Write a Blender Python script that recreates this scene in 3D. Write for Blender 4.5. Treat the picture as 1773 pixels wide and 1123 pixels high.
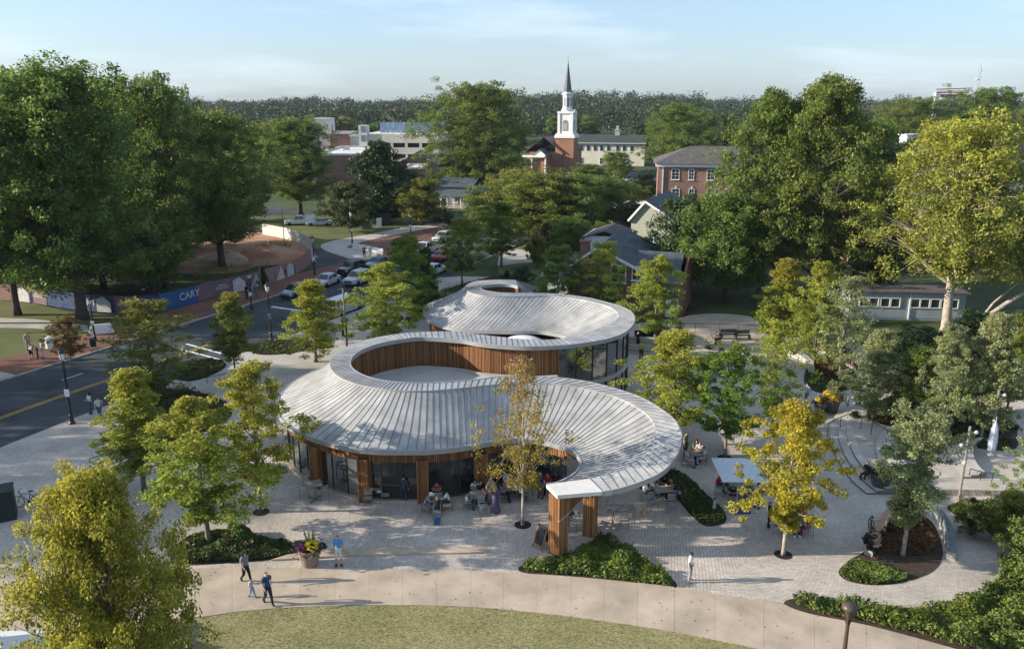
import bpy, math, random
import numpy as np
from mathutils import Vector, Matrix
from mathutils.geometry import tessellate_polygon

for _o in list(bpy.data.objects):
    bpy.data.objects.remove(_o)
S = bpy.context.scene
C = S.collection
R = math.radians
PI = math.pi
rnd = random.Random(7)

# ------------------------------------------------------------------ camera
FPX, CX, CY, CAMH, PITCH = 1430.0, 886.5, 561.5, 22.5, R(15.4)
cam_d = bpy.data.cameras.new('camera')
cam = bpy.data.objects.new('camera', cam_d)
C.objects.link(cam)
cam.location = (0, 0, CAMH)
cam.rotation_euler = (PI / 2 - PITCH, 0, 0)
cam_d.sensor_fit = 'HORIZONTAL'
cam_d.sensor_width = 36.0
cam_d.lens = 36.0 * FPX / 1773.0
cam_d.clip_start = 0.5
cam_d.clip_end = 6000
S.camera = cam

# ------------------------------------------------------------------ light
SUN_EL, SUN_AZ = R(17.5), R(1.5)      # sun low on the left, a touch behind the camera
W = bpy.data.worlds.new('World')
S.world = W
W.use_nodes = True
nt = W.node_tree
nt.nodes.clear()
n_out = nt.nodes.new('ShaderNodeOutputWorld')
n_bg = nt.nodes.new('ShaderNodeBackground')
n_sky = nt.nodes.new('ShaderNodeTexSky')
n_sky.sky_type = 'NISHITA'
n_sky.sun_disc = False
n_sky.sun_elevation = SUN_EL
n_sky.sun_rotation = R(270) - SUN_AZ
n_sky.altitude = 100
n_sky.air_density = 1.0
n_sky.dust_density = 0.9
n_sky.ozone_density = 4.0
n_bg.inputs['Strength'].default_value = 0.094
# thin high cirrus veil over the whole sky
n_tc = nt.nodes.new('ShaderNodeTexCoord')
n_map = nt.nodes.new('ShaderNodeMapping')
n_map.inputs['Scale'].default_value = (1.2, 1.2, 7.0)
n_noi = nt.nodes.new('ShaderNodeTexNoise')
n_noi.inputs['Scale'].default_value = 2.6
n_noi.inputs['Detail'].default_value = 7
n_noi.inputs['Roughness'].default_value = 0.62
n_rmp = nt.nodes.new('ShaderNodeMapRange')
n_rmp.inputs['From Min'].default_value = 0.50
n_rmp.inputs['From Max'].default_value = 0.74
n_rmp.inputs['To Min'].default_value = 0.32
n_rmp.inputs['To Max'].default_value = 0.70
n_mix = nt.nodes.new('ShaderNodeMixRGB')
n_mix.inputs['Color2'].default_value = (5.1, 6.0, 6.7, 1)
L_ = nt.links.new
L_(n_tc.outputs['Generated'], n_map.inputs['Vector'])
L_(n_map.outputs['Vector'], n_noi.inputs['Vector'])
L_(n_noi.outputs['Fac'], n_rmp.inputs['Value'])
L_(n_rmp.outputs['Result'], n_mix.inputs['Fac'])
n_tint = nt.nodes.new('ShaderNodeMixRGB'); n_tint.blend_type = 'MULTIPLY'; n_tint.inputs['Fac'].default_value = 1.0
n_tint.inputs['Color2'].default_value = (0.93, 0.99, 1.13, 1)      # cool white balance of the photograph
L_(n_sky.outputs['Color'], n_tint.inputs['Color1'])
L_(n_tint.outputs['Color'], n_mix.inputs['Color1'])
L_(n_mix.outputs['Color'], n_bg.inputs['Color'])
L_(n_bg.outputs['Background'], n_out.inputs['Surface'])

sun_d = bpy.data.lights.new('sun', 'SUN')
sun_d.energy = 5.0
sun_d.angle = R(0.5)
sun_d.color = (1.0, 0.89, 0.74)
sun = bpy.data.objects.new('sun', sun_d)
C.objects.link(sun)
_d = Vector((math.cos(SUN_AZ) * math.cos(SUN_EL), math.sin(SUN_AZ) * math.cos(SUN_EL), -math.sin(SUN_EL)))
sun.rotation_euler = _d.to_track_quat('-Z', 'Y').to_euler()
sun.location = (-80, 0, 60)

vs = S.view_settings
vs.view_transform = 'Standard'
vs.look = 'None'
vs.gamma = 1
vs.use_curve_mapping = False
vs.exposure = 0.97
S.cycles.max_bounces = 6
S.cycles.transparent_max_bounces = 10
S.cycles.diffuse_bounces = 3
S.cycles.glossy_bounces = 3
S.cycles.caustics_reflective = False
S.cycles.caustics_refractive = False
S.cycles.sample_clamp_indirect = 6

# ------------------------------------------------------------------ survey helpers (photo pixel + height -> place on the site)
_ct, _st = math.cos(PITCH), math.sin(PITCH)

def P(px, py, z=0.0):
    u = (px - CX) / FPX; w = (py - CY) / FPX
    t = (CAMH - z) / (_st + w * _ct)
    return Vector((u * t, (_ct - w * _st) * t, z))

def PY(px, py, Y):
    u = (px - CX) / FPX; w = (py - CY) / FPX
    t = Y / (_ct - w * _st)
    return Vector((u * t, Y, CAMH - (_st + w * _ct) * t))

def hsv_noise(seed):
    r = random.Random(seed)
    return r

# ------------------------------------------------------------------ materials
MATS = {}

def mat(name, col, rough=0.7, metal=0.0, var=0.12, scale=3.0, bump=0.0, bscale=30.0, spec=0.3, col2=None, objvar=0.0):
    if name in MATS:
        return MATS[name]
    m = bpy.data.materials.new(name); m.use_nodes = True
    t = m.node_tree; b = t.nodes['Principled BSDF']
    b.inputs['Roughness'].default_value = rough
    b.inputs['Metallic'].default_value = metal
    b.inputs['Specular IOR Level'].default_value = spec
    tc = t.nodes.new('ShaderNodeTexCoord')
    n = t.nodes.new('ShaderNodeTexNoise'); n.inputs['Scale'].default_value = scale
    n.inputs['Detail'].default_value = 5; n.inputs['Roughness'].default_value = 0.6
    t.links.new(tc.outputs['Object'], n.inputs['Vector'])
    mx = t.nodes.new('ShaderNodeMixRGB')
    c2 = col2 or tuple(min(1, c * (1 + var * 1.6)) for c in col)
    c1 = tuple(c * (1 - var * 1.6) for c in col) if col2 is None else col
    mx.inputs['Color1'].default_value = (*c1, 1); mx.inputs['Color2'].default_value = (*c2, 1)
    mr = t.nodes.new('ShaderNodeMapRange')
    mr.inputs['From Min'].default_value = 0.3; mr.inputs['From Max'].default_value = 0.7
    t.links.new(n.outputs['Fac'], mr.inputs['Value'])
    t.links.new(mr.outputs['Result'], mx.inputs['Fac'])
    last = mx.outputs['Color']
    if objvar:
        oi = t.nodes.new('ShaderNodeObjectInfo')
        hs = t.nodes.new('ShaderNodeHueSaturation')
        m2 = t.nodes.new('ShaderNodeMapRange')
        m2.inputs['To Min'].default_value = 1 - objvar; m2.inputs['To Max'].default_value = 1 + objvar
        t.links.new(oi.outputs['Random'], m2.inputs['Value'])
        t.links.new(m2.outputs['Result'], hs.inputs['Value'])
        t.links.new(last, hs.inputs['Color']); last = hs.outputs['Color']
    t.links.new(last, b.inputs['Base Color'])
    if bump:
        n2 = t.nodes.new('ShaderNodeTexNoise'); n2.inputs['Scale'].default_value = bscale
        n2.inputs['Detail'].default_value = 4
        t.links.new(tc.outputs['Object'], n2.inputs['Vector'])
        bp = t.nodes.new('ShaderNodeBump'); bp.inputs['Strength'].default_value = bump
        bp.inputs['Distance'].default_value = 0.05
        t.links.new(n2.outputs['Fac'], bp.inputs['Height'])
        t.links.new(bp.outputs['Normal'], b.inputs['Normal'])
    MATS[name] = m
    return m

def brick_mat(name, c1, c2, mortar, sx=0.22, sy=0.075, mort=0.012, rough=0.85, bump=0.35, warp=0.0, warp_scale=0.05, axis='XZ', big=0.25, seed=0.0, gap=0.5):
    """courses of small units; axis picks the plane they lie in; warp bends the courses gently"""
    if name in MATS:
        return MATS[name]
    m = bpy.data.materials.new(name); m.use_nodes = True
    t = m.node_tree; b = t.nodes['Principled BSDF']; lk = t.links.new
    b.inputs['Roughness'].default_value = rough
    b.inputs['Specular IOR Level'].default_value = 0.25
    tc = t.nodes.new('ShaderNodeTexCoord')
    vec = tc.outputs['Object']
    if warp:
        wn = t.nodes.new('ShaderNodeTexNoise'); wn.inputs['Scale'].default_value = warp_scale
        wn.inputs['Detail'].default_value = 0
        lk(vec, wn.inputs['Vector'])
        sb = t.nodes.new('ShaderNodeVectorMath'); sb.operation = 'SUBTRACT'; sb.inputs[1].default_value = (.5, .5, .5)
        lk(wn.outputs['Color'], sb.inputs[0])
        sc = t.nodes.new('ShaderNodeVectorMath'); sc.operation = 'SCALE'; sc.inputs['Scale'].default_value = warp
        lk(sb.outputs[0], sc.inputs[0])
        ad = t.nodes.new('ShaderNodeVectorMath'); ad.operation = 'ADD'
        lk(vec, ad.inputs[0]); lk(sc.outputs[0], ad.inputs[1]); vec = ad.outputs[0]
    sep = t.nodes.new('ShaderNodeSeparateXYZ'); lk(vec, sep.inputs[0])
    comb = t.nodes.new('ShaderNodeCombineXYZ')
    if axis == 'XZ':
        add = t.nodes.new('ShaderNodeMath'); lk(sep.outputs['X'], add.inputs[0]); lk(sep.outputs['Y'], add.inputs[1])
        lk(add.outputs[0], comb.inputs['X']); lk(sep.outputs['Z'], comb.inputs['Y'])
    elif axis == 'YX':
        lk(sep.outputs['Y'], comb.inputs['X']); lk(sep.outputs['X'], comb.inputs['Y'])
    else:
        lk(sep.outputs['X'], comb.inputs['X']); lk(sep.outputs['Y'], comb.inputs['Y'])
    br = t.nodes.new('ShaderNodeTexBrick')
    br.offset = gap
    br.inputs['Scale'].default_value = 1.0
    br.inputs['Brick Width'].default_value = sx; br.inputs['Row Height'].default_value = sy
    br.inputs['Mortar Size'].default_value = mort; br.inputs['Mortar Smooth'].default_value = 0.3
    br.inputs['Bias'].default_value = 0.0
    br.inputs['Color1'].default_value = (*c1, 1); br.inputs['Color2'].default_value = (*c2, 1); br.inputs['Mortar'].default_value = (*mortar, 1)
    lk(comb.outputs[0], br.inputs['Vector'])
    nz = t.nodes.new('ShaderNodeTexNoise'); nz.inputs['Scale'].default_value = big; nz.inputs['Detail'].default_value = 6
    lk(tc.outputs['Object'], nz.inputs['Vector'])
    mr = t.nodes.new('ShaderNodeMapRange'); mr.inputs['From Min'].default_value = .3; mr.inputs['From Max'].default_value = .7
    mr.inputs['To Min'].default_value = 0.78; mr.inputs['To Max'].default_value = 1.18
    lk(nz.outputs['Fac'], mr.inputs['Value'])
    hs = t.nodes.new('ShaderNodeHueSaturation'); lk(br.outputs['Color'], hs.inputs['Color']); lk(mr.outputs['Result'], hs.inputs['Value'])
    lk(hs.outputs['Color'], b.inputs['Base Color'])
    if bump:
        bp = t.nodes.new('ShaderNodeBump'); bp.inputs['Strength'].default_value = bump; bp.inputs['Distance'].default_value = 0.02
        bp.invert = True
        lk(br.outputs['Fac'], bp.inputs['Height']); lk(bp.outputs['Normal'], b.inputs['Normal'])
    MATS[name] = m
    return m

def leaf_mat(name, cols, top=None, trans=0.48, topstart=0.55, clump=0.35):
    """cols: four leaf colours picked leaf by leaf; top: autumn colour the upper twigs have turned to"""
    if name in MATS:
        return MATS[name]
    m = bpy.data.materials.new(name); m.use_nodes = True
    t = m.node_tree; lk = t.links.new
    b = t.nodes['Principled BSDF']; out = t.nodes['Material Output']
    b.inputs['Roughness'].default_value = 0.55; b.inputs['Specular IOR Level'].default_value = 0.25
    ge = t.nodes.new('ShaderNodeNewGeometry')
    rp = t.nodes.new('ShaderNodeValToRGB'); rp.color_ramp.interpolation = 'LINEAR'
    e = rp.color_ramp.elements
    e[0].position = 0.0; e[0].color = (*cols[0], 1); e[1].position = 1.0; e[1].color = (*cols[-1], 1)
    for i, c in enumerate(cols[1:-1]):
        x = e.new((i + 1) / (len(cols) - 1)); x.color = (*c, 1)
    lk(ge.outputs['Random Per Island'], rp.inputs['Fac'])
    last = rp.outputs['Color']
    tc = t.nodes.new('ShaderNodeTexCoord')
    nz = t.nodes.new('ShaderNodeTexNoise'); nz.inputs['Scale'].default_value = 0.55; nz.inputs['Detail'].default_value = 3
    lk(tc.outputs['Object'], nz.inputs['Vector'])
    oi = t.nodes.new('ShaderNodeObjectInfo')
    if top:
        sp = t.nodes.new('ShaderNodeSeparateXYZ'); lk(tc.outputs['Generated'], sp.inputs[0])
        ad = t.nodes.new('ShaderNodeMath'); ad.operation = 'MULTIPLY_ADD'; ad.inputs[1].default_value = 0.9; 
        lk(nz.outputs['Fac'], ad.inputs[0]); lk(sp.outputs['Z'], ad.inputs[2])
        ad2 = t.nodes.new('ShaderNodeMath'); ad2.operation = 'MULTIPLY_ADD'; ad2.inputs[1].default_value = 0.35
        lk(ge.outputs['Random Per Island'], ad2.inputs[0]); lk(ad.outputs[0], ad2.inputs[2])
        mr = t.nodes.new('ShaderNodeMapRange'); mr.inputs['From Min'].default_value = topstart + 0.5; mr.inputs['From Max'].default_value = topstart + 1.25; mr.inputs['To Max'].default_value = 0.85
        lk(ad2.outputs[0], mr.inputs['Value'])
        mx = t.nodes.new('ShaderNodeMixRGB'); mx.inputs['Color2'].default_value = (*top, 1)
        lk(mr.outputs['Result'], mx.inputs['Fac']); lk(last, mx.inputs['Color1']); last = mx.outputs['Color']
    hs = t.nodes.new('ShaderNodeHueSaturation')
    m2 = t.nodes.new('ShaderNodeMapRange'); m2.inputs['From Min'].default_value = .3; m2.inputs['From Max'].default_value = .7
    m2.inputs['To Min'].default_value = 1 - clump; m2.inputs['To Max'].default_value = 1 + clump
    lk(nz.outputs['Fac'], m2.inputs['Value']); lk(m2.outputs['Result'], hs.inputs['Value'])
    m3 = t.nodes.new('ShaderNodeMapRange'); m3.inputs['To Min'].default_value = 0.485; m3.inputs['To Max'].default_value = 0.515
    lk(oi.outputs['Random'], m3.inputs['Value']); lk(m3.outputs['Result'], hs.inputs['Hue'])
    lk(last, hs.inputs['Color']); last = hs.outputs['Color']
    lk(last, b.inputs['Base Color'])
    tr = t.nodes.new('ShaderNodeBsdfTranslucent'); lk(last, tr.inputs['Color'])
    ms = t.nodes.new('ShaderNodeMixShader'); ms.inputs['Fac'].default_value = trans
    lk(b.outputs[0], ms.inputs[1]); lk(tr.outputs[0], ms.inputs[2]); lk(ms.outputs[0], out.inputs['Surface'])
    MATS[name] = m
    return m

def glass_mat(name, tint=(0.55, 0.62, 0.62), refl=0.22, opac=0.25, col=(0.02, 0.03, 0.03)):
    if name in MATS:
        return MATS[name]
    m = bpy.data.materials.new(name); m.use_nodes = True
    t = m.node_tree; lk = t.links.new; out = t.nodes['Material Output']
    b = t.nodes['Principled BSDF']; b.inputs['Base Color'].default_value = (*col, 1); b.inputs['Roughness'].default_value = 0.05
    b.inputs['Specular IOR Level'].default_value = 0.6
    tp = t.nodes.new('ShaderNodeBsdfTransparent'); tp.inputs['Color'].default_value = (*tint, 1)
    gl = t.nodes.new('ShaderNodeBsdfGlossy'); gl.inputs['Roughness'].default_value = 0.02
    gl.inputs['Color'].default_value = (.9, .95, .95, 1)
    fr = t.nodes.new('ShaderNodeLayerWeight'); fr.inputs['Blend'].default_value = 0.35
    m1 = t.nodes.new('ShaderNodeMixShader'); m1.inputs['Fac'].default_value = opac
    lk(tp.outputs[0], m1.inputs[1]); lk(b.outputs[0], m1.inputs[2])
    ma = t.nodes.new('ShaderNodeMath'); ma.operation = 'MULTIPLY_ADD'; ma.inputs[1].default_value = 0.35; ma.inputs[2].default_value = refl
    lk(fr.outputs['Fresnel'], ma.inputs[0])
    m2 = t.nodes.new('ShaderNodeMixShader'); lk(ma.outputs[0], m2.inputs['Fac'])
    lk(m1.outputs[0], m2.inputs[1]); lk(gl.outputs[0], m2.inputs[2]); lk(m2.outputs[0], out.inputs['Surface'])
    MATS[name] = m
    return m

# ------------------------------------------------------------------ mesh helpers
def np_mesh(name, V, F, mats=(), midx=None, smooth=False):
    """V (n,3) floats, F (m,k) ints all of one size k"""
    V = np.asarray(V, np.float32); F = np.asarray(F, np.int32)
    me = bpy.data.meshes.new(name)
    k = F.shape[1]
    me.vertices.add(len(V)); me.vertices.foreach_set('co', V.ravel())
    me.loops.add(F.size); me.loops.foreach_set('vertex_index', F.ravel())
    me.polygons.add(len(F)); me.polygons.foreach_set('loop_start', np.arange(0, F.size, k, dtype=np.int32))
    me.polygons.foreach_set('loop_total', np.full(len(F), k, np.int32))
    if midx is not None:
        me.polygons.foreach_set('material_index', np.asarray(midx, np.int32))
    if smooth:
        me.polygons.foreach_set('use_smooth', np.ones(len(F), bool))
    for m in mats:
        me.materials.append(m)
    me.update(calc_edges=True)
    return me

def link(name, me, parent=None, loc=(0, 0, 0), rz=0.0):
    o = bpy.data.objects.new(name, me); C.objects.link(o)
    if parent is not None:
        o.parent = parent
    o.location = loc
    if rz:
        o.rotation_euler = (0, 0, rz)
    return o

class MB:
    def __init__(s):
        s.v = []; s.f = []; s.m = []
    def add(s, vs, fs, mi=0):
        b = len(s.v); s.v.extend([tuple(v) for v in vs])
        for f in fs:
            s.f.append(tuple(i + b for i in f)); s.m.append(mi)
        return s
    def box(s, c, d, rz=0.0, mi=0, rx=0.0, ry=0.0, taper=1.0):
        hx, hy, hz = d[0] / 2, d[1] / 2, d[2] / 2
        M = Matrix.Translation(c) @ Matrix.Rotation(rz, 4, 'Z') @ Matrix.Rotation(ry, 4, 'Y') @ Matrix.Rotation(rx, 4, 'X')
        vs = []
        for z in (-1, 1):
            k = taper if z > 0 else 1
            for x, y in ((-1, -1), (1, -1), (1, 1), (-1, 1)):
                vs.append(M @ Vector((x * hx * k, y * hy * k, z * hz)))
        return s.add(vs, [(3, 2, 1, 0), (4, 5, 6, 7), (0, 1, 5, 4), (1, 2, 6, 5), (2, 3, 7, 6), (3, 0, 4, 7)], mi)
    def bar(s, a, b, w, h=None, mi=0):
        a = Vector(a); b = Vector(b); d = b - a
        L = d.length
        if L < 1e-6:
            return s
        q = d.to_track_quat('X', 'Z')
        h = h or w
        vs = []
        for x in (0, L):
            for y, z in ((-1, -1), (1, -1), (1, 1), (-1, 1)):
                vs.append(a + q @ Vector((x, y * w / 2, z * h / 2)))
        return s.add(vs, [(0, 1, 2, 3), (7, 6, 5, 4), (0, 4, 5, 1), (1, 5, 6, 2), (2, 6, 7, 3), (3, 7, 4, 0)], mi)
    def tube(s, pts, rad, seg=6, mi=0, cap=True):
        pts = [Vector(p) for p in pts]; n = len(pts)
        if not hasattr(rad, '__len__'):
            rad = [rad] * n
        b = len(s.v); ref = None
        for i, p in enumerate(pts):
            d = (pts[min(i + 1, n - 1)] - pts[max(i - 1, 0)])
            d.normalize()
            if ref is None:
                ref = d.orthogonal().normalized()
            ref = (ref - d * ref.dot(d))
            if ref.length < 1e-5:
                ref = d.orthogonal()
            ref.normalize()
            bi = d.cross(ref)
            for k in range(seg):
                a = 2 * PI * k / seg
                s.v.append(tuple(p + (ref * math.cos(a) + bi * math.sin(a)) * rad[i]))
        for i in range(n - 1):
            for k in range(seg):
                k2 = (k + 1) % seg
                s.f.append((b + i * seg + k, b + i * seg + k2, b + (i + 1) * seg + k2, b + (i + 1) * seg + k)); s.m.append(mi)
        if cap:
            s.f.append(tuple(b + k for k in reversed(range(seg)))); s.m.append(mi)
            s.f.append(tuple(b + (n - 1) * seg + k for k in range(seg))); s.m.append(mi)
        return s
    def lathe(s, prof, seg=12, c=(0, 0, 0), mi=0, axis='Z', cap=True):
        b = len(s.v); c = Vector(c)
        for r, z in prof:
            for k in range(seg):
                a = 2 * PI * k / seg
                if axis == 'Z':
                    p = Vector((r * math.cos(a), r * math.sin(a), z))
                elif axis == 'Y':
                    p = Vector((r * math.cos(a), z, r * math.sin(a)))
                else:
                    p = Vector((z, r * math.cos(a), r * math.sin(a)))
                s.v.append(tuple(c + p))
        for i in range(len(prof) - 1):
            for k in range(seg):
                k2 = (k + 1) % seg
                s.f.append((b + i * seg + k, b + i * seg + k2, b + (i + 1) * seg + k2, b + (i + 1) * seg + k)); s.m.append(mi)
        if cap:
            s.f.append(tuple(b + k for k in reversed(range(seg)))); s.m.append(mi)
            e = b + (len(prof) - 1) * seg
            s.f.append(tuple(e + k for k in range(seg))); s.m.append(mi)
        return s
    def prism(s, poly, z0, z1, mi=0, ends=(True, True)):
        poly = [tuple(p[:2]) for p in poly]; n = len(poly)
        A = sum(poly[i][0] * poly[(i + 1) % n][1] - poly[(i + 1) % n][0] * poly[i][1] for i in range(n))
        if A < 0:
            poly.reverse()
        tri = tessellate_polygon([[Vector((x, y, 0)) for x, y in poly]])
        b = len(s.v)
        s.v.extend([(x, y, z0) for x, y in poly]); s.v.extend([(x, y, z1) for x, y in poly])
        for i in range(n):
            j = (i + 1) % n
            s.f.append((b + i, b + j, b + n + j, b + n + i)); s.m.append(mi)
        for t in tri:
            a, c_, d = (Vector((*poly[i], 0)) for i in t)
            up = (c_ - a).cross(d - a).z > 0
            t = t if up else tuple(reversed(t))
            if ends[1]:
                s.f.append(tuple(b + n + i for i in t)); s.m.append(mi)
            if ends[0]:
                s.f.append(tuple(b + i for i in reversed(t))); s.m.append(mi)
        return s
    def grid(s, rows, mi=0, flip=False):
        """rows: list of equally long point lists"""
        b = len(s.v); w = len(rows[0])
        for r in rows:
            s.v.extend([tuple(p) for p in r])
        for i in range(len(rows) - 1):
            for j in range(w - 1):
                q = (b + i * w + j, b + i * w + j + 1, b + (i + 1) * w + j + 1, b + (i + 1) * w + j)
                s.f.append(tuple(reversed(q)) if flip else q); s.m.append(mi)
        return s
    def mesh(s, name, mats, smooth=False, origin=None):
        me = bpy.data.meshes.new(name)
        v = s.v
        if origin is not None:
            ox, oy, oz = origin
            v = [(x - ox, y - oy, z - oz) for x, y, z in v]
        me.from_pydata(v, [], s.f)
        if not isinstance(mats, (list, tuple)):
            mats = [mats]
        for m in mats:
            me.materials.append(m)
        if len(mats) > 1:
            me.polygons.foreach_set('material_index', s.m)
        if smooth:
            me.polygons.foreach_set('use_smooth', [True] * len(s.f))
        me.update()
        return me
    def obj(s, name, mats, parent=None, smooth=False, origin=None, loc=(0, 0, 0), rz=0.0):
        return link(name, s.mesh(name, mats, smooth, origin), parent, loc, rz)

USED_LABELS = set()

def tag(o, label=None, cat=None, group=None, kind=None):
    if label: o['label'] = label
    if cat: o['category'] = cat
    if group: o['group'] = group
    if kind: o['kind'] = kind
    return o

def thing(name, label, cat, loc=(0, 0, 0), rz=0.0, group=None, scale=None):
    o = bpy.data.objects.new(name, None); C.objects.link(o)
    o.empty_display_size = 0.3
    o.location = loc; o.rotation_euler = (0, 0, rz)
    if scale is not None:
        o.scale = scale if hasattr(scale, '__len__') else (scale,) * 3
    return tag(o, label, cat, group)

KIDS = {}
def dup(root, loc, rz, label, group=None, scale=None, mats=None):
    """a copy of a thing with copies of its parts and sub-parts, mesh data shared"""
    r = root.copy(); C.objects.link(r)
    r.location = loc; r.rotation_euler = (0, 0, rz)
    if scale is not None:
        r.scale = scale if hasattr(scale, '__len__') else (scale,) * 3
    tag(r, label, None, group)
    key = root.name
    if key not in KIDS:
        KIDS[key] = [(c, list(c.children)) for c in root.children]
    for ch, subs in KIDS[key]:
        c = ch.copy(); C.objects.link(c); c.parent = r
        for g in subs:
            d = g.copy(); C.objects.link(d); d.parent = c
    return r

def cr(pts, n=8, closed=False):
    """Catmull-Rom through points, n samples per span"""
    pts = [Vector(p) for p in pts]; m = len(pts); out = []
    rng = range(m if closed else m - 1)
    for i in rng:
        if closed:
            p0, p1, p2, p3 = pts[i - 1], pts[i], pts[(i + 1) % m], pts[(i + 2) % m]
        else:
            p1, p2 = pts[i], pts[i + 1]
            p0 = pts[i - 1] if i > 0 else p1 + (p1 - p2)
            p3 = pts[i + 2] if i + 2 < m else p2 + (p2 - p1)
        for k in range(n):
            t = k / n
            out.append(0.5 * ((2 * p1) + (p2 - p0) * t + (2 * p0 - 5 * p1 + 4 * p2 - p3) * t * t + (3 * p1 - p0 - 3 * p2 + p3) * t ** 3))
    if not closed:
        out.append(pts[-1].copy())
    return out

def pxpoly(pts, z=0.0, n=6, smooth=True):
    w = [P(x, y, z) for x, y in pts]
    return cr(w, n, True) if smooth else w

def sheet(name, poly, z, m, kind='structure', edge=0.3):
    b = MB(); b.prism([(p[0], p[1]) for p in poly], z - edge, z)
    o = b.obj(name, m)
    tag(o, None, None, None, kind)
    return o

def resample(pts, step):
    pts = [Vector(p) for p in pts]
    d = [0.0]
    for i in range(1, len(pts)):
        d.append(d[-1] + (pts[i] - pts[i - 1]).length)
    n = max(1, round(d[-1] / step)); out = []; j = 0
    for k in range(n + 1):
        t = d[-1] * k / n
        while j < len(d) - 2 and d[j + 1] < t:
            j += 1
        f = (t - d[j]) / max(1e-9, d[j + 1] - d[j])
        out.append(pts[j].lerp(pts[j + 1], min(1, max(0, f))))
    return out

def strip(name, line, w0, w1, z, m, step=None):
    """flat painted strip between two sideways offsets of a line"""
    line = [Vector((p[0], p[1], 0)) for p in line]
    a = []; c = []
    for i, p in enumerate(line):
        d = (line[min(i + 1, len(line) - 1)] - line[max(i - 1, 0)]).normalized()
        nrm = Vector((-d.y, d.x, 0))
        a.append(tuple(p + nrm * w0 + Vector((0, 0, z)))); c.append(tuple(p + nrm * w1 + Vector((0, 0, z))))
    b = MB(); b.grid([a, c], flip=(w1 < w0) is False)
    return b

def offset(line, w):
    line = [Vector((p[0], p[1], 0)) for p in line]; out = []
    for i, p in enumerate(line):
        d = (line[min(i + 1, len(line) - 1)] - line[max(i - 1, 0)]).normalized()
        out.append(p + Vector((-d.y, d.x, 0)) * w)
    return out
# ================================================================== GROUND AND PAVING
M_grass = mat('grass_far', (0.045, 0.065, 0.018), 0.9, var=0.3, scale=0.15, bump=0.5, bscale=6)
M_lawn = mat('lawn_turf', (0.25, 0.235, 0.10), 0.95, scale=0.4, bump=0.25, bscale=140, col2=(0.37, 0.32, 0.16))
M_lawn2 = mat('street_lawn', (0.075, 0.10, 0.026), 0.95, scale=0.3, bump=0.6, bscale=20, col2=(0.14, 0.145, 0.05))
M_asph = mat('asphalt', (0.052, 0.062, 0.068), 0.85, var=0.32, scale=0.22, bump=0.15, bscale=60)
M_conc = mat('concrete', (0.42, 0.345, 0.265), 0.85, var=0.16, scale=0.45, bump=0.12, bscale=40, objvar=0.035)
M_conc2 = mat('pale_concrete', (0.42, 0.40, 0.36), 0.85, var=0.12, scale=0.5, bump=0.1, bscale=40)
M_kerb = mat('kerb_stone', (0.38, 0.37, 0.34), 0.85, var=0.15, scale=2)
M_cob = brick_mat('stone_setts', (0.56, 0.50, 0.435), (0.42, 0.375, 0.33), (0.31, 0.28, 0.25), 0.22, 0.11, 0.012, 0.85, 0.3, warp=9.0, warp_scale=0.045, axis='YX', big=0.35)
M_cob2 = brick_mat('loop_setts', (0.57, 0.51, 0.44), (0.43, 0.385, 0.335), (0.32, 0.29, 0.255), 0.22, 0.11, 0.012, 0.85, 0.3, warp=14.0, warp_scale=0.05, axis='XY', big=0.3)
M_bwalk = brick_mat('brick_paving', (0.24, 0.105, 0.07), (0.17, 0.075, 0.055), (0.12, 0.09, 0.075), 0.2, 0.1, 0.01, 0.9, 0.3, warp=0.6, warp_scale=0.2, axis='XY')
M_yel = mat('yellow_paint', (0.55, 0.36, 0.06), 0.7, var=0.2, scale=4)
M_wht = mat('white_road_paint', (0.68, 0.68, 0.66), 0.7, var=0.2, scale=4)
M_soil = mat('mulch', (0.055, 0.038, 0.027), 0.95, var=0.35, scale=6, bump=0.8, bscale=30)
M_redclay = mat('red_clay', (0.34, 0.13, 0.06), 0.95, scale=0.25, bump=0.7, bscale=3, col2=(0.40, 0.27, 0.18))

# terrain: flat town, low wooded rise far behind
def terrain_z(x, y):
    d = math.hypot(x, y)
    t = min(1, max(0, (d - 420) / 700))
    t = t * t * (3 - 2 * t)
    t *= 1 - 1.5 * min(1, max(0, (d - 1000) / 600))
    return -0.17 + t * (8.5 + 2.5 * math.sin(x * 0.006 + 1.2) + 1.5 * math.sin(x * 0.017))
_rad = [0, 40, 80, 120, 170, 230, 300, 380, 460, 540, 620, 700, 800, 950, 1150, 1500, 2200, 3200]
_b = MB(); _rows = []
for _r in _rad:
    _rows.append([(_r * math.cos(2 * PI * k / 96), _r * math.sin(2 * PI * k / 96), terrain_z(_r * math.cos(2 * PI * k / 96), _r * math.sin(2 * PI * k / 96))) for k in range(97)])
_b.grid(_rows)
tag(_b.obj('ground', M_grass, smooth=True), kind='structure')

CL = [(-48, 30), (-44, 41), (-39.5, 51.5), (-35.5, 60.7), (-32.9, 66), (-25.8, 81), (-18.8, 96), (-13.5, 108), (-7, 124), (2.5, 148), (14, 180), (30, 222), (48, 270)]
CLc = resample(cr([(x, y, 0) for x, y in CL], 10), 1.0)
ROADZ = -0.125
near = offset(CLc, -5.2); far = offset(CLc, 7.6)
far = [p if p.y < 104 else p.lerp(CLc[i], min(0.32, (p.y - 104) * 0.02)) for i, p in enumerate(far)]
_b = MB()
_b.grid([[(p.x, p.y, ROADZ) for p in near], [(p.x, p.y, ROADZ) for p in far]])
tag(_b.obj('main_street', M_asph), kind='structure')
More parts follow.
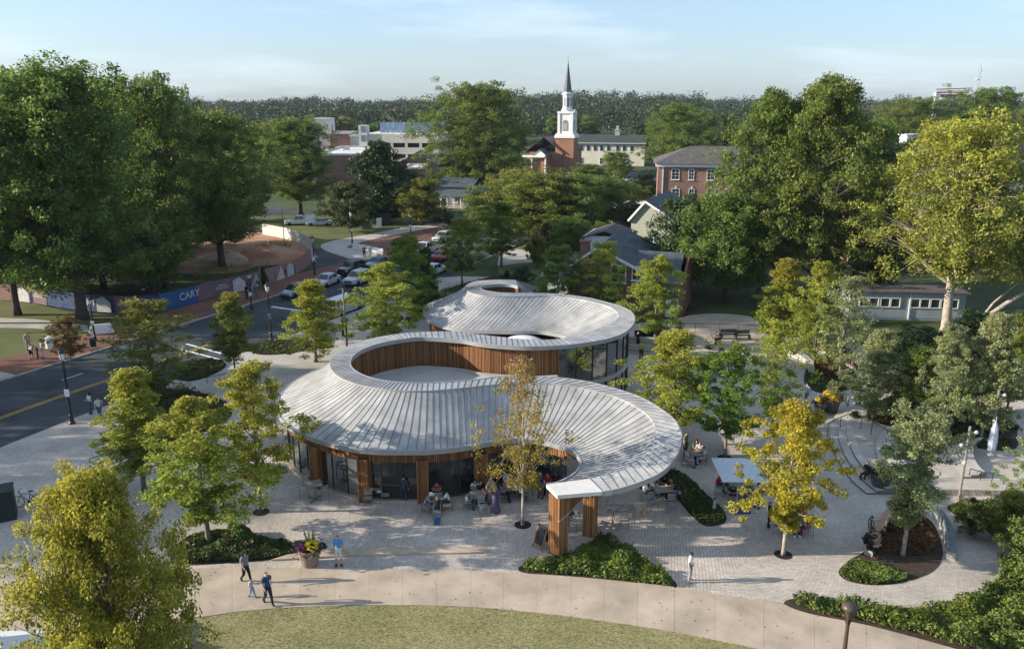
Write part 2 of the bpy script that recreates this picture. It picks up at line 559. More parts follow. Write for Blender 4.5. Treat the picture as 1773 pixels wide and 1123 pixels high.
# side street and parking apron on the far side
sheet('side_street', pxpoly([(640, 462), (556, 470), (541, 452), (536, 432), (520, 414), (470, 401), (380, 398), (380, 380), (500, 391), (560, 408), (612, 424), (650, 438)], ROADZ), ROADZ + 0.004, M_asph, edge=0.05)
sheet('parking_lot', pxpoly([(330, 376), (420, 352), (520, 366), (585, 375), (600, 390), (520, 398), (430, 392)], ROADZ), ROADZ + 0.008, M_asph, edge=0.05)
sheet('far_parking', [(20, 205), (50, 195), (60, 235), (48, 262), (30, 262)], ROADZ + 0.004, M_asph, edge=0.04)

def paint(name, line, a, c, m, z=ROADZ + 0.014):
    b = MB(); l0 = offset(line, a); l1 = offset(line, c)
    b.grid([[(p.x, p.y, z) for p in l0], [(p.x, p.y, z) for p in l1]])
    return tag(b.obj(name, m), kind='structure')
seg = [p for p in CLc if 31 < p.y < 75]
paint('yellow_line', seg, -0.22, -0.10, M_yel); paint('yellow_line', seg, 0.10, 0.22, M_yel)
seg = [p for p in CLc if 84 < p.y < 104]
paint('yellow_line', seg, -0.22, -0.10, M_yel); paint('yellow_line', seg, 0.10, 0.22, M_yel)
for y0 in (36, 45, 54, 63):
    s_ = [p for p in CLc if y0 < p.y < y0 + 2.6]
    paint('lane_dash', s_, 3.35, 3.47, M_wht)
for y0 in (96, 104, 112):
    s_ = [p for p in CLc if y0 < p.y < y0 + 2.4]
    paint('lane_dash', s_, 2.9, 3.02, M_wht)
def bar_mark(a, c, w=0.3, z=ROADZ + 0.014, name='stop_line', m=None):
    a = Vector((a.x, a.y, 0)); c = Vector((c.x, c.y, 0)); n = (c - a).normalized(); n = Vector((-n.y, n.x, 0)) * w / 2
    b = MB(); b.add([(*(a - n).xy, z), (*(c - n).xy, z), (*(c + n).xy, z), (*(a + n).xy, z)], [(0, 1, 2, 3)])
    return tag(b.obj(name, m or M_wht), kind='structure')
bar_mark(P(470, 529), P(520, 536), 0.45)
for i in range(2):
    bar_mark(P(322 - 10 * i, 593 + 9 * i), P(388 - 8 * i, 611 + 9 * i), 0.25, name='crosswalk_line')
bar_mark(P(492, 517), P(505, 514), 0.18, name='turn_arrow'); bar_mark(P(497, 514), P(508, 517), 0.18, name='turn_arrow', z=ROADZ + 0.018)

# kerbs as real steps
def kerb(name, line, side, h=0.13):
    a = offset(line, 0.0); c = offset(line, 0.16 * side); b = MB()
    z0, z1 = ROADZ - 0.05, ROADZ + h
    rows = [[(p.x, p.y, z0) for p in a], [(p.x, p.y, z1 - .01) for p in a], [(p.x, p.y, z1) for p in offset(line, 0.02 * side)], [(p.x, p.y, z1) for p in c], [(p.x, p.y, z0) for p in c]]
    b.grid(rows, flip=side > 0)
    return tag(b.obj(name, M_kerb), kind='structure')
nk = [p for p in near if p.y < 105]
kerb('kerb', nk, -1)
fk1 = [p for p in far if 55 < p.y < 110]
kerb('kerb', fk1, 1)
kerb('kerb', [p for p in far if p.y > 124], 1)
kerb('kerb', [p for p in near if p.y > 113], -1)

# town side of the street
bw0 = [p for p in far if 58 < p.y < 112]
b0 = offset(bw0, 0.17); b1 = offset(bw0, 5.6)
sheet('brick_sidewalk', b0 + b1[::-1], 0.0, M_bwalk)
cw = [p for p in far if 40 < p.y < 66.5]
sheet('concrete_sidewalk', offset(cw, 0.17) + offset(cw, 4.6)[::-1], 0.006, M_conc2)
sheet('corner_lawn', [(p.x, p.y) for p in offset([p for p in far if 40 < p.y < 80], 4.7)] + [(-44, 84), (-62, 96), (-110, 90), (-110, 40)], -0.012, M_lawn2)
sheet('park_path', [(p.x, p.y) for p in [P(-60, 548), P(60, 552), P(150, 563), P(156, 575), P(60, 568), P(-60, 566)]], 0.0, M_conc2)
sheet('building_site_earth', pxpoly([(300, 470), (400, 470), (470, 452), (520, 440), (536, 428), (505, 410), (440, 402), (330, 408), (240, 440)], 0.0), -0.02, M_redclay)
sheet('side_lawn', pxpoly([(552, 432), (600, 415), (700, 398), (765, 386), (760, 376), (640, 366), (520, 372), (430, 376), (440, 392), (500, 405)], 0.0), 0.0, M_lawn2)
sheet('brick_corner', pxpoly([(600, 445), (640, 452), (690, 440), (730, 425), (790, 392), (770, 385), (700, 400), (640, 414), (610, 424), (585, 436)], 0.0), 0.01, M_bwalk)
sheet('corner_walk', pxpoly([(556, 424), (640, 405), (760, 384), (775, 389), (660, 411), (600, 428), (660, 432), (640, 448), (600, 446)], 0.0), 0.018, M_conc2)
sheet('front_lawn', pxpoly([(862, 470), (880, 440), (905, 425), (945, 430), (950, 470), (900, 490)], 0), -0.03, M_lawn2)
sheet('driveway', pxpoly([(862, 458), (880, 431), (930, 438), (935, 452), (900, 455)], 0), -0.015, M_conc2)

# plaza of stone setts around the pavilion
pl = [Vector((p.x, p.y, 0)) for p in offset(nk, -0.17)]
pl = [p for p in pl if p.y > 33]
plaza = pl + [P(800, 478), P(860, 480), P(930, 500), P(1100, 560), P(1190, 548), P(1300, 548), P(1330, 580), P(1480, 592), P(1560, 640), P(1640, 690), P(1800, 715), P(2150, 760), P(2300, 1150), P(1900, 1160), P(1690, 1112), P(1500, 1070), P(1370, 1047), P(1235, 1026), P(1160, 1014), P(1000, 998), P(850, 990), P(700, 985), P(560, 983), P(400, 984), P(310, 986), P(0, 1012), P(-160, 1040)]
sheet('plaza', plaza, 0.0, M_cob)
# left plaza by the street, laid in a finer pattern, and the loop round the planted island
sheet('loop_walk', pxpoly([(1230, 1022), (1330, 955), (1420, 905), (1470, 860), (1540, 850), (1640, 885), (1720, 930), (1752, 985), (1700, 1030), (1600, 1045), (1480, 1052), (1370, 1044)], 0), 0.012, M_cob2)
sheet('corner_paving', pxpoly([(330, 655), (392, 628), (420, 610), (470, 595), (560, 590), (640, 575), (720, 560), (770, 560), (700, 600), (560, 640), (440, 650), (395, 668), (345, 672)], 0), 0.012, M_conc2)
sheet('house_walk', pxpoly([(1185, 548), (1300, 548), (1318, 590), (1260, 600), (1180, 600)], 0), 0.012, M_conc)

# broad concrete walk of cast slabs between plaza and lawn
top_l = cr([P(x, y) for x, y in [(-160, 1035), (0, 1006), (150, 992), (310, 985), (400, 983), (560, 983), (700, 985), (850, 990), (1000, 999), (1160, 1015), (1235, 1027), (1370, 1049), (1500, 1075), (1650, 1108), (1800, 1145)]], 12)
bot_l = cr([P(x, y) for x, y in [(-160, 1120), (0, 1098), (150, 1086), (310, 1073), (430, 1057), (560, 1049), (700, 1047.5), (850, 1053), (1000, 1069), (1150, 1091), (1260, 1112), (1400, 1142), (1600, 1190), (1800, 1240)]], 12)
def at_px(line, x):
    """point of a line that shows at photo column x"""
    best = None
    for i in range(len(line) - 1):
        a, c = line[i], line[i + 1]
        xa = CX + FPX * a.x / (a.y * _ct + CAMH * _st); xc = CX + FPX * c.x / (c.y * _ct + CAMH * _st)
        if (xa - x) * (xc - x) <= 0:
            f = (x - xa) / (xc - xa + 1e-9)
            return a.lerp(c, f)
    return line[0].copy() if x < 0 else line[-1].copy()
walk = thing('concrete_walk', None, None, (0, 34, 0)); walk['kind'] = 'structure'
joints = [-120, -40, 30, 100, 170, 235, 290, 345, 402, 460, 520, 580, 639, 697, 756, 815, 872, 930, 988, 1046, 1104, 1168, 1238, 1322, 1410, 1500, 1590, 1690, 1780]
for j0, j1 in zip(joints[:-1], joints[1:]):
    n = 4; ta = []; ba = []
    for k in range(n + 1):
        x = j0 + (j1 - j0) * k / n
        ta.append(at_px(top_l, x)); ba.append(at_px(bot_l, x - (x - 887) * 0.0))
    g = 0.004
    def ins(l):
        l = [p.copy() for p in l]
        d = (l[1] - l[0]).normalized(); l[0] += d * g
        d = (l[-2] - l[-1]).normalized(); l[-1] += d * g
        return l
    ta, ba = ins(ta), ins(ba); poly = [(p.x, p.y) for p in ta] + [(p.x, p.y) for p in ba[::-1]]
    b = MB(); b.prism(poly, -0.1, 0.03 + rnd.uniform(-.002, .002))
    b.obj('slab', M_conc, walk, origin=(0, 34, 0))
# dark bed under the joints
sheet('walk_base', top_l + bot_l[::-1], -0.004, mat('joint_dark', (0.26, 0.22, 0.18), 0.95), edge=0.1)

# low concrete step in front of the pavilion terrace
step_t = thing('terrace_step', None, None, (-7, 38, 0)); step_t['kind'] = 'structure'
sl = cr([P(x, y) for x, y in [(498, 962), (560, 955), (640, 950), (720, 948), (800, 948), (842, 951)]], 8)
sl2 = cr([P(x, y) for x, y in [(470, 971), (560, 966), (640, 962), (720, 960), (800, 959), (846, 957)]], 8)
for k in range(0, 40, 5):
    a = [p for p in sl[k:k + 6]]; c = [p for p in sl2[k:k + 6]]
    b = MB(); b.prism([(p.x, p.y) for p in a] + [(p.x, p.y) for p in c[::-1]], -0.05, 0.10 if k % 2 else 0.101)
    b.obj('slab', M_conc, step_t, origin=(-7, 38, 0))

# lawn in the foreground
lawn_poly = bot_l + [Vector((40, 14, 0)), Vector((-40, 14, 0))]
sheet('lawn', lawn_poly, 0.004, M_lawn)

def inside(poly, x, y):
    n = len(poly); c = False; j = n - 1
    for i in range(n):
        xi, yi = poly[i][0], poly[i][1]; xj, yj = poly[j][0], poly[j][1]
        if (yi > y) != (yj > y) and x < (xj - xi) * (y - yi) / (yj - yi + 1e-12) + xi:
            c = not c
        j = i
    return c

def blades(name, poly, n, h, w, m, z=0.0, seed=1, lean=0.5, keep=None, kind='stuff'):
    rs = np.random.RandomState(seed)
    xs = [p[0] for p in poly]; ys = [p[1] for p in poly]
    pts = []
    cand = np.stack([rs.uniform(min(xs), max(xs), n * 3), rs.uniform(min(ys), max(ys), n * 3)], 1)
    for x, y in cand:
        if inside(poly, x, y) and (keep is None or keep(x, y)):
            pts.append((x, y))
            if len(pts) >= n: break
    p = np.array(pts); k = len(p)
    az = rs.uniform(0, 2 * PI, k); hh = h * rs.uniform(.5, 1.3, k); ww = w * rs.uniform(.6, 1.4, k)
    ln = rs.normal(0, lean, (k, 2)) * hh[:, None]
    dx = np.stack([np.cos(az), np.sin(az)], 1) * ww[:, None]
    V = np.zeros((k, 3, 3), np.float32)
    V[:, 0, :2] = p - dx; V[:, 1, :2] = p + dx; V[:, 2, :2] = p + ln
    V[:, :2, 2] = z; V[:, 2, 2] = z + hh
    me = np_mesh(name, V.reshape(-1, 3), np.arange(k * 3).reshape(-1, 3), [m])
    return tag(link(name, me), kind=kind)
M_blade = leaf_mat('grass_blade', [(0.15, 0.165, 0.05), (0.21, 0.215, 0.07), (0.28, 0.26, 0.10), (0.36, 0.32, 0.15)], trans=0.2, clump=0.25)
vis_lawn = [p for p in bot_l if -22 < p.x < 16] + [P(1400, 1150), P(200, 1150)]
blades('lawn_grass', vis_lawn, 45000, 0.05, 0.012, M_blade, 0.0, 3)

# fallen leaves blown over paving and walk
def fallen(name, poly, n, seed, z=0.035):
    rs = np.random.RandomState(seed); xs = [p[0] for p in poly]; ys = [p[1] for p in poly]; pts = []
    for x, y in np.stack([rs.uniform(min(xs), max(xs), n * 2), rs.uniform(min(ys), max(ys), n * 2)], 1):
        if inside(poly, x, y): pts.append((x, y, z))
    p = np.array(pts); k = len(p); a = rs.uniform(0, 6.28, k); s_ = rs.uniform(.03, .06, k)
    d = np.stack([np.cos(a), np.sin(a), rs.uniform(-.2, .2, k)], 1) * s_[:, None]; e = np.stack([-np.sin(a), np.cos(a), rs.uniform(-.2, .2, k)], 1) * s_[:, None] * .6
    V = np.stack([p - d, p + e + [0, 0, .012], p + d, p - e + [0, 0, .012]], 1).reshape(-1, 3)
    tag(link(name, np_mesh(name, V, np.arange(k * 4).reshape(-1, 4), [leaf_mat('fallen_leaf', [(.22, .13, .04), (.30, .20, .06), (.16, .09, .03), (.34, .26, .08)], trans=.1)])), kind='stuff')
fallen('fallen_leaves', [(-22, 31), (20, 30), (24, 46), (-22, 46)], 420, 77)
fallen('fallen_leaves', [(-34, 44), (-14, 40), (-12, 70), (-26, 70)], 220, 78)
# ================================================================== PAVILION: one snake-like ribbon roof over two ring buildings
M_zinc = mat('zinc_sheet', (0.335, 0.335, 0.328), 0.45, metal=0.0, var=0.17, scale=0.9, spec=0.5, objvar=0.10)
M_seam_shade = mat('seam_fold_shade', (0.12, 0.125, 0.13), 0.5, var=0.06)  # folds coloured dark to paint in the shadow along each seam
M_zinc2 = mat('zinc_trim', (0.30, 0.31, 0.31), 0.45, var=0.06, scale=2, spec=0.5)
M_deck = mat('roof_membrane', (0.47, 0.46, 0.43), 0.8, var=0.12, scale=0.7, col2=(0.38, 0.37, 0.35))
def wood_mat(name, c1, c2, rough=0.65):
    """weathered timber, each batten with its own tone"""
    m = bpy.data.materials.new(name); m.use_nodes = True
    t = m.node_tree; b = t.nodes['Principled BSDF']; lk = t.links.new
    b.inputs['Roughness'].default_value = rough; b.inputs['Specular IOR Level'].default_value = 0.25
    ge = t.nodes.new('ShaderNodeNewGeometry'); rp = t.nodes.new('ShaderNodeMixRGB')
    rp.inputs['Color1'].default_value = (*c1, 1); rp.inputs['Color2'].default_value = (*c2, 1)
    lk(ge.outputs['Random Per Island'], rp.inputs['Fac'])
    tc = t.nodes.new('ShaderNodeTexCoord'); mp = t.nodes.new('ShaderNodeMapping'); mp.inputs['Scale'].default_value = (6, 6, 0.7)
    lk(tc.outputs['Object'], mp.inputs['Vector'])
    n = t.nodes.new('ShaderNodeTexNoise'); n.inputs['Scale'].default_value = 2.0; n.inputs['Detail'].default_value = 6
    lk(mp.outputs[0], n.inputs['Vector'])
    mr = t.nodes.new('ShaderNodeMapRange'); mr.inputs['To Min'].default_value = 0.6; mr.inputs['To Max'].default_value = 1.4
    lk(n.outputs['Fac'], mr.inputs['Value'])
    hs = t.nodes.new('ShaderNodeHueSaturation'); lk(mr.outputs['Result'], hs.inputs['Value']); lk(rp.outputs[0], hs.inputs['Color'])
    lk(hs.outputs[0], b.inputs['Base Color'])
    return m
M_wood = wood_mat('cedar_battens', (0.16, 0.068, 0.026), (0.37, 0.19, 0.082))
M_woodback = mat('cedar_backing', (0.10, 0.045, 0.02), 0.8, var=0.2, scale=3)
M_soffit = mat('cedar_soffit', (0.30, 0.15, 0.06), 0.6, var=0.2, scale=4)
M_glass = glass_mat('facade_glass', (0.42, 0.48, 0.48), 0.03, 0.40)
M_glass2 = glass_mat('curved_glass', (0.42, 0.52, 0.54), 0.30, 0.35)
M_mull = mat('dark_mullion', (0.025, 0.027, 0.028), 0.4, spec=0.5)
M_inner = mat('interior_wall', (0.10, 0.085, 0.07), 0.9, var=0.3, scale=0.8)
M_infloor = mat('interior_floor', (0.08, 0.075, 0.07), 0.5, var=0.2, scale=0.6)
M_white = mat('white_paint', (0.75, 0.75, 0.73), 0.5, var=0.04)

C1 = Vector((-5.7, 52.2, 0))
def pol(c, r, deg, z):
    return Vector((c.x + r * math.cos(R(deg)), c.y + r * math.sin(R(deg)), z))
TR = []
def tr(o, zo, i, l, zl=3.4):
    zi = zo - 0.06
    TR.append((P(*o, zo), P(*i, zi), P(*l, zl) if len(l) == 2 else Vector(l)))
tr((1043.5, 850.5), 3.60, (1021, 828), (946, 838), 3.5)
tr((1076, 844), 3.78, (1059, 818), (962, 836))
tr((1119, 829.5), 4.0, (1095, 803), (981, 828))
tr((1149.6, 813), 4.25, (1118, 785), (996, 818))
tr((1171, 787), 4.52, (1131, 767), (1004, 807))
tr((1180, 758.5), 4.8, (1135.5, 747), (1006, 798))
tr((1175.6, 739.5), 5.0, (1131, 730), (1002, 790))
tr((1164, 723), 5.18, (1118, 714), (994, 782))
tr((1135, 701.6), 5.38, (1092, 697.5), (983, 776))
tr((1100, 684), 5.52, (1062, 684.5), (970, 771.5))
tr((1059.6, 671), 5.64, (1025, 674.5), (955, 767))
tr((1017, 660.5), 5.72, (985, 667), (938, 763))
tr((969.5, 654), 5.77, (944, 662.5), (918, 760.5))
tr((922, 651.5), 5.8, (905, 660.5), (890, 759.5))
tr((868, 652), 5.8, (862, 664), (858, 763.5))
tr((827, 656.8), 5.8, (822, 668.5), (825, 769.5))
tr((780, 661), 5.8, (778, 672.8), (783, 776))
for fi, fl, ri in [(-87, -88, 6.1), (-105, -110, 6.1), (-125, -138, 6.1), (-145, -164, 6.15), (-165, -189, 6.2), (-185, -210, 6.3), (-205, -229, 6.45), (-225, -247, 6.55), (-245, -262, 6.6), (-262, -274, 6.6)]:
    TR.append((pol(C1, 4.95, fi, 5.8), pol(C1, ri, fi, 5.74), pol(C1, 9.7 if fi < -90 else 9.5, fl, 3.4)))
BK = [((795, 588), (790, 573.5), (-3.6, 61.9, 3.4)), ((830, 594), (825, 578), (-2.0, 62.0, 3.4)), ((866, 597.5), (866, 583), (-0.4, 62.0, 3.4)),
      ((913, 600), (907, 587), (1.2, 62.2, 3.4)), ((960.6, 598.6), (949, 588), (2.6, 62.7, 3.4)), ((1008, 594), (985, 583.5), (3.7, 63.4, 3.4)),
      ((1055, 585.6), (1020, 573.7), (4.3, 64.1, 3.4)), ((1084, 573.7), (1050, 563), (4.55, 64.8, 3.4)), ((1098, 557), (1071, 550), (4.45, 65.5, 3.4)),
      ((1095.6, 543), (1066, 537), (4.0, 66.1, 3.4)), ((1079, 532), (1048, 528), (3.3, 66.6, 3.4)), ((1043.5, 521.6), (1020, 520.5), (937, 573.7)),
      ((1008, 514), (988, 515), (913, 573.3)), ((960.6, 508.8), (949, 512), (885, 573.5)), ((913, 507.4), (900, 512.6), (850, 573)),
      ((885, 507.3), (875, 512.8), (818.5, 571.4)), ((860, 506), (850, 512.2), (790, 569)), ((840, 503), (828, 510), (763, 563)),
      ((831.5, 499.5), (812, 505), (742, 553)), ((834, 496), (805, 499), (733, 541)), ((843, 493.6), (809, 492.5), (-8.0, 76.5, 3.4)),
      ((856, 492.2), (824, 486.7), (-6.2, 79.5, 3.4)), ((872, 491.9), (848, 484.6), (-3.5, 81.3, 3.4)), ((886, 492.6), (872, 484), (-0.5, 81.6, 3.4)), ((897, 495.5), (892, 484.5), (2.0, 80.4, 3.4))]
for o, i, l in BK:
    tr(o, 5.8, i, l)
NS = 10
Oc = cr([t[0] for t in TR], NS); Ic = cr([t[1] for t in TR], NS); Lc = cr([t[2] for t in TR], NS)
def curve_at(cv, u):
    u = min(max(u, 0), len(cv) - 1.0001); i = int(u)
    return cv[i].lerp(cv[i + 1], u - i)
# seam positions: even spacing measured across the ribbon
acc = [0.0]
for k in range(1, len(Oc)):
    acc.append(acc[-1] + ((Oc[k] - Oc[k - 1]).length + (Ic[k] - Ic[k - 1]).length + 1.2 * (Lc[k] - Lc[k - 1]).length) / 3.2)
NP = round(acc[-1] / 0.385)
seams = [float(np.interp(acc[-1] * k / NP, acc, range(len(acc)))) for k in range(NP + 1)]

pav = thing('pavilion', 'timber and glass pavilion under a snaking grey standing-seam roof', 'pavilion', (-5.7, 52.2, 0))
ORG = (-5.7, 52.2, 0)
def panel(name, e0, e1, nseg, rib_h, rib_w, bow=0.0):
    """one metal tray between two seam lines e0/e1 (start,end); raised folded seam along e0"""
    a0, b0 = e0; a1, b1 = e1; b = MB(); rows = []
    for k in range(nseg + 1):
        f = k / nseg
        p = a0.lerp(b0, f); q = a1.lerp(b1, f)
        dip = Vector((0, 0, bow * 4 * f * (1 - f)))
        p = p + dip; q = q + dip
        d = (q - p); L = d.length; d = d / max(L, 1e-6)
        al = (b0 - a0).normalized(); n = d.cross(al); n.normalize()
        if n.z < 0: n = -n
        w = min(rib_w, L * 0.3)
        rows.append([p, p + n * rib_h, p + d * w + n * rib_h, p + d * w, q])
    b.grid(rows)
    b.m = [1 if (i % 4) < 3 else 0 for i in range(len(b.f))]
    # turn up
    tot = sum((Vector(b.v[f[1]]) - Vector(b.v[f[0]])).cross(Vector(b.v[f[2]]) - Vector(b.v[f[0]])).z for f in b.f)
    if tot < 0:
        b.f = [tuple(reversed(f)) for f in b.f]
    return b
for k in range(NP):
    u0, u1 = seams[k], seams[k + 1]
    o0, o1, i0, i1, l0, l1 = [curve_at(cv, u) for cv in (Oc, Ic, Lc) for u in (u0, u1)]
    panel('cap_panel', (o0, i0), (o1, i1), 1, 0.022, 0.032).obj('cap_panel', [M_zinc, M_seam_shade], pav, origin=ORG)
    dn = Vector((0, 0, 0.10))
    panel('roof_panel', (i0 - dn, l0), (i1 - dn, l1), 4, 0.018, 0.03, -0.13).obj('roof_panel', [M_zinc, M_seam_shade], pav, origin=ORG)
# raised edges, fascias and soffit
def ribbon(name, A, B, m, parent=pav, flip=False, smooth=True):
    b = MB(); b.grid([A, B], flip=flip); return b.obj(name, m, parent, smooth=smooth, origin=ORG)
def closed_trim(name, line, dz0, dz1, w, m):
    """little rectangular bar that follows a line"""
    b = MB(); n = len(line); rows = [[], [], [], [], []]
    for i, p in enumerate(line):
        d = (line[min(i + 1, n - 1)] - line[max(i - 1, 0)]); d.z = 0; d.normalize(); s = Vector((-d.y, d.x, 0)) * w / 2
        pts = [p - s + Vector((0, 0, dz0)), p + s + Vector((0, 0, dz0)), p + s + Vector((0, 0, dz1)), p - s + Vector((0, 0, dz1))]
        for r in range(5):
            rows[r].append(pts[r % 4])
    b.grid(rows, flip=True)
    return b.obj(name, m, pav, origin=ORG)
closed_trim('edge_trim', Oc, -0.26, 0.03, 0.08, M_zinc2)
closed_trim('eave_trim', Lc, -0.24, 0.05, 0.10, M_zinc2)
closed_trim('cap_lip', [p + Vector((0, 0, -0.02)) for p in Ic], -0.12, 0.02, 0.05, M_zinc)
b = MB(); b.grid([[p - Vector((0, 0, 0.24)) for p in Oc], [p.lerp(l, .45) + Vector((0, 0, -0.5)) for p, l in zip(Ic, Lc)], [p - Vector((0, 0, 0.22)) for p in Lc]])
b.obj('soffit', M_soffit, pav, smooth=True, origin=ORG)
# flat end panel at the front, sloping end sheet at the back
w4 = [P(946, 838, 3.52), P(1021, 828, 3.58), P(1043.5, 850.5, 3.6), P(965, 857, 3.52)]
b = MB(); b.add(w4 + [p - Vector((0, 0, .2)) for p in w4], [(3, 2, 1, 0), (4, 5, 6, 7), (0, 1, 5, 4), (1, 2, 6, 5), (2, 3, 7, 6), (3, 0, 4, 7)])
b.obj('end_panel', mat('pale_sheet', (0.62, 0.61, 0.58), 0.5, var=0.05), pav, origin=ORG)
oE, iE = Oc[-1], Ic[-1]
e0 = P(917, 505, 3.6); e1 = P(935, 497, 3.4)
b = MB(); b.add([oE, iE, e1, e0], [(0, 1, 2, 3)]); b.add([oE, e0, Vector((oE.x, oE.y - .4, 3.2))], [(0, 1, 2)])
b.obj('end_slope', M_zinc2, pav, origin=ORG)

def batten_wall(name, base, zb, zt, step=0.115, w=0.062, d=0.05, side=1, back=True, parent=pav):
    """vertical battens over a dark backing; base: plan line, zb/zt: number or function of fraction"""
    pts = resample([Vector((p.x, p.y, 0)) for p in base], step); n = len(pts); b = MB()
    fz = lambda f, z: z(f) if callable(z) else z
    for i in range(n):
        t = (pts[min(i + 1, n - 1)] - pts[max(i - 1, 0)]).normalized(); nr = Vector((-t.y, t.x, 0)) * side
        f = i / max(1, n - 1); z0, z1 = fz(f, zb), fz(f, zt)
        if z1 - z0 < 0.05: continue
        p = pts[i]; h = t * w / 2; dd = d * (0.7 + 0.6 * rnd.random())
        q = [p - h, p + h, p + h + nr * dd, p - h + nr * dd]
        b.add([(v.x, v.y, z0) for v in q] + [(v.x, v.y, z1) for v in q], [(0, 1, 5, 4), (1, 2, 6, 5), (2, 3, 7, 6), (3, 0, 4, 7), (4, 5, 6, 7), (3, 2, 1, 0)])
    o = b.obj(name, M_wood, parent, origin=ORG); o['kind'] = 'stuff'
    if back:
        r0 = []; r1 = []
        for i, p in enumerate(pts):
            f = i / max(1, n - 1); r0.append((p.x, p.y, fz(f, zb))); r1.append((p.x, p.y, fz(f, zt)))
        b2 = MB(); b2.grid([r0, r1]); b2.obj(name + '_backing', M_woodback, parent, origin=ORG)
    return o
# wall below the high rim: oculus and the outside of the back ring
iO = 14 * NS
iG0 = next(k for k in range(20 * NS, len(Oc)) if Oc[k].x > P(966, 600, 5.8).x and Oc[k].y < 56)
iG1 = next(k for k in range(iG0, len(Oc)) if Oc[k].y > 66.5)
def rimwall(a, c, z0, inset=0.35):
    ln = [Vector((p.x, p.y, 0)) for p in Oc[a:c]]
    return offset(ln, inset), z0
wl, _ = rimwall(iO, iG0 + 1, 0)
batten_wall('oculus_wall', wl, 2.9, lambda f: 5.56, side=-1)
wl2 = offset([Vector((p.x, p.y, 0)) for p in Oc[iG1:len(Oc)]], 0.3)
batten_wall('rear_wall', wl2, 0.0, lambda f: 5.56, side=-1)
_low = offset([Vector((p.x, p.y, 0)) for p in Oc[iG0 - 3 * NS:iG0 + 1]], 0.36)
batten_wall('lower_wall', _low, 0.0, 2.95, side=-1)
# curved two-level glazing on the right of the back ring
gl = resample(offset([Vector((p.x, p.y, 0)) for p in Oc[iG0:iG1 + 1]], 0.45), 1.45)
for k in range(len(gl) - 1):
    a, c = gl[k], gl[k + 1]
    for z0, z1 in ((0.12, 2.45), (2.72, 5.52)):
        b = MB(); b.add([(a.x, a.y, z0), (c.x, c.y, z0), (c.x, c.y, z1), (a.x, a.y, z1)], [(0, 1, 2, 3)])
        b.obj('window_pane', M_glass2, pav, origin=ORG)
    b = MB(); b.box((a.x, a.y, 2.8), (0.06, 0.12, 5.5), math.atan2((c - a).y, (c - a).x)); b.obj('mullion', M_mull, pav, origin=ORG)
def band(name, line, z0, z1, w, m):
    ln = [Vector((p.x, p.y, 0)) for p in line]
    a = offset(ln, -w / 2); c = offset(ln, w / 2); b = MB()
    b.grid([[(p.x, p.y, z0) for p in a], [(p.x, p.y, z1) for p in a], [(p.x, p.y, z1) for p in c], [(p.x, p.y, z0) for p in c], [(p.x, p.y, z0) for p in a]], flip=False)
    return b.obj(name, m, pav, origin=ORG)
band('floor_band', gl, 2.44, 2.73, 0.34, M_conc2)
band('base_band', gl, 0.0, 0.13, 0.3, M_conc2)
# rear inner wall so that the glass shows a room and not the park behind
core = [pol(Vector((3.6, 63, 0)), 3.4, a, 0) for a in range(-90, 91, 15)]
b = MB(); b.grid([[(p.x, p.y, 0.1) for p in core], [(p.x, p.y, 3.1) for p in core]]); b.obj('inner_wall', M_inner, pav, origin=ORG)
b = MB(); b.prism([(p.x, p.y) for p in gl] + [(1.5, 68), (1.5, 57)], 2.5, 2.68); b.obj('upper_floor', M_infloor, pav, origin=ORG)
# oculus roof deck, back court deck with its pale dome
dk = [Vector((p.x, p.y, 0)) for p in Oc[iO - 2 * NS:iG0]]
b = MB(); b.prism([(p.x, p.y) for p in offset(dk, 0.3)] + [(3.4, 54.4), (3.2, 50.0)], 3.3, 3.5); b.obj('roof_deck', M_deck, pav, origin=ORG)
edge = [Vector((p.x, p.y, 0)) for p in Oc[iO + 4 * NS:iG0]]
cv_ = offset(edge, 0.18); band('deck_curb', offset(edge, -0.12), 3.5, 3.66, 0.3, M_conc2)
b = MB(); b.prism([(-7.5, 62.3), (-2, 62.7), (3.6, 64.2), (3.6, 66.0), (0, 67.4), (-4.5, 67.6), (-7.5, 69.3)], 2.55, 2.75); b.obj('court_deck', mat('court_deck', (0.52, 0.43, 0.32), 0.8, var=0.1), pav, origin=ORG)
b = MB(); b.lathe([(1.9, 0), (1.75, .28), (1.3, .52), (.7, .66), (0.05, .7)], 20, (0.9, 65.2, 2.75)); b.obj('skylight_dome', M_white, pav, smooth=True, origin=ORG)

# front facade: glass between timber piers, timber fascia under the eave
uF0, uF1 = 9.2 * NS, 23.5 * NS
fl = []
for k in range(int(uF0), int(uF1)):
    l = Lc[k]; i = Ic[k]; d = Vector((i.x - l.x, i.y - l.y, 0)).normalized()
    fl.append(Vector((l.x, l.y, 0)) + d * 0.42)
batten_wall('eave_fascia', fl, 2.52, 3.18, side=1)
gf = []
for k in range(int(uF0), int(uF1)):
    l = Lc[k]; i = Ic[k]; d = Vector((i.x - l.x, i.y - l.y, 0)).normalized()
    gf.append(Vector((l.x, l.y, 0)) + d * 0.62)
gfs = resample(gf, 1.12)
wn = len(gfs)
for k in range(wn - 1):
    a, c = gfs[k], gfs[k + 1]
    b = MB(); b.add([(a.x, a.y, 0.1), (c.x, c.y, 0.1), (c.x, c.y, 2.58), (a.x, a.y, 2.58)], [(0, 1, 2, 3)])
    b.obj('window_pane', M_glass, pav, origin=ORG)
    b = MB(); b.box((a.x, a.y, 1.33), (0.05, 0.09, 2.5), math.atan2((c - a).y, (c - a).x)); b.obj('mullion', M_mull, pav, origin=ORG)
band('sill', gfs, 0.0, 0.11, 0.55, M_conc)
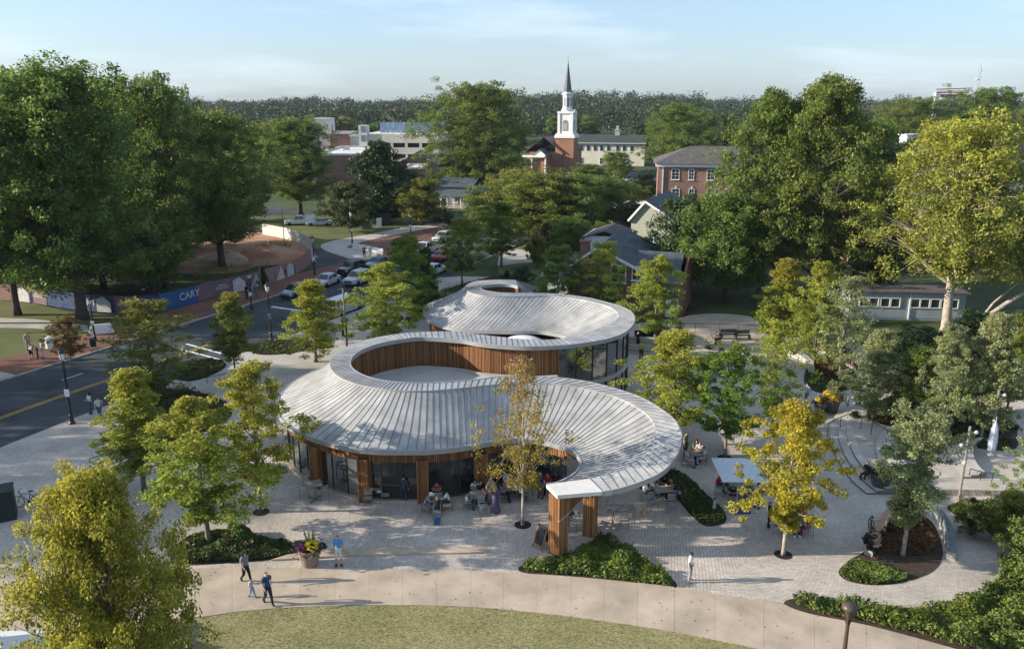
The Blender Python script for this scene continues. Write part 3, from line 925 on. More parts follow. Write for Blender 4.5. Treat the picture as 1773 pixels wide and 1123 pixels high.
def pier(px, py, wd=0.62, dp=0.62, rz=None, zt=2.7):
    p = P(px, py)
    j = min(range(wn), key=lambda q: (gfs[q] - p).length)
    t = (gfs[min(j + 1, wn - 1)] - gfs[max(j - 1, 0)]).normalized()
    c = gfs[j].lerp(p, 0.3) if (gfs[j] - p).length < 2 else p
    rz = math.atan2(t.y, t.x)
    post_at(c, wd, dp, rz, zt)
def post_at(c, wd, dp, rz, zt, name='pier', z0=0.0):
    b = MB(); n = max(3, round(wd / 0.1)); n2 = max(3, round(dp / 0.1))
    b.box((0, 0, (zt + z0) / 2), (wd - .06, dp - .06, zt - z0), 0)
    Rm = Matrix.Rotation(rz, 4, 'Z'); mb = MB()
    for s in (-1, 1):
        for i in range(n):
            x = -wd / 2 + wd * (i + .5) / n; mb.box((x, s * (dp / 2), (zt + z0) / 2), (wd / n * .7, 0.05, zt - z0))
        for i in range(n2):
            y = -dp / 2 + dp * (i + .5) / n2; mb.box((s * (wd / 2), y, (zt + z0) / 2), (0.05, dp / n2 * .7, zt - z0))
    core_ = b; o = thing(name, None, None, (0, 0, 0)); bpy.data.objects.remove(o)
    for q, nm, mm in ((core_, name, M_woodback), (mb, name + '_battens', M_wood)):
        q.v = [tuple((Rm @ Vector(v)) + Vector((c.x, c.y, 0))) for v in q.v]
    pr = core_.obj(name, M_woodback, pav, origin=ORG)
    bo = mb.obj(name + '_battens', M_wood, pr, origin=ORG); bo['kind'] = 'stuff'
    return pr
for px, py in ((545, 842), (640, 872), (742, 870), (846, 862), (925, 832)):
    pier(px, py)
# portal legs and the arched beam at the front tip
A_ = P(965, 966); B_ = P(979.5, 957.5)
rz1 = math.atan2((B_ - A_).y, (B_ - A_).x)
post_at(P(966, 956.5) + Vector((0, 0, 0)), 0.66, 0.72, rz1 - 0.0, 3.32, 'portal_leg')
post_at(P(1021, 923), 0.60, 0.72, R(-20), 3.36, 'portal_leg')
pa, pc = P(966, 967, 0), P(1029, 931, 0)
pa = Vector((pa.x, pa.y, 0)); pc = Vector((pc.x, pc.y, 0))
batten_wall('portal_beam', [pa.lerp(pc, k / 20) for k in range(21)], lambda f: 2.15 + 1.15 * f ** 1.4, 3.32, side=-1)
b = MB(); b.tube([pa.lerp(pc, k / 10) + Vector((0, 0, 2.12 + 1.15 * (k / 10) ** 1.4)) for k in range(11)], 0.06, 5); b.obj('beam_trim', M_zinc2, pav, origin=ORG)
# fascia of battens round the front opening
ol = []
for k in range(int(1.5 * NS), int(9.4 * NS)):
    l = Lc[k]; i = Ic[k]; d = Vector((i.x - l.x, i.y - l.y, 0)).normalized(); ol.append(Vector((l.x, l.y, 0)) + d * 0.3)
batten_wall('opening_fascia', ol, 2.75, 3.16, side=1)
# wall of the back cone, facing the court
cl_ = []
for k in range(int((27 + 14.5) * NS), int((27 + 23) * NS)):
    l = Lc[k]; i = Ic[k]; d = Vector((i.x - l.x, i.y - l.y, 0)).normalized(); cl_.append(Vector((l.x, l.y, 0)) + d * 0.6)
batten_wall('court_wall', cl_, 0.0, 3.18, side=1)
# inside of the front building: floor, back counter, shelf wall, ceiling light panels off
b = MB(); b.prism([(p.x, p.y) for p in gfs] + [(-8, 60), (0, 58)], 0.0, 0.06); b.obj('interior_floor', M_infloor, pav, origin=ORG)
iw = [pol(C1, 5.6, a, 0) for a in range(-200, -20, 12)]
b = MB(); b.grid([[(p.x, p.y, 0.05) for p in iw], [(p.x, p.y, 3.1) for p in iw]]); b.obj('inner_wall', M_inner, pav, origin=ORG)
b = MB(); b.box((-9.6, 45.7, 1.3), (1.7, .06, 1.9), R(-38)); b.obj('display_panel', mat('display', (0.42, 0.46, 0.45), 0.6, var=0.5, scale=2.5), pav, origin=ORG)
b = MB(); b.box((-2.6, 45.3, 1.5), (2.1, .06, 1.5), R(5)); b.obj('display_panel', mat('display2', (0.45, 0.52, 0.55), 0.6, var=0.2, scale=1.5), pav, origin=ORG)
b = MB(); b.box((-5.4, 46.0, 0.55), (3.2, .7, 1.1)); b.obj('counter', M_inner, pav, origin=ORG)
b = MB()
for k in range(4): b.box((-8.2, 45.0, 0.5 + .5 * k), (0.9, .35, .05), R(-20))
b.box((-8.2, 45.2, 1.3), (0.95, .04, 2.2), R(-20)); b.obj('shelf', M_white, pav, origin=ORG)
# access hatch by the terrace and an edge hatch line on the roof
b = MB(); a = P(478, 815); b.box((a.x, a.y, 0.02), (1.3, 1.0, 0.04), R(20)); tag(b.obj('floor_grate', mat('dark_steel', (0.03, 0.03, 0.03), 0.6), None), 'dark steel floor grate in the paving left of the pavilion', 'grate')
# ================================================================== TREES
M_bark = mat('bark_grey', (0.16, 0.135, 0.11), 0.95, var=0.3, scale=5, bump=0.6, bscale=14)
M_bark2 = mat('bark_pale', (0.33, 0.285, 0.23), 0.95, var=0.25, scale=4, bump=0.5, bscale=12)
M_bark3 = mat('bark_dark', (0.075, 0.06, 0.05), 0.95, var=0.3, scale=5, bump=0.6, bscale=10)
LM = {
 'oak': leaf_mat('leaf_oak', [(0.078, 0.134, 0.028), (0.125, 0.19, 0.041), (0.182, 0.244, 0.054), (0.275, 0.305, 0.074)]),
 'oak2': leaf_mat('leaf_oak_warm', [(0.074, 0.126, 0.025), (0.121, 0.182, 0.036), (0.175, 0.239, 0.05), (0.258, 0.293, 0.065)]),
 'dark': leaf_mat('leaf_magnolia', [(0.022, 0.046, 0.015), (0.034, 0.065, 0.021), (0.049, 0.084, 0.026), (0.085, 0.106, 0.039)], trans=0.15),
 'bronze': leaf_mat('leaf_bronze', [(0.042, 0.042, 0.019), (0.072, 0.06, 0.026), (0.102, 0.078, 0.034), (0.144, 0.102, 0.041)], trans=0.2),
 'lime': leaf_mat('leaf_lime', [(0.169, 0.238, 0.033), (0.25, 0.319, 0.044), (0.338, 0.377, 0.055), (0.438, 0.412, 0.083)], top=(0.43, 0.40, 0.065), topstart=0.55),
 'green': leaf_mat('leaf_green', [(0.086, 0.172, 0.022), (0.138, 0.236, 0.032), (0.196, 0.293, 0.04), (0.287, 0.333, 0.055)], top=(0.27, 0.25, 0.04), topstart=0.7),
 'mix': leaf_mat('leaf_mixed', [(0.138, 0.22, 0.029), (0.219, 0.296, 0.04), (0.312, 0.36, 0.05), (0.425, 0.394, 0.072)], top=(0.46, 0.33, 0.06), topstart=0.68),
 'gold': leaf_mat('leaf_gold', [(0.198, 0.231, 0.025), (0.352, 0.326, 0.035), (0.484, 0.42, 0.045), (0.55, 0.399, 0.05)], top=(0.55, 0.42, 0.05), topstart=0.7),
 'willow': leaf_mat('leaf_willow', [(0.154, 0.209, 0.085), (0.232, 0.298, 0.121), (0.322, 0.38, 0.163), (0.438, 0.443, 0.217)], top=(0.34, 0.33, 0.16), topstart=0.7),
 'sparse': leaf_mat('leaf_sparse', [(0.159, 0.193, 0.03), (0.259, 0.241, 0.035), (0.389, 0.297, 0.05), (0.431, 0.221, 0.05)], top=(0.36, 0.23, 0.11), topstart=0.5),
 'olive': leaf_mat('leaf_olive', [(0.097, 0.144, 0.026), (0.157, 0.207, 0.036), (0.227, 0.259, 0.046), (0.302, 0.276, 0.06)], top=(0.30, 0.25, 0.06), topstart=0.8),
 'goldolive': leaf_mat('leaf_gold_olive', [(0.168, 0.185, 0.024), (0.258, 0.258, 0.034), (0.36, 0.33, 0.046), (0.468, 0.37, 0.065)], top=(0.42, 0.34, 0.055), topstart=0.6),
 'rust': leaf_mat('leaf_rust', [(0.117, 0.112, 0.024), (0.195, 0.135, 0.031), (0.26, 0.15, 0.036), (0.156, 0.165, 0.036)]),
 'yellow': leaf_mat('leaf_yellow', [(.17,.205,.04),(.25,.275,.05),(.34,.335,.065),(.44,.385,.085)], top=(0.50, 0.44, 0.06), topstart=0.7),
 'far': leaf_mat('leaf_far', [(0.031, 0.053, 0.021), (0.047, 0.074, 0.026), (0.066, 0.093, 0.033), (0.094, 0.11, 0.04)], trans=0.2),
 'soft': leaf_mat('leaf_farsoft', [(.022, .040, .017), (.030, .050, .020), (.037, .058, .022), (.048, .066, .027)], trans=0.2),
 'soft2': leaf_mat('leaf_farsoft_warm', [(.034, .050, .017), (.044, .060, .020), (.056, .070, .022), (.070, .078, .027)], trans=0.2),
 'hedge': leaf_mat('leaf_hedge', [(0.05, 0.094, 0.018), (0.088, 0.138, 0.025), (0.138, 0.188, 0.035), (0.213, 0.237, 0.062)], trans=0.25, clump=0.45),
 'cover': leaf_mat('leaf_cover', [(0.038, 0.061, 0.019), (0.061, 0.088, 0.024), (0.088, 0.115, 0.03), (0.121, 0.121, 0.041)], trans=0.2, clump=0.4),
 'redcover': leaf_mat('leaf_redcover', [(0.10, 0.05, 0.025), (0.16, 0.075, 0.03), (0.12, 0.085, 0.03), (0.20, 0.11, 0.05)], trans=0.2),
}

def leaf_quads(cent, size, rs, out=None, up=0.45, aspect=0.55, jit=0.35):
    """rhombic leaves around given centres"""
    n = len(cent)
    nrm = rs.normal(0, 1, (n, 3))
    if out is not None:
        nrm = nrm * 0.9 + out * 0.4
    nrm[:, 2] += up
    nrm /= np.linalg.norm(nrm, axis=1, keepdims=True) + 1e-9
    t = rs.normal(0, 1, (n, 3)); t -= nrm * np.sum(t * nrm, 1, keepdims=True)
    t /= np.linalg.norm(t, axis=1, keepdims=True) + 1e-9
    bb = np.cross(nrm, t)
    s = (size * rs.uniform(1 - jit, 1 + jit, n))[:, None]
    V = np.zeros((n, 4, 3))
    V[:, 0] = cent - t * s * .5; V[:, 1] = cent + bb * s * aspect * .5 + nrm * s * .08
    V[:, 2] = cent + t * s * .5; V[:, 3] = cent - bb * s * aspect * .5 + nrm * s * .08
    return V.reshape(-1, 3), np.arange(n * 4).reshape(-1, 4)

SHAPES = {
 'round': lambda u: math.sqrt(max(0, 1 - (2 * u - 1) ** 2)) ,
 'oval': lambda u: max(0.0, math.sin(PI * u ** 0.72)) ** 0.7,
 'pyr': lambda u: (1 - u) ** 0.75 * min(1, u / .10 + .35) + 0.03,
 'cone': lambda u: (1 - u) ** 0.9 * min(1, u / .06 + .4) + 0.03,
 'oak': lambda u: min(1.0, 1.55 * (u + .02) ** .38 * (1.0 - u) ** .42),
 'vase': lambda u: (0.25 + 0.85 * u) * (1 - u ** 5) ** .5 ,
 'dome': lambda u: math.sqrt(max(0, 1 - u ** 2.2)),
 'tall': lambda u: min(1.0, (u + .05) / .2) ** .5 * (1 - u ** 2.6) ** .6,
}

def tree_meshes(name, seed, h, rad, base, shape='oval', nl=10, nc=9, lv=60, leaf=0.14, cr_=0.42, trunk=0.10, bark=None, lm='lime', stems=1, flat=0.75, hollow=0.35, lean=(0, 0), twigs=True, rise=0.55, ragged=0.25, up=.45, limb=0.45):
    """tapered trunk, boughs to every leaf cluster, leaves spread through the crown: boughs > clusters > leaves"""
    rs = np.random.RandomState(seed); rr = random.Random(seed)
    fn = SHAPES[shape]
    lobes = []
    ph = [rr.uniform(0, 6.28) for _ in range(4)]
    for i in range(nl):
        for _ in range(60):
            u = (i + rr.random()) / nl if nl > 4 else rr.random()
            u = min(.95, max(.015, u))
            az = i * 2.39996 + rr.uniform(-.5, .5)
            R_ = fn(u) * rad * (1 + ragged * math.sin(2 * az + ph[0] + 3 * u) * .6 + ragged * math.sin(3 * az + ph[1] - 5 * u) * .5 + rr.uniform(-ragged, ragged) * .6)
            R_ = min(R_, max(fn(u), .25) * rad * (1.12 if stems > 1 else 1.22))
            q = math.sqrt(rr.uniform(hollow ** 2, 1))
            if rr.random() < 1: break
        z = base + u * (h - base)
        lobes.append((Vector((R_ * q * .80 * math.cos(az) + lean[0] * u, R_ * q * .80 * math.sin(az) + lean[1] * u, z)), max(.2 * rad, R_ * .55)))
    tb = MB()
    def tr_at(z):
        f = min(1, z / h); return Vector((lean[0] * f * f + math.sin(f * 5 + ph[2]) * trunk * 1.2 * f, lean[1] * f * f + math.cos(f * 4 + ph[3]) * trunk * 1.2 * f, z))
    tops = []
    if stems == 1:
        zs = [0, .04 * h, .15 * h, .3 * h, .5 * h, .7 * h, .9 * h]
        tb.tube([tr_at(z) for z in zs], [trunk * 1.5, trunk * 1.08, trunk, trunk * .85, trunk * .6, trunk * .34, trunk * .1], 8 if h > 12 else 6)
    cents = []; outs = []
    ctr = Vector((lean[0] * .5, lean[1] * .5, base + (h - base) * .4))
    for c, lr in lobes:
        d = math.hypot(c.x - lean[0] * .5, c.y - lean[1] * .5)
        zs = max(base * .75, c.z - d * rise - .05 * h) if stems == 1 else 0.1
        st = tr_at(min(zs, .85 * h)) if stems == 1 else Vector((rr.uniform(-.12, .12), rr.uniform(-.12, .12), .05)) * (trunk * 8)
        m1 = st.lerp(c, .35) + Vector((0, 0, (c.z - st.z) * .05 - .02 * d)); m2 = st.lerp(c, .7) + Vector((rr.uniform(-.05, .05) * d, rr.uniform(-.05, .05) * d, .04 * d))
        r0 = trunk * limb * (1 - .6 * zs / h)
        tb.tube([st, m1, m2, c], [r0, r0 * .7, r0 * .45, r0 * .15], 5 if h > 12 else 4, cap=False)
        for k in range(nc):
            v = Vector((rr.gauss(0, 1), rr.gauss(0, 1), rr.gauss(0, 1) * flat)); v.normalize()
            v *= lr * rr.uniform(.25, 1.0) ** .6 * rr.choice((1.0, 1.05, 1.14))
            p = c + v
            if p.z < base * .8: p.z = base * .8 + abs(rr.gauss(0, .1)) * h * .05
            cents.append(p); o = p - ctr; o.normalize(); outs.append(o)
            if twigs and (k % 2 == 0 or nc < 6):
                tb.tube([m2, m2.lerp(p, .55) + Vector((0, 0, .03 * h * rr.uniform(-.3, .3))), p], [r0 * .3, r0 * .18, r0 * .05], 3, cap=False)
    CN = np.array([tuple(c) for c in cents]); ON = np.array([tuple(o) for o in outs])
    cnt = rs.poisson(lv, len(CN)); idx = np.repeat(np.arange(len(CN)), cnt)
    off = rs.normal(0, 1, (len(idx), 3)); off /= np.linalg.norm(off, axis=1, keepdims=True); off *= (rs.uniform(0, 1, len(idx)) ** .45)[:, None]
    cs = cr_ * rs.uniform(.7, 1.35, len(CN))
    pts = CN[idx] + off * cs[idx][:, None] * np.array([1, 1, .72])
    V, F = leaf_quads(pts, leaf, rs, ON[idx], up=up)
    tm = tb.mesh(name + '_trunk', bark or M_bark, smooth=True)
    cm = np_mesh(name + '_crown', V, F, [LM[lm]])
    return tm, cm

TREES = {}
def proto(key, **kw):
    TREES[key] = tree_meshes(key, **kw)

def tree(name, key, loc, label, scale=1.0, rz=0.0, group=None, lm=None, cat='tree'):
    tm, cm = TREES[key]
    t = thing(name, label, cat, loc, rz, group, scale)
    link('trunk', tm, t); o = link('crown', cm, t)
    if lm:
        o.material_slots[0].link = 'OBJECT'; o.material_slots[0].material = LM[lm]
    return t

# ---- young street and plaza trees (about 8 m): several builds so no two neighbours match
proto('y1', seed=11, h=8.0, rad=1.75, base=1.7, shape='oval', nl=22, nc=11, lv=79, leaf=0.135, cr_=.30, trunk=.085, lm='lime', hollow=.2, rise=.9, ragged=.3)
proto('y2', seed=23, h=8.0, rad=1.85, base=1.6, shape='pyr', nl=24, nc=11, lv=79, leaf=0.135, cr_=.30, trunk=.085, lm='lime', hollow=.2, rise=.8, ragged=.3)
proto('y3', seed=37, h=8.0, rad=2.1, base=1.8, shape='oval', nl=22, nc=12, lv=84, leaf=0.135, cr_=.30, trunk=.09, lm='mix', hollow=.25, rise=.8, ragged=.35)
proto('y4', seed=41, h=8.0, rad=1.6, base=1.4, shape='tall', nl=22, nc=11, lv=74, leaf=0.135, cr_=.30, trunk=.08, lm='lime', hollow=.2, rise=1.1, ragged=.35)
proto('y5', seed=59, h=8.0, rad=2.3, base=1.9, shape='round', nl=24, nc=12, lv=84, leaf=0.135, cr_=.30, trunk=.09, lm='green', hollow=.3, rise=.8, ragged=.35)
proto('ys', seed=67, h=8.9, rad=2.35, base=2.3, shape='oval', nl=34, nc=6, lv=35, leaf=0.135, cr_=.36, trunk=.085, lm='sparse', hollow=.25, rise=1.0, ragged=.3, bark=M_bark2, limb=.5)
proto('yo', seed=71, h=8.0, rad=1.7, base=1.3, shape='tall', nl=24, nc=11, lv=40, leaf=0.135, cr_=.30, trunk=.08, lm='olive', hollow=.2, rise=1.0, ragged=.35)
proto('yw', seed=83, h=7.5, rad=2.0, base=1.5, shape='pyr', nl=28, nc=12, lv=84, leaf=0.135, cr_=.30, trunk=.085, lm='willow', bark=M_bark2, hollow=.2, rise=.7, ragged=.3, up=.2)
proto('yw2', seed=97, h=7.5, rad=2.2, base=1.4, shape='oval', nl=28, nc=12, lv=84, leaf=0.135, cr_=.30, trunk=.085, lm='willow', bark=M_bark2, hollow=.2, rise=.8, ragged=.35, up=.2)
proto('yc', seed=101, h=7.0, rad=1.45, base=1.7, shape='tall', nl=22, nc=7, lv=120, leaf=0.135, cr_=.34, trunk=.06, lm='olive', hollow=.15, rise=1.3, ragged=.25)
proto('gold', seed=113, h=8.1, rad=2.2, base=1.7, shape='oval', nl=24, nc=12, lv=86, leaf=0.14, cr_=.30, trunk=.09, lm='gold', hollow=.25, rise=.8, ragged=.35, bark=M_bark2)
proto('vase', seed=127, h=7.9, rad=2.0, base=1.8, shape='vase', nl=26, nc=12, lv=73, leaf=0.135, cr_=.30, trunk=.10, lm='willow', bark=M_bark2, hollow=.2, rise=1.2, ragged=.4)
proto('bush', seed=131, h=6.6, rad=2.7, base=.9, shape='oval', nl=64, nc=11, lv=105, leaf=0.105, cr_=.36, trunk=.11, lm='lime', stems=7, hollow=.35, ragged=.10, bark=M_bark, limb=.55)
# ---- big trees
proto('oakA', seed=201, h=25, rad=9.0, base=5, shape='oak', nl=46, nc=16, lv=88, leaf=0.34, cr_=1.05, trunk=.50, lm='oak', hollow=.35, flat=.6, rise=.6, ragged=.42, bark=M_bark3)
proto('oakB', seed=211, h=24, rad=8.0, base=4, shape='tall', nl=46, nc=16, lv=88, leaf=0.34, cr_=1.0, trunk=.48, lm='oak2', hollow=.35, flat=.6, rise=.7, ragged=.3, bark=M_bark)
proto('oakC', seed=223, h=24, rad=9.5, base=5, shape='round', nl=44, nc=16, lv=88, leaf=0.35, cr_=1.05, trunk=.5, lm='oak2', hollow=.4, flat=.6, rise=.6, ragged=.48, bark=M_bark3)
proto('mid', seed=233, h=13, rad=5.5, base=2.5, shape='oak', nl=28, nc=13, lv=80, leaf=0.32, cr_=.95, trunk=.3, lm='oak', hollow=.35, flat=.6, ragged=.35, bark=M_bark3)
proto('magn', seed=241, h=13, rad=4.6, base=1.0, shape='oval', nl=30, nc=12, lv=60, leaf=0.40, cr_=.85, trunk=.26, lm='dark', hollow=.3, flat=.7, ragged=.25, bark=M_bark3)
proto('ball', seed=251, h=9, rad=4.6, base=1.6, shape='round', nl=30, nc=11, lv=60, leaf=0.33, cr_=.7, trunk=.22, lm='olive', hollow=.4, flat=.7, ragged=.16, bark=M_bark3)
proto('yel', seed=263, h=20, rad=7.6, base=6.5, shape='oak', nl=60, nc=13, lv=70, leaf=0.30, cr_=.95, trunk=.42, lm='yellow', hollow=.3, flat=.6, rise=.75, ragged=.35, bark=M_bark2, lean=(1.0, 0), limb=.55)
proto('conif', seed=271, h=8, rad=1.9, base=.4, shape='cone', nl=34, nc=8, lv=60, leaf=0.24, cr_=.42, trunk=.12, lm='dark', hollow=.2, flat=.5, rise=.1, ragged=.12, bark=M_bark3)
proto('pine', seed=281, h=20, rad=4.6, base=7, shape='oval', nl=20, nc=9, lv=34, leaf=0.75, cr_=1.25, trunk=.28, lm='far', hollow=.2, flat=.5, ragged=.4, bark=M_bark3, twigs=False)
proto('farA', seed=283, h=18, rad=6.2, base=2.5, shape='oak', nl=22, nc=9, lv=34, leaf=0.85, cr_=1.5, trunk=.3, lm='far', hollow=.35, flat=.6, ragged=.35, bark=M_bark3, twigs=False)
proto('farB', seed=293, h=17, rad=5.4, base=2, shape='round', nl=20, nc=9, lv=34, leaf=0.85, cr_=1.4, trunk=.3, lm='far', hollow=.35, flat=.6, ragged=.35, bark=M_bark3, twigs=False)

def tp(name, key, px, py, top, label, half=None, group=None, lm=None, rz=None, z=0.0, hn=8.0, rn=1.8, cat='tree'):
    """plant a tree at the foot point seen at (px,py), as tall as its top shows at photo row `top`, crown half-width `half` px"""
    hn, rn = stats(key)
    g = P(px, py, z); t = PY(px, top, g.y)
    hh = t.z - z
    d = g.y * _ct + (CAMH - hh * .6) * _st
    s = hh / hn
    sx = (half * d / FPX) / rn if half else s
    return tree(name, key, (g.x, g.y, z), label, (sx, sx, s), rz if rz is not None else rnd.uniform(0, 6.28), group, lm, cat)

STAT = {}
def stats(key):
    if key not in STAT:
        me = TREES[key][1]; v = np.zeros(len(me.vertices) * 3, np.float32); me.vertices.foreach_get('co', v); v = v.reshape(-1, 3)
        STAT[key] = (float(np.percentile(v[:, 2], 99.7)), float(np.percentile(np.abs(v[:, 0]), 98.8)))
    return STAT[key]
YG = 'young trees planted in the plaza paving'
SG = 'young trees along the street edge'
tp('street_tree', 'y1', 362, 942, 690, 'lime green young tree with orange tips beside the planting bed by the walk', 84, YG, 'mix', hn=8.1, rn=1.9)
tp('street_tree', 'y3', 452, 886, 630, 'pale yellow green tree overlapping the left edge of the pavilion roof', 84, YG, 'lime', hn=8.1, rn=2.2)
tp('street_tree', 'y2', 250, 850, 640, 'yellow green tree beside the left handrail steps', 70, YG, 'lime', hn=8.1, rn=1.9)
tp('street_tree', 'yo', 270, 698, 520, 'thin olive green tree standing by the road kerb, right of the black lamp', 68, SG, 'olive', hn=8, rn=1.75)
tp('street_tree', 'yc', 408, 650, 508, 'small upright dark olive tree with a bare thin stem by the crosswalk', 36, SG, 'olive', hn=7, rn=1.5)
tp('street_tree', 'y2', 547, 626, 486, 'bright yellow green tree in front of the teal parked sedan', 54, SG, 'lime', hn=8.1, rn=1.9)
tp('street_tree', 'y1', 668, 604, 455, 'broad yellow green tree behind the big roof oculus, right of the white van', 62, SG, 'lime', hn=8, rn=1.8)
tp('street_tree', 'y4', 712, 562, 408, 'narrow darker green tree behind the broad yellow green one', 40, SG, 'green', hn=8, rn=1.7)
tp('conifer', 'conif', 738, 543, 430, 'dark narrow evergreen left of the rear roof cone', 24, None, 'dark', hn=8, rn=1.9)
tp('street_tree', 'y5', 800, 494, 378, 'bluish green round tree behind the rear roof cone', 48, SG, 'green', hn=8, rn=2.3)
tp('street_tree', 'y3', 868, 462, 350, 'fresh green tree at the driveway, left of the brick house', 52, SG, 'green', hn=8.1, rn=2.1)
tp('street_tree', 'y4', 965, 548, 425, 'grey green tree in front of the brick house left wing', 44, None, 'green', hn=8, rn=1.7)
tp('street_tree', 'yo', 1044, 556, 418, 'thin yellowish tree in front of the brick house gable window', 36, None, 'lime', hn=8, rn=1.75)
tp('street_tree', 'y1', 1133, 602, 444, 'bright lime tree right of the rear ring roof', 46, YG, 'lime', hn=8, rn=1.8)
tp('street_tree', 'y3', 1162, 770, 572, 'full yellow green tree touching the right edge of the front roof', 86, YG, 'lime', hn=8.1, rn=2.2)
tp('street_tree', 'y5', 1255, 792, 594, 'deep green tree above the dark tables, left of the sunshade', 72, YG, 'green', hn=8, rn=2.3)
tp('street_tree', 'ys', 905, 908, 622, 'half bare tree with see-through branches in front of the pavilion opening', 84, YG, 'sparse', hn=8.9, rn=2.3)
tp('street_tree', 'gold', 1356, 960, 698, 'golden yellow tree rising above the sunshade and seated people', 94, YG, 'gold', hn=8.1, rn=2.2)
tp('street_tree', 'y2', 1350, 610, 450, 'yellow tree with orange crown top before the tall dark oak', 48, YG, 'mix', hn=8.1, rn=1.9)
tp('street_tree', 'y4', 1408, 640, 455, 'slender light green tree beside the grey pole', 38, YG, 'lime', hn=8, rn=1.7)
tp('street_tree', 'yo', 1455, 655, 480, 'thin pale green tree next to the curved timber bench', 42, YG, 'willow', hn=8, rn=1.75)
tp('street_tree', 'yo', 1336, 745, 556, 'grey green thin tree left of the curved timber bench', 46, YG, 'lime', hn=8, rn=1.75)
WG = 'grey green trees on the stepped terrace'
tp('terrace_tree', 'yw', 1510, 735, 572, 'grey green conical tree with a white trunk on the terrace', 44, WG, hn=7.6, rn=2.0)
tp('terrace_tree', 'yw2', 1628, 765, 562, 'widest grey green tree in the middle of the terrace', 54, WG, hn=7.6, rn=2.3)
tp('terrace_tree', 'yw', 1697, 770, 545, 'tall grey green tree beside the white banner', 48, WG, hn=7.6, rn=2.0)
tp('terrace_tree', 'yw', 1575, 742, 600, 'dark green tree half hidden between two grey green terrace trees', 46, WG, 'oak', hn=7.6, rn=2.0)
tp('terrace_tree', 'y4', 1742, 720, 548, 'brownish green tree at the far right end of the terrace', 40, WG, 'olive', hn=8, rn=1.7)
tp('terrace_tree', 'yw2', 1800, 900, 740, 'pale leaved tree cut off by the right edge above the handrail', 66, WG, 'willow', hn=7.6, rn=2.3)
tp('terrace_tree', 'vase', 1563, 962, 703, 'vase shaped olive tree growing from the planted island', 62, YG, 'willow', hn=7.9, rn=2.05)
tp('ornamental_tree', 'y5', 124, 632, 547, 'small rusty red tree by the brick pavement', 34, None, 'rust', hn=8, rn=2.3)
tp('clump_tree', 'bush', 212, 1285, 822, 'large many-stemmed yellow green tree filling the lower left corner', 146, None, 'goldolive', hn=6.7, rn=2.8, rz=.6)

# ---- old oaks at the left, tall enough to stand against the sky
OG = 'old oaks over the corner lawn'
tp('oak_tree', 'oakA', 143, 552, 108, 'tall oak with a thick dark trunk behind the street lawn', 150, OG, 'oak2', hn=25, rn=9, rz=.4)
tp('oak_tree', 'oakC', 30, 545, 122, 'oak at the left edge with its trunk before the printed fence', 120, OG, 'oak2', hn=24, rn=9.5, rz=2.2)
tp('oak_tree', 'oakC', 288, 498, 130, 'pointed oak over the building site, taller than its right neighbour', 120, OG, 'oak', hn=24, rn=8, rz=1.0)
tp('oak_tree', 'oakA', 385, 462, 190, 'lower broad oak at the right end of the left tree mass', 95, OG, 'oak', hn=25, rn=9, rz=3.6)
tp('oak_tree', 'oakC', 215, 470, 150, 'oak behind the tall thick-trunked one, seen between crowns', 110, OG, 'oak', hn=24, rn=9.5, rz=4.4)
tp('oak_tree', 'oakB', 60, 470, 140, 'oak behind the left edge oak', 110, OG, 'oak', hn=24, rn=8, rz=5.0)
tp('oak_tree', 'oakC', -95, 560, 130, 'oak just cut off by the left edge of the view', 110, OG, 'oak', hn=24, rn=9.5, rz=1.7)
tp('understorey_tree', 'mid', 265, 508, 350, 'low dark tree behind the blue printed fence', 72, None, 'oak', hn=13, rn=5.5)
tp('understorey_tree', 'mid', 90, 520, 330, 'shaded low tree in front of the white house', 66, None, 'oak', hn=13, rn=5.5)

# ---- right hand giants
RG = 'tall trees right of the brick house'
tp('oak_tree', 'oakB', 1405, 522, 136, 'tallest tree right of centre, reaching above the horizon', 112, RG, 'oak2', hn=24, rn=8, rz=.3)
tp('oak_tree', 'oakB', 1315, 512, 160, 'tall tree left of the tallest one, over the brick hall', 92, RG, 'oak2', hn=24, rn=8, rz=2.5)
tp('oak_tree', 'oakA', 1478, 500, 210, 'dark tree at the right flank of the tall pair', 78, RG, 'oak', hn=25, rn=9, rz=4.5)
tp('oak_tree', 'mid', 1186, 500, 338, 'dense dark tree against the right side of the brick house', 56, RG, 'dark', hn=13, rn=5.5)
tp('oak_tree', 'mid', 1255, 520, 330, 'lower tree filling the gap under the tall pair', 70, RG, 'oak', hn=13, rn=5.5)
tp('oak_tree', 'mid', 1520, 505, 350, 'shaded tree left of the low grey building', 50, RG, 'dark', hn=13, rn=5.5)
tp('yellow_tree', 'yel', 1636, 578, 205, 'large yellow tree with pale forked trunk at the right edge', 142, None, 'yellow', hn=20, rn=7.8, rz=1.2)
tp('yellow_tree', 'yel', 1790, 560, 290, 'yellow green tree cut off by the right edge', 90, None, 'yellow', hn=20, rn=7.8, rz=3.0)

_g = P(1652, 582); _e = PY(1790, 498, _g.y - 1.0) - _g
lt_ = thing('leaning_tree', 'bare pale limb leaning right from the foot of the large yellow tree', 'tree', _g)
_b = MB(); _b.tube([(0, 0, 0), _e * .3 + Vector((0, 0, -.15)), _e * .65 + Vector((0, 0, .1)), _e, _e * 1.5 + Vector((0, 0, .8))], [.34, .27, .22, .17, .08], 8); _b.obj('trunk', M_bark2, lt_, smooth=True)
_b = MB(); _b.tube([_e * .32, _e * .5 + Vector((0, .2, .9)), _e * .8 + Vector((0, .3, 1.4))], [.15, .11, .05], 6); _b.obj('limb', M_bark2, lt_, smooth=True)

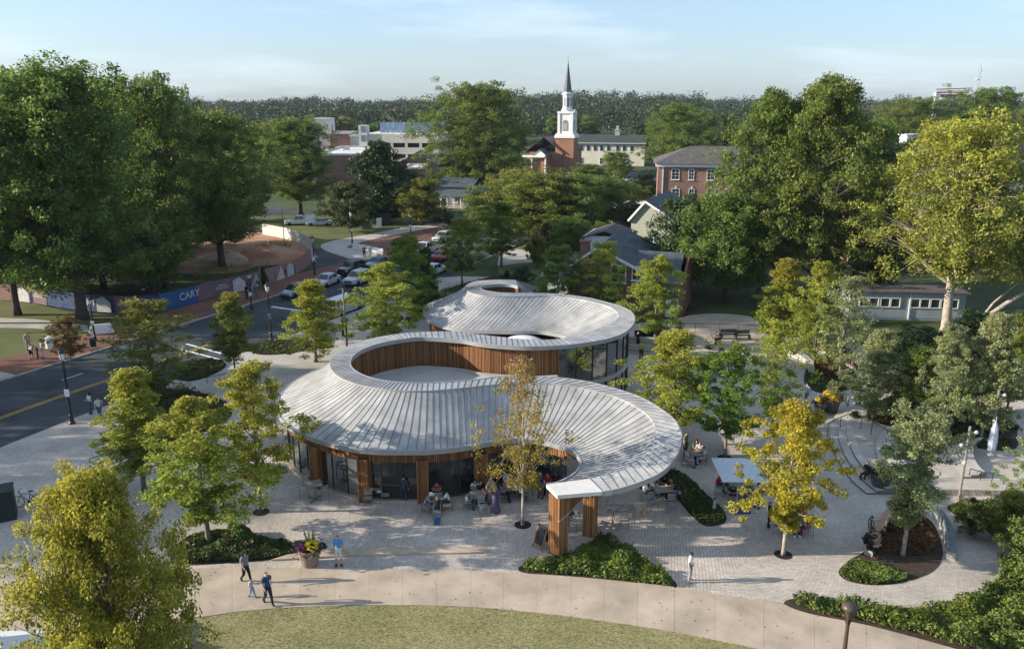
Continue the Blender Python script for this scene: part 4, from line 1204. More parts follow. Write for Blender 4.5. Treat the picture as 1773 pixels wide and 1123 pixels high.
# ---- middle distance
MG = 'town trees between the street and the church'
tp('town_tree', 'oakC', 832, 348, 143, 'great round oak left of the church steeple', 104, MG, 'oak2', hn=24, rn=9.5, rz=.9)
tp('town_tree', 'oakA', 520, 372, 205, 'dark oak left of the brick store', 72, MG, 'oak', hn=25, rn=9, rz=2.1)
tp('town_tree', 'magn', 660, 385, 246, 'dark magnolia behind the utility pole', 48, MG, 'dark', hn=13, rn=4.6)
tp('town_tree', 'ball', 607, 402, 316, 'round dense tree on the lawn by the parked pickup', 47, MG, 'cover', hn=9, rn=4.6)
tp('town_tree', 'ball', 730, 390, 309, 'brownish round tree before the porch house', 40, MG, 'olive', hn=9, rn=4.6)
tp('town_tree', 'mid', 900, 402, 292, 'spreading tree over the street, its crown touched with brown', 58, MG, 'olive', hn=13, rn=5.5, rz=1)
tp('town_tree', 'mid', 985, 415, 300, 'spreading green tree behind the brick house chimney', 62, MG, 'oak2', hn=13, rn=5.5, rz=3)
tp('town_tree', 'magn', 948, 445, 385, 'low bronze bush tree left of the chimney', 26, MG, 'bronze', hn=13, rn=4.6)
tp('town_tree', 'magn', 1101, 415, 354, 'bronze magnolia between the two houses', 28, MG, 'bronze', hn=13, rn=4.6)
tp('town_tree', 'mid', 1020, 330, 284, 'small tree in front of the long white hall', 28, MG, 'oak', hn=13, rn=5.5)
tp('town_tree', 'mid', 1066, 322, 262, 'second small tree in front of the long white hall, right of the first', 24, MG, 'oak', hn=13, rn=5.5)
tp('town_tree', 'oakC', 1178, 322, 180, 'broad oak behind the brick hall, right of the white hall', 70, MG, 'oak', hn=24, rn=9.5, rz=5)
tp('town_tree', 'oakA', 1150, 292, 205, 'distant oak above the green hall roof', 44, MG, 'oak2', hn=25, rn=9, rz=3)
tp('town_tree', 'mid', 1560, 338, 252, 'small green tree before the solar roof', 26, MG, 'oak2', hn=13, rn=5.5)
tp('town_tree', 'oakC', 1560, 300, 170, 'dark oak behind the solar roof', 72, MG, 'oak', hn=24, rn=9.5, rz=2)
tp('town_tree', 'oakC', 1690, 300, 152, 'large oak at the right skyline under the crane', 86, MG, 'oak', hn=24, rn=9.5, rz=1)
tp('town_tree', 'oakA', 1785, 310, 188, 'oak at the right skyline cut by the edge', 60, MG, 'oak', hn=25, rn=9, rz=1)
tp('town_tree', 'mid', 455, 330, 215, 'yellowish tree between the oaks and the white tower', 50, MG, 'olive', hn=13, rn=5.5)
tp('town_tree', 'mid', 1040, 445, 385, 'hidden tree behind the brick house ridge', 24, MG, 'oak2', hn=13, rn=5.5)

tp('town_tree', 'mid', 935, 418, 300, 'brown tinged crown over the street left of the chimney', 66, MG, 'olive', rz=4)
tp('town_tree', 'mid', 1045, 405, 305, 'green crown behind the brick house ridge, right of the chimney', 50, MG, 'oak2', rz=2)
tp('town_tree', 'mid', 1085, 372, 318, 'small crown in front of the flat shed', 34, MG, 'olive', rz=5)
tp('town_tree', 'ball', 1120, 345, 300, 'dark round tree at the left corner of the brick hall', 26, MG, 'oak', rz=5)
tp('town_tree', 'mid', 690, 352, 285, 'dark tree right of the magnolia', 34, MG, 'dark', rz=5)
tp('town_tree', 'mid', 790, 345, 290, 'low tree below the great oak', 40, MG, 'oak', rz=5)
tp('town_tree', 'mid', 880, 330, 265, 'tree between the great oak and the church', 40, MG, 'oak2', rz=1)
tp('town_tree', 'mid', 425, 385, 285, 'green tree behind the right end of the left oaks', 46, MG, 'oak', rz=1)
tp('understorey_tree', 'mid', 180, 500, 330, 'low shaded tree behind the thick oak trunk', 80, None, 'oak', rz=2)
tp('understorey_tree', 'mid', 20, 505, 320, 'low shaded tree at the left edge', 80, None, 'oak', rz=4)
tp('understorey_tree', 'mid', 320, 430, 300, 'green tree behind the building site', 80, None, 'oak2', rz=5)
tp('understorey_tree', 'mid', 130, 440, 290, 'green tree over the white house', 90, None, 'oak2', rz=.5)
tp('town_tree', 'mid', 1225, 470, 350, 'dark leafy tree right of the dense dark one', 50, None, 'oak', rz=.5)
tp('town_tree', 'mid', 1620, 420, 330, 'green tree before the brown roof, behind the yellow tree', 60, None, 'oak', rz=.5)
tp('town_tree', 'mid', 1720, 470, 380, 'green tree under the yellow crown at the right', 70, None, 'oak2', rz=1.5)

tp('town_tree', 'mid', 985, 452, 375, 'green tree hugging the chimney side of the brick house', 32, MG, 'oak2', rz=2)
tp('town_tree', 'mid', 845, 400, 330, 'green tree at the kerb below the great oak', 44, MG, 'oak', rz=3)
tp('town_tree', 'ball', 930, 462, 408, 'yellowish shrub tree at the driveway', 22, MG, 'olive', rz=3)
tp('street_tree', 'y5', 700, 480, 410, 'dark green tree above the parked cars, left of the red car', 34, SG, 'green')

# ---- trees beyond the left edge whose shade falls across the terrace
for i, (x, y, s) in enumerate([(-66, 37.5, .60), (-63, 44, .68), (-70, 50, .74), (-64, 57, .72), (-78, 62, .8), (-74, 41, .78), (-58, 64, .62)]):
    tree('park_tree', ('oakA', 'oakC', 'oakB')[i % 3], (x, y, 0), 'park tree beyond the left edge that shades the terrace', (s * .62, s * .62, s), i * 1.3, 'park trees beyond the left edge', 'oak')

# ---- far wood: separate trees nearest, one mass behind
_rs = random.Random(99)
FG = 'trees of the near wood edge behind the town'
nfar = 0
for i in range(1600):
    if nfar >= 150: break
    y = _rs.uniform(265, 430); x = _rs.uniform(-.68, .68) * y
    px = CX + FPX * x / (y * _ct + CAMH * _st)
    if -60 < px < 400: continue
    if 520 < px < 760 and y < 345: continue
    if 925 < px < 1125 and y < 330: continue
    nfar += 1
    s = _rs.uniform(.62, .95)
    tree('wood_tree', _rs.choice(['farA', 'farB', 'farA', 'pine']), (x, y, terrain_z(x, y)), 'tree of the wood edge behind the town', (s * _rs.uniform(.9, 1.15), s, s * (.85 if px > 1000 else .8)), _rs.uniform(0, 6), FG, _rs.choice(['far', 'far', 'oak', 'oak2', 'far', 'olive']))

def far_mass(name, n, seed, ymin, ymax, mats):
    rs = np.random.RandomState(seed); Vs = []; Fs = []; Ms = []; base = 0
    for i in range(n):
        y = ymin + (ymax - ymin) * rs.uniform(0, 1) ** .8; x = rs.uniform(-.75, .75) * y
        hh = (14.0 + 2.6 * math.sin(x * .011 + 1) + 2.2 * math.sin(x * .037 + y * .01)) * rs.uniform(.8, 1.2); rr_ = rs.uniform(7, 13); zb = terrain_z(x, y)
        k = 400
        v = rs.normal(0, 1, (k, 3)); v /= np.linalg.norm(v, axis=1, keepdims=True); v[:, 2] = np.abs(v[:, 2] * .95 + .1) - .35 * (rs.uniform(0, 1, k) < .3)
        lob = 1 + .25 * np.sin(3 * np.arctan2(v[:, 1], v[:, 0]) + rs.uniform(0, 6)) + .18 * np.sin(7 * v[:, 2] + rs.uniform(0, 6))
        pts = v * np.array([rr_, rr_, hh * .62]) * (lob * rs.uniform(.68, .94, k))[:, None] + np.array([x, y, zb + hh * .38])
        Vq, Fq = leaf_quads(pts, 1.45, rs, v, up=.3, aspect=.85)
        Vs.append(Vq); Fs.append(Fq + base); base += len(Vq); Ms.append(np.full(len(Fq), rs.choice([0, 0, 0, 1, 1, 2])))
    me = np_mesh(name, np.concatenate(Vs), np.concatenate(Fs), mats, np.concatenate(Ms))
    o = link(name, me); o['kind'] = 'stuff'; return o
far_mass('far_forest', 950, 5, 400, 1050, [LM['soft'], LM['soft2'], LM['soft']])
# ================================================================== BUILDINGS OF THE TOWN
M_brick = brick_mat('house_brick', (0.235, 0.085, 0.06), (0.165, 0.06, 0.045), (0.20, 0.15, 0.125), 0.24, 0.08, 0.012, 0.9, 0.3)
M_brick2 = brick_mat('hall_brick', (0.30, 0.15, 0.105), (0.23, 0.105, 0.075), (0.28, 0.21, 0.17), 0.24, 0.08, 0.012, 0.9, 0.3)
M_brick3 = brick_mat('church_brick', (0.37, 0.15, 0.08), (0.29, 0.115, 0.065), (0.32, 0.22, 0.16), 0.24, 0.08, 0.012, 0.9, 0.3)
M_shing = mat('blue_grey_shingle', (0.075, 0.092, 0.105), 0.9, var=0.25, scale=1.2, bump=0.5, bscale=10)
M_shing2 = mat('brown_grey_shingle', (0.10, 0.09, 0.085), 0.9, var=0.2, scale=1.0, bump=0.4, bscale=8)
M_shingg = mat('green_roof', (0.045, 0.06, 0.055), 0.8, var=0.15, scale=0.6)
M_shingr = mat('red_brown_shingle', (0.20, 0.11, 0.075), 0.9, var=0.25, scale=1.0, bump=0.4, bscale=8)
M_trimw = mat('white_trim', (0.72, 0.72, 0.69), 0.6, var=0.05)
M_cream = mat('cream_wall', (0.80, 0.75, 0.60), 0.85, var=0.06, scale=0.4)
M_sid = mat('yellow_siding', (0.36, 0.375, 0.29), 0.8, var=0.06)
M_sidg = mat('grey_siding', (0.36, 0.40, 0.42), 0.8, var=0.12, scale=0.7)
M_sidb = mat('blue_grey_siding', (0.20, 0.26, 0.31), 0.8, var=0.1)
M_sidw = mat('white_siding', (0.62, 0.64, 0.66), 0.8, var=0.1, scale=.6)
M_dconc = mat('deck_concrete', (0.62, 0.57, 0.48), 0.85, var=0.08, scale=0.3)
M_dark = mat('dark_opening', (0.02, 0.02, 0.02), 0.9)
M_pane = mat('window_glass', (0.035, 0.045, 0.055), 0.12, spec=0.8, var=0.3, scale=.8)
M_solar = mat('solar_panel', (0.015, 0.018, 0.045), 0.25, spec=0.7, var=0.1)
M_spire = mat('slate_spire', (0.095, 0.11, 0.108), 0.7, var=0.3, scale=0.8)
M_louv = mat('grey_louvre', (0.20, 0.20, 0.20), 0.7)
M_flat = mat('white_flat_roof', (0.62, 0.61, 0.58), 0.8, var=0.12, scale=0.3)
M_steel = mat('galvanised', (0.42, 0.43, 0.43), 0.5, var=0.1)
M_redst = mat('red_steel', (0.40, 0.05, 0.045), 0.6)

def building(name, label, cat, x, y, rz=0.0):
    return thing(name, label, cat, (x, y, -0.14), rz)

def window(par, x, y, z, w, h, face=0.0, fm=None, bars=(1, 1), sill=True, name='window'):
    """sash window on a wall: face is the angle of the outward normal from -Y, local coordinates"""
    fm = fm or M_trimw; b = MB(); t = 0.10
    for sx in (-1, 1): b.box((sx * (w / 2 + t / 2), -.03, 0), (t, .10, h + 2 * t))
    for sz in (-1, 1): b.box((0, -.03, sz * (h / 2 + t / 2)), (w - .002, .10, t))
    for i in range(bars[0]):
        b.box((-w / 2 + w * (i + 1) / (bars[0] + 1), -.035, 0), (.045, .05, h - .002))
    for i in range(bars[1]):
        b.box((0, -.033, -h / 2 + h * (i + 1) / (bars[1] + 1)), (w - .004, .05, .05))
    if sill: b.box((0, -.08, -h / 2 - t - .05), (w + .4, .2, .09))
    Rm = Matrix.Translation((x, y, z)) @ Matrix.Rotation(face, 4, 'Z')
    b.v = [tuple(Rm @ Vector(v)) for v in b.v]
    o = b.obj(name, fm, par)
    p = MB(); p.box((0, -.012, 0), (w, .02, h)); p.v = [tuple(Rm @ Vector(v)) for v in p.v]
    p.obj('pane', M_pane, o)
    return o

def walls(par, w, d, h, m, name='wall', x=0, y=0, z=0):
    b = MB(); b.box((x, y, z + h / 2), (w, d, h)); return b.obj(name, m, par)

def gable_roof(par, w, d, z, rise, over=0.4, axis='Y', m=None, x=0, y=0, thick=0.16, name='roof', skew=0.0):
    """two sloping slabs; ridge along axis; skew moves the ridge sideways"""
    b = MB()
    if axis == 'Y':
        s = w / 2; pr = [(-s - over, -rise * over / (s + skew) if True else 0), (skew, rise), (s + over, -rise * over / (s - skew))]
        P_ = lambda a, c, v: (x + a, y + v, z + c)
        e = d / 2 + over
    else:
        s = d / 2; pr = [(-s - over, -rise * over / s), (skew, rise), (s + over, -rise * over / s)]
        P_ = lambda a, c, v: (x + v, y + a, z + c)
        e = w / 2 + over
    for (a0, c0), (a1, c1) in zip(pr[:-1], pr[1:]):
        q = [P_(a0, c0, -e), P_(a1, c1, -e), P_(a1, c1, e), P_(a0, c0, e)]
        q2 = [(p[0], p[1], p[2] + thick) for p in q]
        b.add(q + q2, [(0, 1, 2, 3), (7, 6, 5, 4), (0, 4, 5, 1), (1, 5, 6, 2), (2, 6, 7, 3), (3, 7, 4, 0)])
    return b.obj(name, m or M_shing, par)

def gable_end(par, w, z, rise, y, m, x=0, skew=0.0, name='gable', th=0.2, axis='Y'):
    b = MB()
    if axis == 'Y':
        q = [(x - w / 2, y, z), (x + w / 2, y, z), (x + skew, y, z + rise)]; k = [(p[0], p[1] + th, p[2]) for p in q]
    else:
        q = [(x, y - w / 2, z), (x, y + w / 2, z), (x, y + skew, z + rise)]; k = [(p[0] - th, p[1], p[2]) for p in q]
    b.add(q + k, [(0, 1, 2), (5, 4, 3), (0, 3, 4, 1), (1, 4, 5, 2), (2, 5, 3, 0)])
    return b.obj(name, m, par)

def hip_roof(par, w, d, z, rise, over, m, ridge=0.4, x=0, y=0):
    b = MB(); a, c = w / 2 + over, d / 2 + over; r = w / 2 * ridge
    v = [(x - a, y - c, z), (x + a, y - c, z), (x + a, y + c, z), (x - a, y + c, z), (x - r, y, z + rise), (x + r, y, z + rise)]
    b.add(v, [(0, 1, 5, 4), (1, 2, 5), (2, 3, 4, 5), (3, 0, 4), (3, 2, 1, 0)])
    return b.obj('roof', m, par)

# --- brick house with the wide front gable
x0 = PY(985, 436, 86).x; xa = PY(1038, 413, 86).x; x1 = PY(1117, 458, 86).x; x2 = PY(1184, 500, 86).x
w = x1 - x0; hs = building('brick_house', 'red brick house with blue grey gable roof and brick chimney', 'house', (x0 + x1) / 2, 87, R(-18))
sk = xa - (x0 + x1) / 2
walls(hs, w, 14, 4.75, M_brick, y=7)
gable_end(hs, w, 4.75, 2.35, -.02, M_brick, skew=sk)
gable_roof(hs, w, 14, 4.75, 2.35, 0.35, 'Y', M_shing, y=7, skew=sk)
b = MB()
e0, e1, ap = Vector((-w / 2 - .4, -.42, 4.6)), Vector((w / 2 + .4, -.42, 4.62)), Vector((sk, -.42, 7.16))
b.bar(e0, ap, .12, .28); b.bar(ap, e1, .12, .28); b.obj('rake_board', M_trimw, hs)
b = MB(); b.box((-2.3, .05, 3.9), (.95, .75, 7.6)); b.box((-2.3, .05, 7.75), (1.15, .95, .16)); b.obj('chimney', M_brick, hs)
cx = (x0 + x1) / 2
for px, py, ww, hh in ((1073, 476, 1.5, 1.7), (1106, 473, .95, 1.35)):
    q = PY(px, py, 86); window(hs, q.x - cx, -.01, max(1.4, q.z + .14), ww, hh, bars=(1, 1))
wx = x2 - x1
walls(hs, wx, 9, 3.7, M_brick, 'wing_wall', x=w / 2 + wx / 2, y=5.0)
gable_roof(hs, wx, 9, 3.7, 2.3, 0.4, 'X', M_shing, x=w / 2 + wx / 2 - 1, y=5.0, name='wing_roof')
gable_end(hs, 9, 3.7, 2.2, 5.0, M_brick, x=w / 2 + wx - .0, axis='X', name='wing_gable')
window(hs, w / 2 + wx * .75, .5, 2.0, 1.0, 1.5); 
b = MB(); b.box((w / 2 + wx * .72, .38, 1.1), (1.2, .1, 2.2)); dr = b.obj('door', M_trimw, hs); b = MB(); b.box((w / 2 + wx * .72 + .4, .31, 1.05), (.06, .06, .14)); b.obj('handle', M_mull, dr)
# left wing with white wall and low grey roof
xl = PY(925, 470, 90).x
lw = x0 - xl
walls(hs, lw, 8, 2.9, M_sidw, 'annex_wall', x=-w / 2 - lw / 2, y=8)
gable_roof(hs, lw + .6, 8, 2.9, 1.5, .4, 'X', M_shing, x=-w / 2 - lw / 2, y=8, name='annex_roof')
walls(hs, 5, 6, 1.6, M_sidw, 'dormer_wall', x=-w / 2 + 1.6, y=14, z=4.9)
gable_roof(hs, 5, 6, 6.3, .8, .4, 'Y', M_shing2, x=-w / 2 + 1.6, y=14, name='dormer_roof')

# --- yellow sided house behind
yx0, yx1 = PY(1092, 380, 122).x, PY(1172, 372, 122).x
yz = PY(1118, 349, 122).z
yh = building('yellow_house', 'pale yellow sided house with steep dark blue roof', 'house', (yx0 + yx1) / 2, 122, R(-24))
yw = yx1 - yx0; ysk = PY(1118, 349, 122).x - (yx0 + yx1) / 2
walls(yh, yw, 12, 5.0, M_sid, y=6); gable_end(yh, yw, 5.0, yz - 5.0, -.02, M_sid, skew=ysk); gable_roof(yh, yw, 14, 5.0, yz - 4.9, .35, 'Y', M_shing, y=7, skew=ysk)
b = MB(); b.bar((-yw / 2 - .4, -.42, 4.75), (ysk, -.42, yz + .1), .14, .3); b.bar((ysk, -.42, yz + .1), (yw / 2 + .4, -.42, 4.75), .14, .3); b.obj('rake_board', M_trimw, yh)
q = PY(1140, 418, 122); wn_ = window(yh, q.x - (yx0 + yx1) / 2, -.01, q.z, 1.3, 1.8)
for s in (-1, 1):
    b = MB(); b.box((q.x - (yx0 + yx1) / 2 + s * 1.15, -.04, q.z), (.55, .06, 1.9)); b.obj('shutter', M_sidb, yh)
# low flat roofed shed between
q = PY(1105, 340, 150); fs = building('flat_shed', 'low flat roofed store with a pale gravel roof behind the yellow house', 'building', q.x, 156)
walls(fs, 9, 12, 3.0, M_sidb); b = MB(); b.box((0, 0, 3.1), (9.6, 12.6, .3)); b.obj('roof', M_flat, fs)

# --- two storey brick hall
hx0 = PY(1148, 300, 165).x; hl = building('brick_hall', 'two storey red brick hall with white cornice and grey hipped roof', 'building', hx0 + 17, 165 + 5, R(-9))
hh = PY(1148, 288, 165).z
walls(hl, 34, 14, hh, M_brick2); hip_roof(hl, 34, 14, hh + .7, 3.0, .9, M_shing2, .62)
b = MB(); b.box((0, 0, hh + .35), (34.9, 14.9, .7)); b.obj('cornice', M_trimw, hl)
b = MB(); b.box((-16.0, -7.1, hh / 2), (.2, .2, hh - .1)); b.obj('downpipe', M_trimw, hl)
for px in (1178, 1205, 1238, 1268, 1300, 1340):
    for py, h_ in ((302, 1.9), (336, 2.0)):
        q = PY(px, py, 165); window(hl, q.x - (hx0 + 17), -7.01, q.z + .14, 1.35 if px != 1205 else .9, h_, bars=(1, 2))
        if py == 336:
            b = MB(); b.box((q.x - (hx0 + 17), -7.05, q.z + 1.42), (.3, .12, .5)); b.obj('keystone', M_trimw, hl)
b = MB()
for k in range(7): b.box((0, -7.0 - .0, 0.4), (.01, .01, .01)) if False else None

# --- church
ch = building('church', 'brick church with white tiered steeple and slate spire', 'church', 15.9, 245, R(-18))
zt = 11.2
walls(ch, 5.4, 5.4, zt, M_brick3, 'tower')
b = MB(); b.box((0, 0, zt + .35), (6.0, 6.0, .7)); b.box((0, 0, zt + .95), (5.4, 5.4, .5)); b.obj('tower_cornice', M_trimw, ch)
z1 = PY(982, 195, 245).z
b = MB(); b.box((0, 0, (zt + 1.2 + z1) / 2), (4.1, 4.1, z1 - zt - 1.2))
for sx in (-1, 1):
    for sy in (-1, 1): b.box((sx * 1.9, sy * 1.9, (zt + 1.2 + z1) / 2), (.75, .75, z1 - zt - 1.3))
b.obj('belfry', M_trimw, ch)
for f in (0, PI / 2):
    Rm = Matrix.Rotation(f, 4, 'Z'); b = MB()
    pts = [(-.75, 0), (.75, 0), (.75, 2.3)] + [(.75 * math.cos(a * PI / 8), 2.3 + .75 * math.sin(a * PI / 8)) for a in range(1, 8)] + [(-.75, 2.3)]
    v = [Rm @ Vector((x_, -2.12, zt + 2.0 + z_)) for x_, z_ in pts]; b.add(v, [tuple(range(len(v)))])
    lo = b.obj('louvre', M_louv, ch)
    b = MB()
    for k in range(7):
        p_ = Rm @ Vector((0, -2.16, zt + 2.25 + .3 * k)); b.box(p_, (1.35, .08, .08), f)
    b.obj('slat', M_trimw, lo)
    b = MB(); v = [Rm @ Vector(p_) for p_ in ((-2.3, -2.42, z1 - .1), (2.3, -2.42, z1 - .1), (0, -2.42, z1 + 1.1), (-2.3, -1.9, z1 - .1), (2.3, -1.9, z1 - .1), (0, -1.9, z1 + 1.1))]
    b.add(v, [(0, 1, 2), (5, 4, 3), (0, 3, 4, 1), (1, 4, 5, 2), (2, 5, 3, 0)]); b.obj('pediment', M_trimw, ch)
z2 = PY(982, 158, 245).z
b = MB(); b.box((0, 0, z1 + .2), (4.7, 4.7, .5)); b.obj('belfry_cornice', M_trimw, ch)
b = MB(); b.lathe([(1.7, z1 + .4), (1.7, z1 + 1.1), (1.4, z1 + 1.2), (1.4, z2 - .9), (1.7, z2 - .8), (1.7, z2 - .5), (1.3, z2 - .4), (1.3, z2)], 8); b.obj('lantern', M_trimw, ch)
for a in range(8):
    b = MB(); an = PI / 8 + a * PI / 4; b.box((1.32 * math.cos(an), 1.32 * math.sin(an), (z1 + z2) / 2 + .1), (.08, .55, 2.4), an); b.obj('lantern_louvre', M_louv, ch)
z3 = PY(982, 106, 245).z
b = MB(); b.lathe([(1.5, z2), (1.15, z2 + .5), (.68, z2 + (z3 - z2) * .45), (.06, z3)], 8); sp = b.obj('spire', M_spire, ch)
for k in range(9):
    b = MB(); f = (k + .5) / 10; b.lathe([((1.15 * (1 - f)) + .10, z2 + .5 + f * (z3 - z2 - .5)), ((1.15 * (1 - f)) + .06, z2 + .5 + f * (z3 - z2 - .5) + .16)], 8, cap=False); b.obj('spire_band', M_louv, sp)
b = MB(); b.tube([(0, 0, z3 - .2), (0, 0, z3 + 1.9)], .06, 5); b.lathe([(.02, -.2), (.2, 0), (.02, .2)], 8, (0, 0, z3 + .4)); b.box((0, 0, z3 + 1.3), (.8, .1, .1)); b.obj('finial', M_steel, ch)
walls(ch, 11, 24, 7.2, M_brick3, 'nave_wall', x=-6.0, y=9); gable_roof(ch, 11, 24, 7.2, 4.2, .4, 'Y', M_shing2, x=-6.0, y=9, name='nave_roof')
walls(ch, 4.2, 5, 6.4, M_brick3, 'porch_wall', x=-6, y=-5.2); gable_roof(ch, 4.2, 5, 6.4, 1.8, .3, 'Y', M_shing2, x=-6, y=-5.2, name='porch_roof'); gable_end(ch, 4.4, 6.4, 1.8, -7.75, M_trimw, x=-6, name='porch_gable')
for sx in (-8.0, -4.0, -9.6):
    b = MB(); b.lathe([(.32, 0), (.28, .3), (.24, 5.6), (.34, 5.9)], 10, (sx, -8.3, .2)); b.obj('column', M_trimw, ch)
b = MB(); b.box((-7.4, -8.2, 6.3), (6.6, 1.6, .5)); b.obj('portico_beam', M_trimw, ch)
for yy in (2, 7, 12):
    window(ch, -11.51, yy, 4.0, 1.2, 3.0, -PI / 2, bars=(1, 3))

# --- long white hall with green roof
wx0, wx1 = PY(990, 250, 285).x, PY(1122, 250, 285).x
wh = building('white_hall', 'long cream hall with dark green metal roof and a row of small windows', 'building', (wx0 + wx1) / 2, 292, R(-10))
zc = PY(1050, 248, 285).z
walls(wh, wx1 - wx0, 14, zc, M_cream)
gable_roof(wh, wx1 - wx0, 14, zc, PY(1050, 234, 292).z - zc + .2, .6, 'X', M_shingg)
b = MB(); b.box((0, -7.2, zc + .05), (wx1 - wx0 + .8, .3, .35)); b.obj('gutter', M_trimw, wh)
for px in (1004, 1013, 1025, 1037, 1048, 1060, 1076, 1087, 1100):
    q = PY(px, 256, 285); window(wh, q.x - (wx0 + wx1) / 2, -7.01, q.z, .9, 1.5, bars=(0, 1), fm=M_sidb, sill=False)
for px in (1012, 1048, 1085):
    q = PY(px, 280, 285); window(wh, q.x - (wx0 + wx1) / 2, -7.01, max(1.6, q.z), 1.2, 2.0, bars=(1, 1))
q = PY(1070, 236, 290); b = MB(); b.box((q.x - (wx0 + wx1) / 2, 0, q.z + 1.0), (1.6, 1.6, 2.0)); b.box((q.x - (wx0 + wx1) / 2, 0, q.z + 2.2), (2.0, 2.0, .3)); b.box((q.x - (wx0 + wx1) / 2, 0, q.z + 3.0), (.8, .8, 1.3)); b.obj('roof_vent', M_steel, wh)

# --- parking deck with blue screen, white stair tower
dx0, dx1 = PY(632, 240, 262).x, PY(770, 240, 262).x
zd = PY(700, 232, 262).z
pk = building('parking_deck', 'beige parking deck with dark openings and a blue glass screen on top', 'parking deck', (dx0 + dx1) / 2, 280, R(-6))
W_ = dx1 - dx0
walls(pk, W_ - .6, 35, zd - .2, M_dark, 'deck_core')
for k, (za, zb) in enumerate(((zd - 2.6, zd), (zd - 6.0, zd - 4.0), (zd - 9.2, zd - 7.2))):
    if zb > 0: 
        b = MB(); b.box((0, 0, (max(0, za) + zb) / 2), (W_, 36, zb - max(0, za))); b.obj('parapet', M_dconc, pk)
for k in range(6):
    b = MB(); b.box((-W_ / 2 + 1 + k * (W_ - 2) / 5, -17.7, zd / 2 - .3), (.8, .5, zd - .8)); b.obj('column', M_dconc, pk)
zs = PY(700, 213, 262).z
n_ = 12
for k in range(n_):
    b = MB(); b.box((-W_ / 2 + 3.3 + (W_ - 3.6) * (k + .5) / n_, -6, (zd + zs) / 2), ((W_ - 3.6) / n_ - .12, .15, zs - zd)); b.obj('screen_panel', mat('blue_screen', (0.16, 0.24, 0.36), 0.3, var=.15, scale=.5, objvar=.12), pk)
b = MB(); b.box((-W_ / 2 + 1.1, -17.0, (zs - .6) / 2), (2.6, 3.2, zs - .6)); st = b.obj('stair_tower', M_flat, pk)
for z_ in (zd - 4.8, zd - 1.2, zd + 1.6):
    b = MB(); b.box((-W_ / 2 + 1.2, -18.64, z_), (1.3, .06, 1.9)); b.obj('louvre', M_louv, st)
q0, q1 = PY(535, 206, 300), PY(571, 206, 300)
wt = building('stair_tower', 'plain off-white concrete tower standing above the brick roofs', 'tower', (q0.x + q1.x) / 2, 304)
walls(wt, q1.x - q0.x, 8, q0.z, M_flat); b = MB(); b.box((0, 0, q0.z + .15), (q1.x - q0.x + .3, 8.3, .3)); b.obj('coping', M_dconc, wt)
b = MB(); b.box(((q1.x - q0.x) / 2 + .03, -1, q0.z - 3.5), (.06, 1.5, 3)); b.obj('louvre', M_louv, wt)

# --- brick store rows
def store(label, pxa, pxb, pytop, Y, depth, m=M_brick2, roofm=None, nwin=0):
    a, c = PY(pxa, pytop, Y), PY(pxb, pytop, Y)
    s = building('brick_store', label, 'building', (a.x + c.x) / 2, Y + depth / 2)
    walls(s, c.x - a.x, depth, a.z, m)
    b = MB(); b.box((0, 0, a.z + .02), (c.x - a.x - .8, depth - .8, .1)); b.obj('roof', roofm or M_flat, s)
    b = MB()
    for sx in (-1, 1): b.box((sx * ((c.x - a.x) / 2), 0, a.z + .2), (.45, depth + .45, .5))
    for sy in (-1, 1): b.box((0, sy * (depth / 2), a.z + .2), (c.x - a.x - .452, .45, .498))
    b.obj('parapet', M_dconc, s)
    for k in range(nwin):
        window(s, -(c.x - a.x) / 2 + (c.x - a.x) * (k + .5) / nwin, -depth / 2 - .01, a.z * .45, 1.4, 1.8)
    return s, a.z
s_, z_ = store('long red brick store with white flat roof beside the dark oak', 545, 640, 268, 214, 34)
b = MB(); b.box((6, 8, z_ + .8), (3, 2.5, 1.4)); b.box((6, 8, z_ + 1.55), (3.2, 2.7, .12)); b.obj('rooftop_unit', M_steel, s_)
b = MB(); b.box((-3, 4, z_ + .5), (1.6, 1.6, .9)); b.obj('rooftop_unit', M_steel, s_)
store('red brick block right of the off-white tower', 571, 606, 231, 296, 14)
store('narrow red brick store between magnolia and great oak', 698, 730, 292, 205, 12, nwin=2)
store('grey flat roofed shop beyond the brick block', 606, 640, 236, 285, 12, m=M_sidg)
q = PY(720, 264, 230); sg = building('shingled_shop', 'shop with a dark gabled shingle roof beside the parking deck', 'building', q.x, 236)
walls(sg, 10, 14, 5.0, M_brick2); gable_roof(sg, 10, 14, 5.0, 2.8, .4, 'Y', M_shing); gable_end(sg, 10, 5.0, 2.7, -7.02, M_brick2)

# --- porch house
qx0, qx1 = PY(760, 340, 172).x, PY(822, 340, 172).x
ph = building('porch_house', 'blue grey clapboard house with a white posted porch', 'house', (qx0 + qx1) / 2, 180, R(-14))
pw = qx1 - qx0
walls(ph, pw, 10, 4.2, M_sidb, y=2); gable_roof(ph, pw, 10, 4.2, 1.6, .4, 'X', M_shing, y=2)
b = MB(); b.add([(-pw / 2 - .4, -6.4, 2.5), (pw / 2 + .4, -6.4, 2.5), (pw / 2 + .4, -3.0, 3.5), (-pw / 2 - .4, -3.0, 3.5), (-pw / 2 - .4, -6.4, 2.35), (pw / 2 + .4, -6.4, 2.35), (pw / 2 + .4, -3.0, 3.3), (-pw / 2 - .4, -3.0, 3.3)], [(0, 1, 2, 3), (7, 6, 5, 4), (0, 4, 5, 1), (1, 5, 6, 2), (3, 7, 4, 0)]); b.obj('porch_roof', M_shing, ph)
for k in range(6):
    b = MB(); b.box((-pw / 2 + pw * k / 5, -6.1, 1.25), (.18, .18, 2.3)); b.obj('post', M_trimw, ph)
for k in range(3): window(ph, -pw / 2 + pw * (k + .5) / 3, -3.01, 1.7, 1.0, 1.5)
